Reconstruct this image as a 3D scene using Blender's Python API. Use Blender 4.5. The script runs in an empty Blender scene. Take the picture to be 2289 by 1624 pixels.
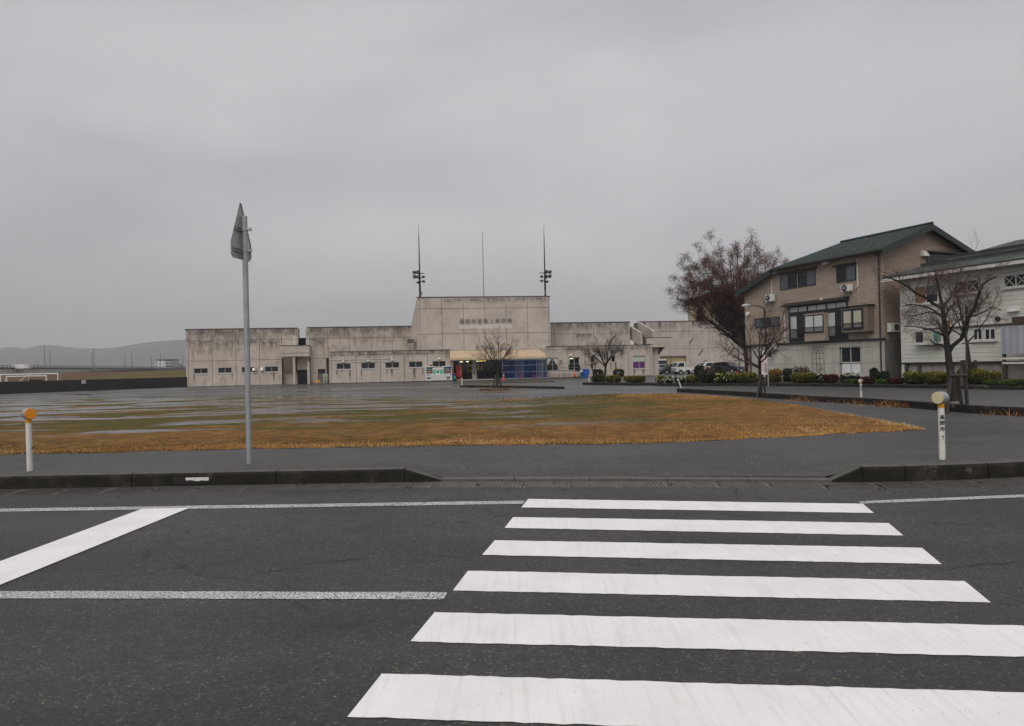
import bpy, bmesh, math, random
import numpy as np
from mathutils import Vector, Matrix

random.seed(7)
R = math.radians
sc = bpy.context.scene
COL = sc.collection

# ------------------------------------------------------------------ camera
EYE = 1.62
F = 1589.6            # focal length in pixels of a 2289 px wide picture
CX, CY = 1144.5, 812.0
ROLL = 0.022
PITCH = 8.0 / F
cam_d = bpy.data.cameras.new('camera')
cam = bpy.data.objects.new('camera', cam_d)
COL.objects.link(cam)
cam_d.sensor_width = 36.0
cam_d.lens = 36.0 * F / 2289.0
cam_d.clip_start = 0.05
cam_d.clip_end = 12000.0
FWD = Vector((0, math.cos(PITCH), math.sin(PITCH)))
UP0 = Vector((0, -math.sin(PITCH), math.cos(PITCH)))
RT0 = Vector((1, 0, 0))
RT = RT0 * math.cos(ROLL) - UP0 * math.sin(ROLL)
UPV = RT0 * math.sin(ROLL) + UP0 * math.cos(ROLL)
m = Matrix.Identity(4)
for i in range(3):
    m[i][0], m[i][1], m[i][2] = RT[i], UPV[i], -FWD[i]
m[2][3] = EYE
cam.matrix_world = m
sc.camera = cam

# ------------------------------------------------------------------ world, sun, exposure
world = bpy.data.worlds.new('World')
sc.world = world
world.use_nodes = True
wn, wl = world.node_tree.nodes, world.node_tree.links
wn.clear()
SUN_EL, SUN_AZ = R(50), R(200)
wo = wn.new('ShaderNodeOutputWorld')
b1 = wn.new('ShaderNodeBackground'); b2 = wn.new('ShaderNodeBackground')
add = wn.new('ShaderNodeAddShader')
sky = wn.new('ShaderNodeTexSky'); sky.sky_type = 'NISHITA'; sky.sun_disc = False
sky.sun_elevation = SUN_EL; sky.sun_rotation = SUN_AZ
wl.new(sky.outputs[0], b1.inputs[0]); b1.inputs[1].default_value = 0.006
tc = wn.new('ShaderNodeTexCoord')
mp = wn.new('ShaderNodeMapping'); mp.inputs['Scale'].default_value = (1.0, 1.0, 2.6); mp.inputs['Location'].default_value = (-14.6254, 13.8973, 10.551)
wl.new(tc.outputs['Generated'], mp.inputs[0])
n1 = wn.new('ShaderNodeTexNoise'); n1.inputs['Scale'].default_value = 1.9; n1.inputs['Detail'].default_value = 5; n1.inputs['Roughness'].default_value = .46
n1.inputs['Distortion'].default_value = .4
wl.new(mp.outputs[0], n1.inputs[0])
rp = wn.new('ShaderNodeValToRGB')
rp.color_ramp.elements[0].position = .33; rp.color_ramp.elements[0].color = (.410, .404, .421, 1)
rp.color_ramp.elements[1].position = .68; rp.color_ramp.elements[1].color = (.590, .572, .586, 1)
wl.new(n1.outputs[0], rp.inputs[0]); wl.new(rp.outputs[0], b2.inputs[0]); b2.inputs[1].default_value = 1.0
wl.new(b1.outputs[0], add.inputs[0]); wl.new(b2.outputs[0], add.inputs[1]); wl.new(add.outputs[0], wo.inputs[0])

sun_d = bpy.data.lights.new('sun', 'SUN'); sun_d.energy = 1.5; sun_d.angle = R(45); sun_d.color = (1, .97, .93)
sun = bpy.data.objects.new('sun', sun_d); COL.objects.link(sun)
sdir = Vector((math.sin(SUN_AZ) * math.cos(SUN_EL), math.cos(SUN_AZ) * math.cos(SUN_EL), math.sin(SUN_EL)))
sun.rotation_euler = sdir.to_track_quat('Z', 'Y').to_euler()
sc.view_settings.view_transform = 'Standard'
sc.view_settings.look = 'None'
sc.view_settings.exposure = 0.2
sc.view_settings.gamma = 1.0
sc.view_settings.use_curve_mapping = False

# ------------------------------------------------------------------ measuring helpers
def ray(x, y):
    a, b = (x - CX) / F, (CY - y) / F
    return FWD + RT * a + UPV * b

RZ0, RSL = -0.15, 0.0244          # road: z = RZ0 + RSL * Y (crossfall)
def at_road(x, y):
    d = ray(x, y)
    t = (RZ0 - EYE) / (d.z - RSL * d.y)
    return Vector((d.x * t, d.y * t, EYE + d.z * t))
def at_y(x, y, Y):
    d = ray(x, y); t = Y / d.y
    return Vector((d.x * t, Y, EYE + d.z * t))
def lerp(a, b, t): return a + (b - a) * t
def smooth(t):
    t = max(0., min(1., t)); return t * t * (3 - 2 * t)
def poly_fn(pts):
    xs = [p[0] for p in pts]; ys = [p[1] for p in pts]
    def f(x):
        if x <= xs[0]: k = 0
        elif x >= xs[-1]: k = len(xs) - 2
        else:
            k = 0
            while x > xs[k + 1]: k += 1
        return ys[k] + (ys[k + 1] - ys[k]) * (x - xs[k]) / (xs[k + 1] - xs[k])
    return f
KP = [at_road(*p) for p in ((0, 1094), (400, 1086.5), (985, 1076.5), (1400, 1075.5), (1860, 1078.5), (2000, 1077.5), (2150, 1072.5), (2289, 1066))]
Yk_raw = poly_fn([(p.x, p.y) for p in KP])
def Yk(X):
    if X > KP[-1].x: return KP[-1].y + (Yk_raw(KP[-1].x) - Yk_raw(KP[-1].x - .1)) / .1 * min(X - KP[-1].x, 30) * .9
    return Yk_raw(X)
XG0, XG1 = at_road(985, 1076.5).x, at_road(1860, 1078.5).x
def road_z(Y): return RZ0 + RSL * Y
def zg(X, Y):
    t = Y - Yk(X)
    if t < 0: return road_z(Y)
    b = .262 - .03 * min(t, 5) if t < 5 else .112 * (1 - smooth((t - 5) / 11))
    g = smooth((X - XG0 + .55) / .55) * smooth((XG1 + .55 - X) / .55)
    if t < 1.8 and g > 0:
        r_ = .10 + (.208 - .10) * t / 1.8
        b = lerp(b, r_, g)
    return b
def at_g(x, y):
    d = ray(x, y); z = .1
    for _ in range(40):
        t = (z - EYE) / d.z
        z = zg(d.x * t, d.y * t)
    return Vector((d.x * t, d.y * t, z))

class Frame:
    """A vertical facade: origin on the ground, s along it, v into it."""
    def __init__(self, o, ang):
        self.o = Vector((o[0], o[1], 0)); self.ang = ang
        self.u = Vector((math.cos(ang), math.sin(ang), 0)); self.n = Vector((-math.sin(ang), math.cos(ang), 0))
    def sz(self, x, y, v=0.):
        d = ray(x, y); c = Vector((0, 0, EYE))
        t = (self.o - c).dot(self.n) + v
        t /= d.dot(self.n)
        p = c + d * t
        return (p - self.o).dot(self.u), p.z
    def rect(self, x0, y0, x1, y1, v=0.):
        """bottom-left and top-right pixels -> s0, s1, z0, z1"""
        a = self.sz(x0, y0, v); b = self.sz(x1, y1, v)
        return a[0], b[0], a[1], b[1]
def view(x0, y0, k):
    return lambda zx, zy: ((x0 + zx / k) / 1.78943, (y0 + zy / k) / 1.78943)

# ------------------------------------------------------------------ mesh helpers
class MB:
    def __init__(self): self.v = []; self.f = []; self.mi = []; self.cur = 0
    def quad(self, *p):
        n = len(self.v); self.v += [tuple(q) for q in p]; self.f.append(tuple(range(n, n + len(p)))); self.mi.append(self.cur)
        return self
    def box(self, x0, x1, y0, y1, z0, z1):
        n = len(self.v)
        self.v += [(x0, y0, z0), (x1, y0, z0), (x1, y1, z0), (x0, y1, z0), (x0, y0, z1), (x1, y0, z1), (x1, y1, z1), (x0, y1, z1)]
        for f in ((0, 3, 2, 1), (4, 5, 6, 7), (0, 1, 5, 4), (1, 2, 6, 5), (2, 3, 7, 6), (3, 0, 4, 7)):
            self.f.append(tuple(n + i for i in f)); self.mi.append(self.cur)
        return self
    def prism(self, poly, a0, a1, axis='y'):
        """extrude a closed 2-D polygon; axis y: poly is (x,z); x: poly is (y,z); z: poly is (x,y)"""
        n = len(self.v); k = len(poly)
        def P(q, a):
            return {'y': (q[0], a, q[1]), 'x': (a, q[0], q[1]), 'z': (q[0], q[1], a)}[axis]
        self.v += [P(q, a0) for q in poly] + [P(q, a1) for q in poly]
        fs = [tuple(range(n, n + k)), tuple(range(n + 2 * k - 1, n + k - 1, -1))]
        for i in range(k):
            j = (i + 1) % k
            fs.append((n + i, n + k + i, n + k + j, n + j))
        self.f += fs; self.mi += [self.cur] * len(fs)
        return self
    def tube(self, pts, rad, n=6, cap=True):
        pts = [Vector(p) for p in pts]
        if not isinstance(rad, (list, tuple)): rad = [rad] * len(pts)
        base = len(self.v); pa = None
        for i, p in enumerate(pts):
            d = (pts[min(i + 1, len(pts) - 1)] - pts[max(i - 1, 0)])
            if d.length < 1e-9: d = Vector((0, 0, 1))
            d.normalize()
            if pa is None: pa = d.orthogonal().normalized()
            else:
                pa = pa - d * pa.dot(d)
                pa = pa.normalized() if pa.length > 1e-6 else d.orthogonal().normalized()
            q = d.cross(pa)
            for k in range(n):
                a = 2 * math.pi * k / n
                self.v.append(tuple(p + (pa * math.cos(a) + q * math.sin(a)) * rad[i]))
        for i in range(len(pts) - 1):
            for k in range(n):
                a = base + i * n + k; b = base + i * n + (k + 1) % n
                self.f.append((a, b, b + n, a + n)); self.mi.append(self.cur)
        if cap:
            self.f.append(tuple(base + k for k in range(n - 1, -1, -1))); self.mi.append(self.cur)
            e = base + (len(pts) - 1) * n
            self.f.append(tuple(e + k for k in range(n))); self.mi.append(self.cur)
        return self
    def lathe(self, prof, c=(0, 0, 0), axis='z', n=16):
        base = len(self.v); k = len(prof)
        for (r, h) in prof:
            for i in range(n):
                a = 2 * math.pi * i / n; x, y = r * math.cos(a), r * math.sin(a)
                p = {'z': (x, y, h), 'y': (x, h, y), 'x': (h, x, y)}[axis]
                self.v.append((p[0] + c[0], p[1] + c[1], p[2] + c[2]))
        for j in range(k - 1):
            for i in range(n):
                a = base + j * n + i; b = base + j * n + (i + 1) % n
                self.f.append((a, b, b + n, a + n)); self.mi.append(self.cur)
        self.f.append(tuple(base + i for i in range(n - 1, -1, -1))); self.mi.append(self.cur)
        e = base + (k - 1) * n
        self.f.append(tuple(e + i for i in range(n))); self.mi.append(self.cur)
        return self
    def build(self, name, mats, parent=None, smooth_=False, loc=None, bevel=0):
        me = bpy.data.meshes.new(name)
        me.from_pydata(self.v, [], self.f)
        if not isinstance(mats, (list, tuple)): mats = [mats]
        for mm in mats: me.materials.append(mm)
        if len(mats) > 1: me.polygons.foreach_set('material_index', self.mi)
        bm = bmesh.new(); bm.from_mesh(me)
        bmesh.ops.recalc_face_normals(bm, faces=bm.faces)
        if bevel: bmesh.ops.bevel(bm, geom=list(bm.edges), offset=bevel, segments=2, affect='EDGES', profile=.5)
        bm.to_mesh(me); bm.free()
        if smooth_:
            me.polygons.foreach_set('use_smooth', [True] * len(me.polygons))
            try: me.set_sharp_from_angle(angle=R(40))
            except Exception: pass
        o = bpy.data.objects.new(name, me)
        COL.objects.link(o)
        if parent is not None: o.parent = parent
        if loc is not None: o.location = loc
        return o
def np_mesh(name, V, Fc, mat, parent=None, attr=None, n=4):
    """fast mesh from numpy arrays; attr: per-vertex float 'tint'"""
    me = bpy.data.meshes.new(name)
    V = np.asarray(V, dtype=np.float32); Fc = np.asarray(Fc, dtype=np.int32)
    me.vertices.add(len(V)); me.vertices.foreach_set('co', V.ravel())
    me.loops.add(Fc.size); me.loops.foreach_set('vertex_index', Fc.ravel())
    me.polygons.add(len(Fc)); me.polygons.foreach_set('loop_start', np.arange(0, Fc.size, Fc.shape[1], dtype=np.int32))
    me.update(calc_edges=True); me.validate()
    if attr is not None:
        at = me.attributes.new('tint', 'FLOAT', 'POINT'); at.data.foreach_set('value', np.asarray(attr, dtype=np.float32))
    me.materials.append(mat)
    o = bpy.data.objects.new(name, me); COL.objects.link(o)
    if parent is not None: o.parent = parent
    return o
def tag(o, label=None, cat=None, group=None, kind=None):
    if label: o['label'] = label
    if cat: o['category'] = cat
    if group: o['group'] = group
    if kind: o['kind'] = kind
    return o
def thing(name, label, cat, loc=(0, 0, 0), rz=0., group=None, rx=0., ry=0.):
    o = bpy.data.objects.new(name, None); COL.objects.link(o)
    o.location = loc; o.rotation_euler = (rx, ry, rz); o.empty_display_size = .2
    return tag(o, label, cat, group)
def copy_tree(o, parent=None):
    c = o.copy(); COL.objects.link(c); c.parent = parent
    for ch in list(o.children): copy_tree(ch, c)
    return c
def text_mesh(name, body, size, mat, parent=None, mtx=None, extrude=.004, offset=0., align='CENTER'):
    cu = bpy.data.curves.new(name, 'FONT'); cu.body = body; cu.size = size; cu.extrude = extrude; cu.offset = offset
    cu.align_x = align; cu.align_y = 'CENTER'; cu.resolution_u = 2
    o = bpy.data.objects.new(name, cu); COL.objects.link(o)
    dg = bpy.context.evaluated_depsgraph_get(); dg.update()
    me = bpy.data.meshes.new_from_object(o.evaluated_get(dg)); me.name = name
    bpy.data.objects.remove(o); bpy.data.curves.remove(cu)
    if mtx is not None: me.transform(mtx)
    me.materials.clear(); me.materials.append(mat)
    q = bpy.data.objects.new(name, me); COL.objects.link(q)
    if parent is not None: q.parent = parent
    return q
FACE = Matrix.Rotation(R(90), 4, 'X')     # text in XY plane -> standing in XZ plane, facing -Y
def T(x, y, z): return Matrix.Translation((x, y, z))

# ------------------------------------------------------------------ materials
class NT:
    def __init__(self, name):
        self.m = bpy.data.materials.new(name); self.m.use_nodes = True
        self.t = self.m.node_tree; self.n = self.t.nodes; self.l = self.t.links
        self.b = self.n['Principled BSDF']
        self.co = None
    def new(self, t, **kw):
        q = self.n.new(t)
        for k, v in kw.items():
            if k in q.inputs: q.inputs[k].default_value = v
            else: setattr(q, k, v)
        return q
    def pos(self, scale=(1, 1, 1), kind='Object', rot=(0, 0, 0)):
        c = self.new('ShaderNodeTexCoord'); mp_ = self.new('ShaderNodeMapping')
        mp_.inputs['Scale'].default_value = scale; mp_.inputs['Rotation'].default_value = rot
        self.l.new(c.outputs[kind], mp_.inputs[0]); return mp_.outputs[0]
    def noise(self, scale, detail=4, rough=.55, vec=None, dist=0.):
        q = self.new('ShaderNodeTexNoise', Scale=scale, Detail=detail, Roughness=rough, Distortion=dist)
        self.l.new(vec if vec is not None else self.pos(), q.inputs['Vector']); return q.outputs[0]
    def ramp(self, fac, *stops):
        q = self.new('ShaderNodeValToRGB'); cr = q.color_ramp
        while len(cr.elements) < len(stops): cr.elements.new(.5)
        for e, (p, c) in zip(cr.elements, stops):
            e.position = p; e.color = (c, c, c, 1) if not isinstance(c, tuple) else (*c, 1)
        self.l.new(fac, q.inputs[0]); return q.outputs[0]
    def mix(self, fac, a, b, mode='MIX'):
        q = self.new('ShaderNodeMix', data_type='RGBA', blend_type=mode)
        for i, s in ((0, fac), (6, a), (7, b)):
            if hasattr(s, 'is_linked') or isinstance(s, bpy.types.NodeSocket): self.l.new(s, q.inputs[i])
            elif isinstance(s, tuple): q.inputs[i].default_value = (*s, 1)
            elif i == 0: q.inputs[i].default_value = s
            else: q.inputs[i].default_value = (s, s, s, 1)
        return q.outputs[2]
    def math(self, op, a, b=0., c=None):
        q = self.new('ShaderNodeMath', operation=op)
        for i, s in ((0, a), (1, b), (2, c)):
            if s is None: continue
            if isinstance(s, bpy.types.NodeSocket): self.l.new(s, q.inputs[i])
            else: q.inputs[i].default_value = s
        return q.outputs[0]
    def sep(self, vec):
        q = self.new('ShaderNodeSeparateXYZ'); self.l.new(vec, q.inputs[0]); return q.outputs
    def rng(self, v, a, b, c=0., d=1., smooth_=True):
        q = self.new('ShaderNodeMapRange'); q.interpolation_type = 'SMOOTHSTEP' if smooth_ else 'LINEAR'
        self.l.new(v, q.inputs[0])
        for i, s in zip((1, 2, 3, 4), (a, b, c, d)): q.inputs[i].default_value = s
        return q.outputs[0]
    def bump(self, h, strength=.3, dist=.01):
        q = self.new('ShaderNodeBump', Strength=strength, Distance=dist)
        self.l.new(h, q.inputs['Height']); self.l.new(q.outputs[0], self.b.inputs['Normal']); return q
    def set(self, **kw):
        for k, v in kw.items():
            k = {'col': 'Base Color', 'rough': 'Roughness', 'metal': 'Metallic', 'spec': 'Specular IOR Level', 'alpha': 'Alpha',
                 'trans': 'Transmission Weight', 'emit': 'Emission Color', 'es': 'Emission Strength', 'coat': 'Coat Weight'}.get(k, k)
            if isinstance(v, bpy.types.NodeSocket): self.l.new(v, self.b.inputs[k])
            elif isinstance(v, tuple): self.b.inputs[k].default_value = (*v, 1)
            else: self.b.inputs[k].default_value = v
        return self
def pm(name, col, rough=.6, var=.12, scale=3., metal=0., bump=0., bscale=40., spec=.5, dirt=None, coat=0.):
    """plain painted / solid surface with uneven tone, fine relief and optional dirt"""
    t = NT(name)
    lo = tuple(c * (1 - var) for c in col); hi = tuple(min(1, c * (1 + var)) for c in col)
    c = t.ramp(t.noise(scale, 5, .6), (.3, lo), (.7, hi))
    if dirt:
        d = t.ramp(t.noise(scale * 1.7, 6, .65, t.pos((1, 1, .35))), (.52, 0.), (.75, .75))
        c = t.mix(d, c, dirt)
    t.set(col=c, rough=rough, metal=metal, spec=spec, coat=coat)
    if bump: t.bump(t.noise(bscale, 3), bump, .01)
    return t.m

# --- asphalt of the carriageway
def asphalt(name, tone, speck, wet, rough, ascale=55., cracks=False, edge=1.):
    t = NT(name); P = t.pos(kind='Object')
    vo = t.new('ShaderNodeTexVoronoi', Scale=ascale); t.l.new(P, vo.inputs['Vector'])
    stone = t.sep(vo.outputs['Color'])[0]
    c0 = t.ramp(stone, (0., tone * .6), (.5, tone), (.9, tone * 1.3), (.965, (speck, speck * .93, speck * .8)), (1., (speck * 1.9, speck * 1.7, speck * 1.25)))
    big = t.ramp(t.noise(.45, 6, .62, P), (.28, .66), (.72, 1.3))
    c = t.mix(1., c0, big, 'MULTIPLY')
    trk_ = t.ramp(t.noise(.9, 5, .55, t.pos((.10, 1.0, 1), kind='Object')), (.32, .80), (.68, 1.2))
    c = t.mix(1., c, trk_, 'MULTIPLY')
    fine = t.ramp(t.noise(9, 6, .7, P), (.3, .78), (.72, 1.2))
    c = t.mix(1., c, fine, 'MULTIPLY')
    c = t.mix(1., c, (1.0, .965, .92), 'MULTIPLY')
    if cracks:
        w = t.noise(1.2, 6, .7, P)
        vc = t.new('ShaderNodeTexVoronoi', Scale=.22, feature='DISTANCE_TO_EDGE')
        ad = t.new('ShaderNodeVectorMath', operation='ADD'); nn = t.new('ShaderNodeTexNoise', Scale=1.1, Detail=6, Roughness=.7)
        t.l.new(P, nn.inputs['Vector']); t.l.new(P, ad.inputs[0]); t.l.new(nn.outputs['Color'], ad.inputs[1]); t.l.new(ad.outputs[0], vc.inputs['Vector'])
        ln = t.ramp(vc.outputs['Distance'], (0., 1.), (.0022, 0.))
        keep = t.ramp(t.noise(.5, 3, .5, P), (.5, 0.), (.56, 1.))
        cr = t.math('MULTIPLY', ln, keep)
        c = t.mix(cr, c, .006)
    wetm = t.ramp(t.noise(.25, 5, .55, P), (.38, 0.), (.62, 1.))
    rr = t.mix(wetm, rough, rough * wet)
    t.set(col=c, rough=rr, spec=.5)
    t.bump(t.math('ADD', vo.outputs['Distance'], t.noise(24, 4, .7, P)), .65, .006)
    return t.m
M = {}
M['road'] = asphalt('road_asphalt', .038, .085, .8, .72, 84., cracks=True)
M['path'] = asphalt('path_asphalt', .040, .11, .8, .68, 66.)
M['gutter'] = pm('gutter_concrete', (.085, .078, .068), .6, .3, 5., bump=.4, bscale=60)
M['kerb'] = NT('mossy_kerb_concrete')
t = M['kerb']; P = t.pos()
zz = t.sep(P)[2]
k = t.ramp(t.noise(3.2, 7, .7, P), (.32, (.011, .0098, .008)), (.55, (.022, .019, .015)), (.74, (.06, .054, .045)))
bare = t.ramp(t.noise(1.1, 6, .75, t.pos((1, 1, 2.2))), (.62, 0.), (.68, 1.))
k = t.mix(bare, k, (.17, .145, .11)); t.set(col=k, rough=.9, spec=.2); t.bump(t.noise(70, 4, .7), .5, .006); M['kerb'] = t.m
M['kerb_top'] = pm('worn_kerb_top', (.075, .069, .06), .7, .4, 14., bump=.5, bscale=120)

def road_paint(name, wear, lo=.72, hi=.83):
    t = NT(name); P = t.pos(kind='Object')
    c = t.ramp(t.noise(2.2, 6, .65, P), (.3, (lo, lo * .985, lo * .96)), (.7, (hi, hi * .985, hi * .965)))
    st = t.noise(3., 5, .6, t.pos((9, .5, 1), kind='Object'))
    c = t.mix(t.ramp(st, (.5, 0.), (.75, .36)), c, (.50, .48, .45))
    pits = t.ramp(t.noise(60, 4, .65, P), (.66 - wear * .17, 0.), (.70 - wear * .17, 1.))
    patch = t.ramp(t.noise(1.3, 5, .65, P), (.42 - wear * .3, .12), (.62 - wear * .3, 1.))
    pp = t.math('MULTIPLY', pits, patch)
    c = t.mix(pp, c, (.07, .068, .064))
    t.set(col=c, rough=.55, spec=.4)
    t.bump(t.noise(90, 3, .6, P), .25, .003)
    return t.m
M['paint'] = road_paint('fresh_road_paint', .0)
M['paint_worn'] = road_paint('worn_road_paint', .9, .42, .62)

# --- wet lot with puddles, beyond the grass
def lot_mat():
    t = NT('wet_lot_asphalt'); P = t.pos(kind='Object'); x, y, z = t.sep(P)
    c = t.ramp(t.noise(.3, 6, .6, P), (.3, (.040, .039, .038)), (.7, (.068, .066, .062)))
    c = t.mix(1., c, t.ramp(t.noise(30, 4, .7, P), (.3, .75), (.7, 1.2)), 'MULTIPLY')
    # the left half of the lot is muddy ground under shallow water
    reg = t.math('MULTIPLY', t.rng(x, -3, 1.5, 1, 0), t.math('MULTIPLY', t.rng(y, 22, 34), t.rng(y, 74, 80, 1, 0)))
    mud = t.ramp(t.noise(.5, 6, .65, P), (.35, (.034, .030, .025)), (.6, (.055, .047, .036)))
    grn = t.ramp(t.noise(.33, 6, .7, t.pos((1, .6, 1), kind='Object')), (.52, 0.), (.6, 1.))
    mud = t.mix(t.math('MULTIPLY', grn, .8), mud, t.ramp(t.noise(2.2, 5), (.3, (.030, .038, .010)), (.7, (.075, .068, .016))))
    c = t.mix(reg, c, mud)
    water = t.ramp(t.noise(.17, 6, .62, t.pos((.55, 1.25, 1), kind='Object'), .5), (.545, 0.), (.60, 1.))
    pud = t.math('MULTIPLY', water, t.math('MULTIPLY', t.rng(x, -1, 3, 1, 0), t.rng(y, 26, 36)))
    damp = t.ramp(t.noise(.11, 5, .55, P), (.35, .55), (.65, .36))
    rr = t.mix(pud, damp, .09)
    c = t.mix(pud, c, (.022, .021, .018))
    t.set(col=c, rough=rr, spec=.5)
    bm = t.bump(t.noise(60, 4, .7, P), .3, .004)
    t.l.new(t.math('MULTIPLY', t.math('SUBTRACT', 1., pud), .28), bm.inputs['Strength'])
    return t.m
M['lot'] = lot_mat()
def field_mat():
    t = NT('dry_grass_ground'); P = t.pos(kind='Object'); x, y, z = t.sep(P)
    straw = t.ramp(t.noise(2.4, 7, .7, P), (.28, (.068, .035, .011)), (.5, (.19, .095, .026)), (.72, (.34, .185, .057)))
    green = t.ramp(t.noise(3.1, 6, .7, P), (.3, (.040, .042, .009)), (.7, (.115, .098, .022)))
    gz = t.math('ADD', t.noise(.30, 6, .65, t.pos((.7, 1, 1), kind='Object')), t.math('MULTIPLY', t.rng(y, 15, 24), .16))
    gz = t.math('SUBTRACT', gz, t.math('MULTIPLY', t.rng(x, 1, 12), .17))
    c = t.mix(t.ramp(gz, (.54, 0.), (.66, .9)), straw, green)
    wetr = t.math('MULTIPLY', t.rng(x, -2, 6, 1, 0), t.math('MULTIPLY', t.rng(y, 15.5, 19), 1.))
    wz = t.math('ADD', t.noise(.36, 7, .68, t.pos((.45, 1.2, 1), kind='Object'), .4), t.math('MULTIPLY', t.rng(y, 19, 36), .10))
    wt = t.math('MULTIPLY', t.ramp(wz, (.555, 0.), (.60, 1.)), wetr)
    c = t.mix(wt, c, (.042, .040, .030))
    t.set(col=c, rough=t.mix(wt, .9, .16), spec=t.math('ADD', t.math('MULTIPLY', wt, .35), .15))
    bm = t.bump(t.noise(16, 7, .75, P), .9, .05)
    t.l.new(t.math('SUBTRACT', .95, t.math('MULTIPLY', wt, .9)), bm.inputs['Strength'])
    return t.m
M['field'] = field_mat()
def blade_mat(name, stops, trans=.15):
    t = NT(name); a = t.new('ShaderNodeAttribute', attribute_name='tint')
    c = t.ramp(a.outputs['Fac'], *stops)
    t.set(col=c, rough=.75, spec=.2)
    t.set(**{'Subsurface Weight': 0.})
    return t.m
M['blades'] = blade_mat('grass_blades', ((0., (.045, .055, .012)), (.3, (.11, .10, .02)), (.40, (.125, .058, .017)), (.60, (.31, .155, .044)), (.80, (.47, .25, .08)), (1., (.62, .41, .18))))
M['weeds'] = blade_mat('dead_weeds', ((0., (.09, .035, .012)), (.6, (.26, .11, .04)), (1., (.40, .23, .10))))

# --- facade concrete with runs of soot under the parapets
def concrete(name, base, stain=1., ztop=None, streak=(2.2, 2.2, .22)):
    t = NT(name); P = t.pos(kind='Object'); x, y, z = t.sep(P)
    c = t.ramp(t.noise(.55, 6, .62, P), (.3, tuple(b * .82 for b in base)), (.7, tuple(b * 1.1 for b in base)))
    c = t.mix(1., c, t.ramp(t.noise(7, 5, .7, P), (.3, .88), (.7, 1.09)), 'MULTIPLY')
    s1 = t.noise(1., 6, .68, t.pos(streak, kind='Object'))
    s2 = t.noise(.75, 5, .65, t.pos((1, 1, .8), kind='Object'))
    d = t.math('ADD', t.math('MULTIPLY', s1, .34), t.math('MULTIPLY', s2, .72))
    if ztop:
        zr = t.new('ShaderNodeMapRange'); t.l.new(z, zr.inputs[0])
        zr.inputs[1].default_value = ztop[0]; zr.inputs[2].default_value = ztop[1]; zr.inputs[3].default_value = 0; zr.inputs[4].default_value = ztop[2]
        d = t.math('ADD', d, zr.outputs[0])
    dm = t.ramp(d, (.57, 0.), (.66, .45 * stain), (.80, .85 * stain))
    c = t.mix(dm, c, (base[0] * .27, base[1] * .25, base[2] * .235))
    t.set(col=c, rough=.85, spec=.3); t.bump(t.noise(14, 5, .7, P), .25, .01)
    return t.m
CB = (.50, .435, .375)
M['conc_hi'] = concrete('stained_concrete_upper', CB, .95, (3.0, 7.2, .13))
M['conc_tall'] = concrete('concrete_tall_block', (.52, .455, .395), .45, (6.0, 11.0, .07))
M['conc_lo'] = concrete('stained_concrete_lower', CB, .8, (2.6, 4.0, .11))
M['conc_r'] = concrete('concrete_right_wing', (.50, .44, .39), .6, (4.8, 7.6, .13))
M['conc_dark'] = pm('shadow_joint_concrete', (.10, .085, .07), .9, .2, 2.)
M['coping'] = pm('dark_coping', (.055, .05, .047), .6, .3, 2.)
M['stain'] = None
t = NT('soot_run'); P = t.pos(kind='UV')
M['white_conc'] = pm('pale_peeling_concrete', (.52, .49, .45), .8, .25, 6., dirt=(.16, .13, .10))
def glass(name, col=(.012, .014, .013), rough=.06):
    t = NT(name); c = t.ramp(t.noise(.8, 3), (.3, tuple(v * .6 for v in col)), (.7, tuple(v * 1.5 for v in col)))
    t.set(col=c, rough=rough, spec=.28); return t.m
M['glass'] = glass('dark_window_glass'); M['glass2'] = glass('house_window_glass', (.010, .012, .014), .08)
M['alu'] = pm('aluminium_frame', (.42, .40, .37), .45, .1, 4., metal=.3)
M['white_sill'] = pm('white_sill', (.55, .53, .50), .6, .12, 5., dirt=(.25, .22, .19))
M['dark'] = pm('dark_interior', (.012, .012, .011), .8, .3, 1.)
M['dark_metal'] = pm('dark_metal', (.018, .019, .019), .5, .25, 6., metal=.4)
M['black_frame'] = pm('black_window_frame', (.011, .011, .012), .45, .3, 5.)
M['white'] = pm('white_enamel', (.72, .71, .69), .4, .06, 3.)
M['white_dirty'] = pm('dirty_white', (.62, .60, .56), .55, .12, 5., dirt=(.32, .28, .22))
M['galv'] = pm('galvanised_steel', (.34, .35, .36), .45, .12, 7., metal=.35, dirt=(.24, .23, .22))
M['sign_back'] = pm('sign_back_aluminium', (.42, .42, .40), .5, .12, 6., metal=.3, dirt=(.19, .165, .13))
M['awning'] = pm('tan_awning_canvas', (.52, .39, .25), .75, .1, 2., dirt=(.30, .20, .10))
M['red'] = pm('red_enamel', (.52, .012, .02), .35, .05, 2.)
M['cone'] = pm('cone_red', (.62, .06, .035), .5, .1, 6.)
M['cone_orange'] = pm('cone_orange', (.72, .15, .035), .5, .1, 6.)
M['blue'] = pm('blue_plastic', (.012, .085, .36), .45, .2, 3.)
M['navy'] = pm('navy_plastic', (.012, .016, .09), .45, .2, 3.)
M['green'] = pm('green_print', (.05, .36, .24), .5, .06, 3.)
M['green_dk'] = pm('dark_green_print', (.012, .19, .11), .5, .06, 3.)
M['yellow'] = pm('yellow_print', (.66, .48, .03), .5, .06, 3.)
M['orange'] = pm('orange_reflector', (.80, .27, .01), .35, .05, 30.)
M['amber'] = pm('amber_band', (.62, .28, .01), .45, .08, 20.)
M['cream_ref'] = pm('cream_reflector', (.58, .50, .31), .4, .06, 25.)
M['print'] = pm('black_print', (.02, .02, .02), .6, .1, 5.)
M['red_print'] = pm('red_print', (.55, .05, .04), .6, .1, 5.)
M['brown_print'] = pm('letter_bronze', (.17, .15, .13), .6, .2, 5.)
M['curtain'] = pm('pale_curtain', (.50, .52, .46), .9, .12, 9.)
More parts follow.
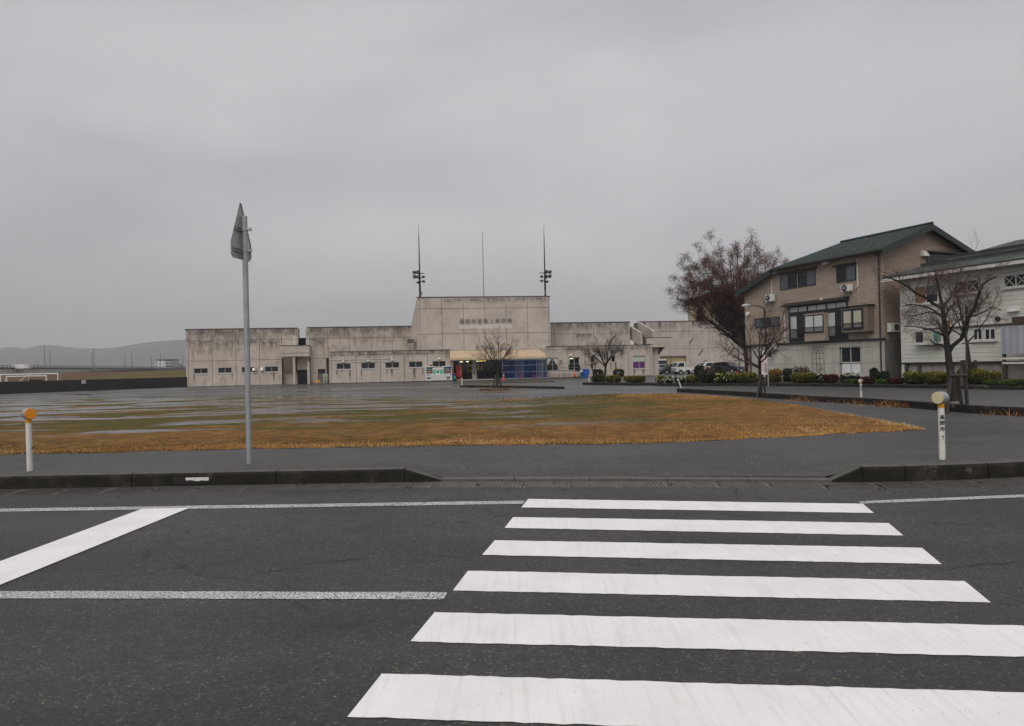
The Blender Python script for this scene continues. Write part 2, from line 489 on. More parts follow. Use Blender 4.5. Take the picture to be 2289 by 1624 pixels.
M['purple'] = pm('purple_curtain', (.10, .022, .13), .9, .2, 9.)
M['cream_wall'] = pm('cream_shutter', (.50, .38, .20), .7, .08, 2.)
M['yellow_poster'] = pm('yellow_poster', (.52, .45, .12), .7, .15, 9.)
M['paper'] = pm('paper_notice', (.55, .53, .50), .8, .1, 9.)
M['pipe_blue'] = pm('blue_grey_pipe', (.22, .27, .36), .45, .12, 6., metal=.3)
M['pipe'] = pm('rusty_scaffold_pipe', (.20, .17, .15), .6, .25, 6., metal=.3)
M['wood'] = pm('weathered_stake', (.045, .036, .028), .85, .3, 8., bump=.4)
M['wood_pale'] = pm('pale_stake', (.26, .17, .09), .85, .25, 8.)
M['bark'] = pm('wet_bark', (.016, .0125, .0105), .75, .45, 9., bump=.8, bscale=30)
M['twig'] = pm('dark_twig', (.030, .020, .016), .8, .35, 3.)
M['twig_red'] = pm('reddish_twig', (.075, .045, .036), .8, .3, 3.)
M['tyre'] = pm('tyre_rubber', (.012, .012, .012), .8, .2, 12.)
M['rim'] = pm('wheel_rim', (.42, .42, .42), .35, .12, 9., metal=.6)
def lamp_mat(name, col, s):
    t = NT(name); t.set(col=col, emit=col, es=s, rough=.5); return t.m
M['lamp_on'] = lamp_mat('lit_tube', (1., .93, .55), 1.1)
M['lamp_on2'] = lamp_mat('lit_yellow_tube', (1., .8, .2), .8)
M['soil'] = pm('dark_bed_soil', (.026, .020, .014), .9, .45, 3., bump=.8, bscale=20)
def mesh_sheet():
    t = NT('blue_mesh_sheet'); P = t.pos(kind='Object')
    c = t.ramp(t.noise(1.2, 5), (.3, (.005, .020, .085)), (.7, (.009, .042, .16)))
    t.set(col=c, rough=.6, spec=.3, alpha=t.ramp(t.noise(.9, 5, .6, t.pos((1, 1, .3))), (.3, .36), (.7, .62)))
    return t.m
M['sheet'] = mesh_sheet()

# ================================================================== SETTING: road, kerb, ground
def struct(o): o['kind'] = 'structure'; return o
def grid_sheet(name, xs, ts, fn, mat):
    V = []; nx = len(xs)
    for t_ in ts:
        for x_ in xs: V.append(fn(x_, t_))
    Fc = [(j * nx + i, j * nx + i + 1, (j + 1) * nx + i + 1, (j + 1) * nx + i) for j in range(len(ts) - 1) for i in range(nx - 1)]
    return np_mesh(name, V, Fc, mat)
xs_r = [-70, -45, -30, -20] + [i * .5 for i in range(-32, 33)] + [20, 30, 45, 70]
def road_pt(x, t_):
    y1 = Yk(x) - .45; y = lerp(-9., y1, t_)
    return (x, y, road_z(y))
road = struct(grid_sheet('road', xs_r, [i / 12 for i in range(13)], road_pt, M['road']))
# near pavement behind the camera side and a wide underlay so that nothing is empty
struct(MB().quad((-70, -14, -.02), (70, -14, -.02), (70, -9, -.02), (-70, -9, -.02)).build('pavement', M['path']))
struct(MB().quad((-7000, -400, -.9), (7000, -400, -.9), (7000, 9000, -.9), (-7000, 9000, -.9)).build('terrain', pm('far_earth', (.06, .055, .035), .9, .3, .02)))
# asphalt path along the kerb and round the grass: laid 4 mm over the lot
fn_near = poly_fn([(p.x, p.y) for p in [at_g(*q) for q in ((-300, 1026), (0, 1018), (400, 1008), (900, 998.5), (1300, 994), (1500, 990), (1640, 984), (1800, 975), (1950, 967), (2072, 961.5))]])
FAR_PX = ((-300, 899), (0, 893), (400, 888.5), (800, 889), (1150, 891.5), (1250, 887), (1380, 881.5), (1500, 881.5), (1600, 886), (1700, 897), (1800, 910), (1900, 926), (1990, 945), (2072, 961))
fn_far = poly_fn(sorted([(p.x, p.y) for p in [at_g(*q) for q in FAR_PX[:9]]]))
tip = at_g(2072, 961.2)
far_pts = [at_g(*q) for q in FAR_PX]
xs_g = [-900, -400, -200, -120, -80, -60, -45, -35] + [i * .5 for i in range(-56, 57)] + [35, 45, 60, 80, 120, 200, 400, 900]
ts_g = [.16, .3, .5, .75, 1, 1.4, 1.8, 2.2, 2.7, 3.3, 4, 5, 6, 7, 8, 9, 10, 12, 14, 16, 20, 26, 34, 44, 60, 90, 140, 220, 400, 900]
ground = struct(grid_sheet('ground', xs_g, ts_g, lambda x, t_: (x, Yk(x) + t_, zg(x, Yk(x) + t_) - (.05 if x < tip.x - .6 and Yk(x) + t_ < fn_near(x) - .3 else 0)), M['lot']))

def path_pt(x, t_):
    y = Yk(x) + .17 + t_ * (fn_near(x) + .15 - Yk(x) - .17); return (x, y, zg(x, y) + .004)
xs_p = [x for x in xs_r if -45 <= x <= 9.5]
struct(grid_sheet('footpath', [-70, -45, -30] + [x for x in xs_r if -30 < x <= 20] , [i / 10 for i in range(11)],
    lambda x, t_: (lambda y: (x, y, zg(x, y) + .004))(Yk(x) + .17 + t_ * ((fn_near(min(x, tip.x)) if x < tip.x else tip.y + (x - tip.x) * .25 + .8) + .12 - Yk(x) - .17)), M['path']))
# drive that bends round the right end of the grass
fp = [at_g(*q) for q in ((1512, 880.5), (1540, 881.2), (1600, 885), (1700, 896), (1800, 909), (1900, 925), (1990, 944), (2075, 961), (2289, 985), (2500, 1000))]
kp = [at_g(*q) for q in ((1512, 877.1), (1540, 878.2), (1600, 881.8), (1700, 889), (1816, 898), (1900, 902.3), (1960, 906), (2060, 914.5), (2289, 931.5), (2500, 945))]
V = []; Fc = []
for a, b in zip(fp, kp):
    for q in range(9):
        p = a.lerp(b, q / 8); V.append((p.x, p.y, zg(p.x, p.y) + (.012 if 0 < q < 8 else -.03)))
for i in range(len(fp) - 1):
    for q in range(8): Fc.append((i * 9 + q, i * 9 + q + 1, (i + 1) * 9 + q + 1, (i + 1) * 9 + q))
struct(np_mesh('drive', V, Fc, M['path']))

# grass field: columns between near and far edge
far_sorted = [(p.x, p.y) for p in far_pts]
def field_far(x):
    # upper boundary seen as a function of x (single valued along the pixel polyline)
    best = None
    for (a, b) in zip(far_sorted[:-1], far_sorted[1:]):
        if min(a[0], b[0]) <= x <= max(a[0], b[0]):
            t_ = (x - a[0]) / (b[0] - a[0] + 1e-9); yy = a[1] + (b[1] - a[1]) * t_
            best = yy if best is None else max(best, yy)
    if best is None: best = far_sorted[0][1] if x < far_sorted[0][0] else tip.y
    return best
xs_f = [-60 + i * .5 for i in range(200)]
x_hi = max(p[0] for p in far_sorted)
xs_f = [x for x in xs_f if x < x_hi - .05] + [x_hi - .02]
def field_near(x): return fn_near(x) + .10 * math.sin(x * 2.3 + .5) * math.sin(x * .9) + .06 * math.sin(x * 7.1) + .04 * math.sin(x * 15.3 + 1) if x < tip.x else tip.y + (x - tip.x) * (field_far(x_hi - .02) - tip.y) / max(.1, x_hi - tip.x)
def field_pt(x, t_):
    a, b = field_near(x), field_far(x); b = max(b, a + .02)
    y = lerp(a, b, t_)
    w = .12 * math.sin(x * 3.1) * math.sin(x * 1.3 + 1) * (1 if t_ in (0, 1) else 0)
    hmp = .03 * smooth(t_ * 8) * smooth((1 - t_) * 3)
    return (x, y + w, zg(x, y) + .012 + hmp)
struct(grid_sheet('grass_field', xs_f, [0, .01, .03, .06, .1, .15, .2, .3, .4, .5, .6, .7, .8, .9, .96, 1], field_pt, M['field']))

# blades
rng = np.random.default_rng(3)
def blades(name, pts, h, w, tint, mat, lean=.5, parent=None):
    n = len(pts); ang = rng.uniform(0, 2 * math.pi, n); la = rng.uniform(0, 2 * math.pi, n); ll = rng.uniform(.1, lean, n) * h
    dx, dy = np.cos(ang) * w / 2, np.sin(ang) * w / 2
    V = np.zeros((n, 3, 3)); V[:, 0] = pts; V[:, 1] = pts; V[:, 2] = pts
    V[:, 0, 0] -= dx; V[:, 0, 1] -= dy; V[:, 1, 0] += dx; V[:, 1, 1] += dy
    V[:, 2, 0] += np.cos(la) * ll; V[:, 2, 1] += np.sin(la) * ll; V[:, 2, 2] += h
    Fc = np.arange(n * 3).reshape(n, 3)
    return np_mesh(name, V.reshape(-1, 3), Fc, mat, parent, np.repeat(tint, 3))
def vnoise(x, y, s, seed):
    r = np.random.default_rng(seed); g = r.random((64, 64))
    xi, yi = np.floor(x * s).astype(int), np.floor(y * s).astype(int); fx, fy = x * s - xi, y * s - yi
    fx = fx * fx * (3 - 2 * fx); fy = fy * fy * (3 - 2 * fy)
    G = lambda a, b: g[a % 64, b % 64]
    return (G(xi, yi) * (1 - fx) + G(xi + 1, yi) * fx) * (1 - fy) + (G(xi, yi + 1) * (1 - fx) + G(xi + 1, yi + 1) * fx) * fy
NB = 170000
X = rng.uniform(-26, x_hi, NB); U = rng.random(NB)
near = np.array([field_near(x) for x in X]); far = np.array([max(field_far(x), field_near(x) + .05) for x in X])
Y = near + (far - near) * U ** 2.0
clump = vnoise(X, Y, 1.6, 1) * .5 + vnoise(X, Y, 4.5, 2) * .5
leftwet = np.clip((4.5 - X) / 9, 0, 1) * np.clip((Y - 15) / 4, 0, 1)
edge = np.clip(1 - (Y - near) / 1.6, 0, 1)
keep = rng.random(NB) < np.clip(.15 + 1.1 * clump + .5 * edge - 1.0 * leftwet, .02, 1)
X, Y, near, clump, edge, leftwet = (q[keep] for q in (X, Y, near, clump, edge, leftwet))
Zb = np.array([zg(a, b) for a, b in zip(X, Y)])
hh = rng.uniform(.015, .055, len(X)) * (.45 + .9 * clump) * (1 + .25 * edge) * (1 + .02 * (Y - 13))
hump = .03 * np.clip((Y - near) * .5, 0, 1)
gr = vnoise(X, Y, .33, 5) + np.clip((Y - 15) / 9, 0, 1) * .16 - np.clip((X - 1) / 11, 0, 1) * .2
greenish = (gr > .60) & ((Y - near > .9) | (rng.random(len(X)) < .15))
fringe = (Y - near < .22) & (vnoise(X, Y, .5, 8) > .45)
tint = np.where(greenish | (fringe & (rng.random(len(X)) < .28)), rng.uniform(0, .33, len(X)), np.clip(.30 + .42 * vnoise(X, Y, .8, 6) + .30 * vnoise(X, Y * 1.7, .28, 7) + .12 * edge + rng.normal(0, .11, len(X)), .38, 1))
tag(blades('dry_grass', np.stack([X, Y, Zb + hump * .6], 1), hh, rng.uniform(.008, .02, len(X)) * (1 + .05 * (Y - 12)), tint, M['blades'], .9),
    'straw coloured short dry grass covering the field', 'grass', kind='stuff')

# painted markings: sheets on the road
def marking(name, px, mat, dz=.004, n=24):
    p = [at_road(*q) for q in px]           # TL TR BR BL
    V = []; Fc = []
    for i in range(n + 1):
        a = p[0].lerp(p[1], i / n); b = p[3].lerp(p[2], i / n)
        jt = lambda: random.uniform(-.006, .006)
        a = a + Vector((0, jt(), dz)); b = b + Vector((0, jt(), dz)); V += [tuple(a), tuple(b)]
    for i in range(n): Fc.append((2 * i, 2 * i + 1, 2 * i + 3, 2 * i + 2))
    o = np_mesh(name, V, Fc, mat, road); return o
STRIPES = [((1180.7, 1116.4), (1929, 1127.3), (1953.2, 1148), (1165.3, 1135.3)), ((1146.9, 1157), (1986, 1170.4), (2019.8, 1198.5), (1127.9, 1181.2)),
    ((1105.9, 1208.9), (2060.3, 1225.7), (2104.3, 1262.5), (1077.7, 1241.8)), ((1045.9, 1277.1), (2156.5, 1300.4), (2214.3, 1348), (1012.6, 1321.2)),
    ((971.5, 1370.4), (2287, 1400.2), (2372, 1472), (917.7, 1435.6)), ((853.6, 1507.3), (2490, 1556), (2640, 1668), (776.8, 1603.7))]
for s_ in STRIPES: marking('crosswalk_stripe', s_, M['paint'], n=60)
marking('edge_line', ((-700, 1149), (1174, 1120.2), (1168, 1127.4), (-700, 1155.5)), M['paint_worn'])
marking('edge_line', ((1918.5, 1121.6), (3500, 1057.6), (3500, 1063.6), (1925.5, 1127.2)), M['paint_worn'])
marking('centre_line', ((-900, 1320), (1001.5, 1325), (991, 1341), (-900, 1337)), M['paint_worn'])
p1, p2, p3, p4 = at_road(318, 1139.2), at_road(423, 1137.3), at_road(0, 1310), at_road(0, 1257)
q3 = p2 + (p3 - p2) * 1.9; q4 = p1 + (p4 - p1) * 1.9
V = [tuple(q + Vector((0, 0, .008))) for q in (p1, p2, q3, q4)]
np_mesh('diagonal_marking', V, [(0, 1, 2, 3)], M['paint'], road)

# cracks in the carriageway
def crack(px, w=.012):
    pts = []
    for a, b in zip(px[:-1], px[1:]):
        for k_ in range(7): pts.append(at_road(lerp(a[0], b[0], k_ / 7), lerp(a[1], b[1], k_ / 7)))
    V = []
    for i, p in enumerate(pts):
        e = w * random.uniform(.25, 1.) * (math.sin(math.pi * (i + .5) / len(pts)) ** .5); j = random.uniform(-.02, .02)
        V += [(p.x, p.y + j - e / 2, p.z + .003), (p.x, p.y + j + e / 2, p.z + .003)]
    np_mesh('crack', V, [(2 * i, 2 * i + 2, 2 * i + 3, 2 * i + 1) for i in range(len(pts) - 1)], M['dark'], road)
for q in (((944, 1240), (985, 1244), (1035, 1248), (1068, 1246)), ((690, 1260), (760, 1254), (835, 1247)), ((570, 1284), (640, 1273), (700, 1270)), ((1390, 1255), (1415, 1261), (1450, 1264)), ((1600, 1149.5), (1700, 1156), (1820, 1163)), ((2110, 1275), (2190, 1262), (2289, 1258), (2400, 1250)), ((300, 1186), (390, 1181)), ((1000, 1170), (1060, 1166)), ((2005, 1168), (2150, 1172), (2300, 1180))):
    crack(q, .014)
# kerb blocks swept along the kerb line
def kerb_block(x0, x1, h0=1., h1=1., n=6, top=.27):
    prof = [(0., 0.), (.012, .75), (.03, .93), (.065, 1.), (.18, 1.0), (.18, 0.)]
    mb = MB(); ring = []
    for i in range(n + 1):
        x = lerp(x0, x1, i / n); y = Yk(x); zb = road_z(y) - .03; hx = lerp(h0, h1, i / n)
        for (t_, k_) in prof:
            zt = road_z(y) + .012 + (top - road_z(y) - .012) * k_ * hx if k_ else zb
            mb.v.append((x, y + t_ - (.01 if k_ else 0), zt))
    k = len(prof)
    for i in range(n):
        for j in range(k):
            a, b = i * k + j, i * k + (j + 1) % k
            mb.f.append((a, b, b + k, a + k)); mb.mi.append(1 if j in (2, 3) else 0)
    mb.f.append(tuple(range(k))); mb.mi.append(0); mb.f.append(tuple(range(n * k, n * k + k))); mb.mi.append(0)
    return mb
kerb = thing('kerb', 'dark wet concrete kerb edging the road, lowered at the crossing', None); del kerb['label']; kerb['kind'] = 'structure'
XL = at_road(905, 1077.8).x; XR = at_road(1928, 1078).x
jx = at_road(619, 1082).x
xx = [XL, jx]
while xx[-1] > -40: xx.append(xx[-1] - 2.)
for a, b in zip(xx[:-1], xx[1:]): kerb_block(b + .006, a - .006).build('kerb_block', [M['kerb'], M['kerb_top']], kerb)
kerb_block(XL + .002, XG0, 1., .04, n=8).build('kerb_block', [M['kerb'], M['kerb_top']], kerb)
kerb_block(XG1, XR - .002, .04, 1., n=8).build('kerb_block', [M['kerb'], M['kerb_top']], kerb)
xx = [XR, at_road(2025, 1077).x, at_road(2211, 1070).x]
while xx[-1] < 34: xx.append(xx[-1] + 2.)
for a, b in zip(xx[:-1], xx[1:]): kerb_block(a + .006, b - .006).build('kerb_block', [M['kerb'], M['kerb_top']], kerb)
n_low = 5
for i in range(n_low):
    a = lerp(XG0, XG1, i / n_low); b = lerp(XG0, XG1, (i + 1) / n_low)
    kerb_block(a + .004, b - .004, .12, .12, 3).build('kerb_block', [M['gutter'], M['gutter']], kerb)
# outlet slot in the kerb face with a white strip painted as light showing through
xa, xb = at_road(388, 1087).x, at_road(470, 1085).x
ya = Yk((xa + xb) / 2)
slot = MB().box(xa, xb, ya - .012, ya + .05, road_z(ya) + .02, .205).build('drain_slot', M['dark'], kerb)
xc = at_road(415, 1087).x
plate = MB()  # no real part: white bar in place of the light through the slot
for i in range(14):
    u0, u1 = lerp(xc, xb - .01, i / 14), lerp(xc, xb - .01, (i + 1) / 14)
    plate.box(u0, u1, ya - .02, ya - .005, .172 - random.uniform(.004, .026), .200)
plate.build('slot_daylight', M['white_dirty'], kerb)

# gutter slabs with diagonal ribs
gut = thing('gutter', None, None); gut['kind'] = 'structure'
L_ = .62
mb = MB().box(0, L_ - .005, -.46, -.004, -.06, .0)
for k_ in range(12):
    x = .02 + k_ * (L_ - .05) / 12
    mb.prism([(x + .012, -.43), (x + .030, -.43), (x + .030 - .03, -.03), (x + .012 - .03, -.03)] if x > .03 else [(x + .012, -.43), (x + .03, -.43), (x + .02, -.03), (x, -.03)], .0005, .009, 'z')
slab0 = mb.build('gutter_slab', M['gutter'], gut)
first = True; x = -13.5
while x < 13.5:
    y0, y1 = Yk(x), Yk(x + L_)
    o = slab0 if first else slab0.copy()
    if not first: COL.objects.link(o)
    first = False
    o.location = (x, y0, road_z(y0) - .004); o.rotation_euler = (RSL, 0, math.atan2(y1 - y0, L_))
    x += L_ / 1
for s0, s1 in ((-70, -13.5), (13.6, 70)):
    n = 10; V = []
    for i in range(n + 1):
        x = lerp(s0, s1, i / n); y = Yk(x); V += [(x, y - .46, road_z(y) - .002), (x, y, road_z(y) - .002)]
    np_mesh('gutter_strip', V, [(2 * i, 2 * i + 2, 2 * i + 3, 2 * i + 1) for i in range(n)], M['gutter'], gut)
hole = MB().box(-.016, .016, -.035, .035, 0, .004)
hole0 = hole.build('drain_hole', M['dark'], gut)
x = -13.5 + L_; first = True
while x < 13.5:
    if random.random() < .5:
        y = Yk(x); o = hole0 if first else hole0.copy()
        if not first: COL.objects.link(o)
        first = False; o.location = (x - .01, y - .25, road_z(y) + .001)
    x += L_
# litter of dead leaves in the gutter and on the road
n = 150
X = rng.uniform(-9, 9, n); Yl = np.array([Yk(x) for x in X]) - np.abs(rng.normal(0, .45, n)) - .02
n2 = 6; X = np.concatenate([X, rng.uniform(-3, 5, n2)]); Yl = np.concatenate([Yl, rng.uniform(7.9, 8.9, n2)])
sz = rng.uniform(.008, .028, len(X)); V = []; Fc = []
for i, (a, b, s_) in enumerate(zip(X, Yl, sz)):
    z = road_z(b) + .014; r_ = random.uniform(0, 6.28)
    for k_ in range(4):
        V.append((a + math.cos(r_ + k_ * 1.57) * s_ * (1.4 if k_ % 2 else .8), b + math.sin(r_ + k_ * 1.57) * s_ * (1.4 if k_ % 2 else .8), z + random.uniform(0, .012)))
    Fc.append((4 * i, 4 * i + 1, 4 * i + 2, 4 * i + 3))
tag(np_mesh('leaf_litter', V, Fc, pm('rotten_leaf', (.022, .013, .007), .8, .4, 9.)), 'scattered dark dead leaves along the gutter', 'leaves', kind='stuff')

# drain channel across the lot on the left
V = []; Fc = []
dc = [at_g(*q) for q in ((0, 902), (391, 885.8), (600, 880.2), (838, 873), (1010, 870))]
for i, p in enumerate(dc): V += [(p.x, p.y - .15, .006), (p.x, p.y + .15, .006)]
struct(np_mesh('drain_channel', V, [(2 * i, 2 * i + 2, 2 * i + 3, 2 * i + 1) for i in range(len(dc) - 1)], M['gutter']))
# parking bay lines and a patch of kerb line in front of the entrance
lot_lines = []
for (x0, y0, x1, y1) in ((955, 861.2, 1000, 860.6), (1215, 853.6, 1250, 853.2), (1285, 852.4, 1310, 852), (1305, 851.3, 1330, 851)):
    a, b = at_g(x0, y0), at_g(x1, y1)
    struct(MB().quad((a.x, a.y - .25, .008), (b.x, b.y - .25, .008), (b.x, b.y + .25, .008), (a.x, a.y + .25, .008)).build('parking_line', M['paint_worn']))

# ------------------------------------------------------------------ low kerbs in the lot
def kerb_line(name, label, px, h=.15, w=.16, mat=None, seg=2.0, cat='kerb', fill=None):
    """free-standing kerb made of blocks following base pixels"""
    pts = [at_g(*q) for q in px]
    root = thing(name, None, None); root['kind'] = 'structure'
    for a, b in zip(pts[:-1], pts[1:]):
        d = b - a; L = d.length; d.normalize(); nrm = Vector((-d.y, d.x, 0))
        k = max(1, int(L / seg))
        for i in range(k):
            p, q = a + d * (L * i / k + .012), a + d * (L * (i + 1) / k - .012)
            mb = MB(); c = []
            for e in (p, q):
                z0 = zg(e.x, e.y)
                for (o_, z_) in ((0, -.05), (0, h * .85), (.02, h), (w, h), (w, -.05)):
                    r_ = e + nrm * o_; mb.v.append((r_.x, r_.y, z0 + z_))
            for j in range(5): mb.f.append((j, (j + 1) % 5, (j + 1) % 5 + 5, j + 5)); mb.mi.append(1 if j == 2 else 0)
            mb.f += [(0, 1, 2, 3, 4), (5, 6, 7, 8, 9)]; mb.mi += [0, 0]
            mb.build('kerb_block', [M['kerb'], M['kerb_top']], root)
    return root, pts
isl, isl_pts = kerb_line('island_kerb', '', ((1513, 877.3), (1640, 885), (1816, 898), (1928, 903.5), (2031, 911.5), (2166, 924), (2289, 931), (2600, 948)), .22, .3)
bed, bed_pts = kerb_line('bed_kerb', '', ((1302, 860.8), (1400, 861.8), (1515, 863.5), (1680, 863.6), (1816, 864), (1930, 866), (2050, 868.3), (2289, 872.5), (2600, 879)), .18, .16)
# soil of the raised bed behind its kerb, rising to the houses
V = []; Fc = []
back = [at_g(*q) for q in ((1312, 852), (1400, 850), (1515, 849), (1680, 846), (1816, 843), (1930, 842), (2050, 841), (2289, 838), (2600, 834))]
for i, (a, b) in enumerate(zip(bed_pts, back)):
    dirv = (b - a).normalized()
    far_ = a + dirv * (7 if i < 3 else 10)
    hts = (0.14, .2, .3, .35) if i >= 3 else (.14, .16, .16, .02)
    for k_, f_ in enumerate((.012, .15, .45, 1.)):
        p = a.lerp(far_, f_); V.append((p.x, p.y, hts[k_]))
for i in range(len(back) - 1):
    for k_ in range(3): Fc.append((i * 4 + k_, (i + 1) * 4 + k_, (i + 1) * 4 + k_ + 1, i * 4 + k_ + 1))
struct(np_mesh('planting_bed', V, Fc, M['soil']))
# tree island before the entrance
ti, ti_pts = kerb_line('tree_island_kerb', '', ((1028, 866), (1140, 868), (1257, 870.2)), .16, .2)
ti2, ti2_pts = kerb_line('tree_island_kerb', '', ((1110, 857.5), (1180, 855.5), (1240, 854.2)), .07, .15)
kerb_line('tree_island_kerb', '', ((1072, 873.5), (1108, 873), (1135, 872.2)), .1, .3)
a, b, c_, d_ = ti_pts[0], ti_pts[-1], at_g(1240, 866.8), at_g(1040, 862.5)
struct(MB().quad(*[(q.x, q.y, .10) for q in (a + Vector((.1, .15, 0)), b + Vector((-.1, .15, 0)), c_, d_)]).build('tree_bed', M['soil']))
# ================================================================== STADIUM
c0 = at_g(417, 865.2)
S = Frame((c0.x, c0.y), R(8.2))
VL, VT = -3.7, -3.35
stad = thing('stadium_building', 'long stained concrete stadium building with tall central block and low annexe', 'building', (c0.x, c0.y, 0), S.ang)
def panel(parent, s0, s1, z0, z1, v, mat, holes=(), depth=.12, name='wall_panel', j=.022):
    """one concrete panel: front at v, openings cut with their reveals"""
    s0 += j; s1 -= j; z0 += j; z1 -= j
    hs = [(max(a, s0), min(b, s1), max(c, z0), min(d, z1)) for (a, b, c, d) in holes if a < s1 and b > s0 and c < z1 and d > z0]
    xs = sorted({s0, s1, *[h[0] for h in hs], *[h[1] for h in hs]}); zs = sorted({z0, z1, *[h[2] for h in hs], *[h[3] for h in hs]})
    mb = MB()
    for a, b in zip(xs[:-1], xs[1:]):
        for c, d in zip(zs[:-1], zs[1:]):
            mx, mz = (a + b) / 2, (c + d) / 2
            if any(h[0] < mx < h[1] and h[2] < mz < h[3] for h in hs): continue
            mb.quad((a, v, c), (b, v, c), (b, v, d), (a, v, d))
    for (a, b, c, d) in [(s0, s1, z0, z1)] + hs:
        q = [(a, c), (b, c), (b, d), (a, d)]
        for i in range(4):
            (e, f), (g, h) = q[i], q[(i + 1) % 4]
            mb.quad((e, v, f), (g, v, h), (g, v + depth + (.15 if (a, b) != (s0, s1) else 0), h), (e, v + depth + (.15 if (a, b) != (s0, s1) else 0), f))
    return mb.build(name, mat, parent)
def window(parent, r, v, panes=2, sill=True, frame=None, gl=None, fw=.05, name='window', depth=.16, curtain=None):
    s0, s1, z0, z1 = r
    mb = MB(); y0, y1 = v + depth - .05, v + depth + .03
    mb.box(s0, s0 + fw, y0, y1, z0, z1).box(s1 - fw, s1, y0, y1, z0, z1).box(s0 + fw, s1 - fw, y0, y1, z1 - fw, z1).box(s0 + fw, s1 - fw, y0, y1, z0, z0 + fw)
    for i in range(1, panes):
        x = lerp(s0, s1, i / panes); mb.box(x - fw * .6, x + fw * .6, y0 - .01, y1, z0 + fw, z1 - fw)
    w = mb.build(name, frame or M['alu'], parent)
    for i in range(panes):
        a, b = lerp(s0, s1, i / panes), lerp(s0, s1, (i + 1) / panes)
        MB().box(a + .01, b - .01, y1 - .025, y1 - .01, z0 + .02, z1 - .02).build('pane', gl or M['glass'], w)
    if sill: MB().box(s0 - .05, s1 + .05, v - .06, v + depth, z0 - .09, z0 - .003).build('sill', M['white_sill'], w)
    return w
t = NT('soot_run'); P = t.pos(kind='Generated'); x, y, z = t.sep(P)
al = t.math('MULTIPLY', t.rng(z, 0., .85), t.math('MULTIPLY', t.rng(x, 0, .4), t.rng(x, .6, 1, 1, 0)))
al = t.math('MULTIPLY', al, t.ramp(t.noise(3., 5, .7, t.pos((4, 1, 1.2), kind='Object')), (.35, .1), (.6, 1.)))
t.set(col=(.030, .025, .021), rough=.9, alpha=t.math('MULTIPLY', al, .8)); M['run'] = t.m
t = NT('soot_patch'); P = t.pos(kind='Generated'); x, y, z = t.sep(P)
al = t.math('MULTIPLY', t.rng(z, .05, 1.), t.math('MULTIPLY', t.rng(x, 0, .12), t.rng(x, .88, 1, 1, 0)))
nz = t.math('ADD', t.math('MULTIPLY', t.noise(1., 6, .7, t.pos((5, 1, .9), kind='Object')), .55), t.math('MULTIPLY', t.noise(1.3, 5, .65, t.pos((1, 1, 1), kind='Object')), .55))
al = t.math('MULTIPLY', al, t.ramp(nz, (.46, 0.), (.60, 1.)))
t.set(col=t.ramp(t.noise(2.), (.3, (.055, .044, .036)), (.7, (.10, .082, .068))), rough=.9, alpha=t.math('MULTIPLY', al, .46)); M['patch'] = t.m
def run(parent, x, y, h, w, v):
    """a dark water run on the wall, starting at a pixel and going down h metres"""
    s, z = S.sz(x, y, v)
    MB().quad((s - w / 2, v - .004, z - h), (s + w / 2, v - .004, z - h), (s + w / 2, v - .004, z), (s - w / 2, v - .004, z)).build('water_stain', M['run'] if w < .85 else M['patch'], parent)
def wall_grid(parent, ss, zs, v, mat, holes=()):
    for a, b in zip(ss[:-1], ss[1:]):
        for c, d in zip(zs[:-1], zs[1:]): panel(parent, a, b, c, d, v, mat, holes)
def core(parent, s0, s1, v0, v1, z0, z1, mat=None, name='wall_core'):
    return MB().box(s0, s1, v0, v1, z0, z1).build(name, mat or M['conc_dark'], parent)
sx = lambda x, y, v=0.: S.sz(x, y, v)[0]
szz = lambda x, y, v=0.: S.sz(x, y, v)[1]

# ---- left block (main plane v = 0)
sE = sx(663.5, 760); zT = szz(474, 737); zA = szz(474, 761.2); zB = szz(474, 807)
ssL = [0, sx(421, 800), sx(474.2, 800), sx(527.4, 800), sx(580.1, 800), sx(630, 800)]
hL = [S.rect(433.6, 836, 464.3, 823.6), S.rect(487.7, 834.7, 517.8, 822), S.rect(540.3, 833.4, 570, 820.6), S.rect(592.4, 832, 621.7, 819.5)]
wall_grid(stad, ssL, [0, zB, zA, zT], 0, M['conc_hi'], hL)
sC0, sC1 = sx(658.6, 830), sx(663.9, 830)
zBal0, zBal1 = szz(660, 797, -1.5), szz(660, 773.4, -1.5)
wall_grid(stad, [ssL[-1], sE], [zBal0 - .2, zA, zT], 0, M['conc_hi'])
core(stad, .05, ssL[-1], .28, 1.5, 0, zT - .04)
core(stad, ssL[-1], sE - .03, .28, 1.5, zBal0 - .15, zT - .04)
MB().box(-.06, sE + .05, -.06, .6, zT, zT + .10).build('coping', M['coping'], stad)
MB().box(-.02, 0.02, .02, 1.5, 0, zT - .02).build('end_wall', M['conc_hi'], stad)
for r in hL: window(stad, r, 0)
for r in (S.rect(564.9, 829.6, 571.3, 823), S.rect(582.6, 829, 589.3, 822.6)):
    MB().box(r[0], r[1], -.28, 0, r[2], r[3]).prism([(-.30, r[2] + .02), (-.40, r[2] + .02), (-.30, r[3])], r[0] + .03, r[1] - .03, 'x').build('vent_hood', M['white'], stad)
for (x, y, h, w) in ((434, 837, 1.5, .3), (612, 832.5, 1.6, .35), (519, 836, 1.1, .2), (503, 850, .6, .15), (606, 833, .5, .2)): run(stad, x, y, h, w, 0)
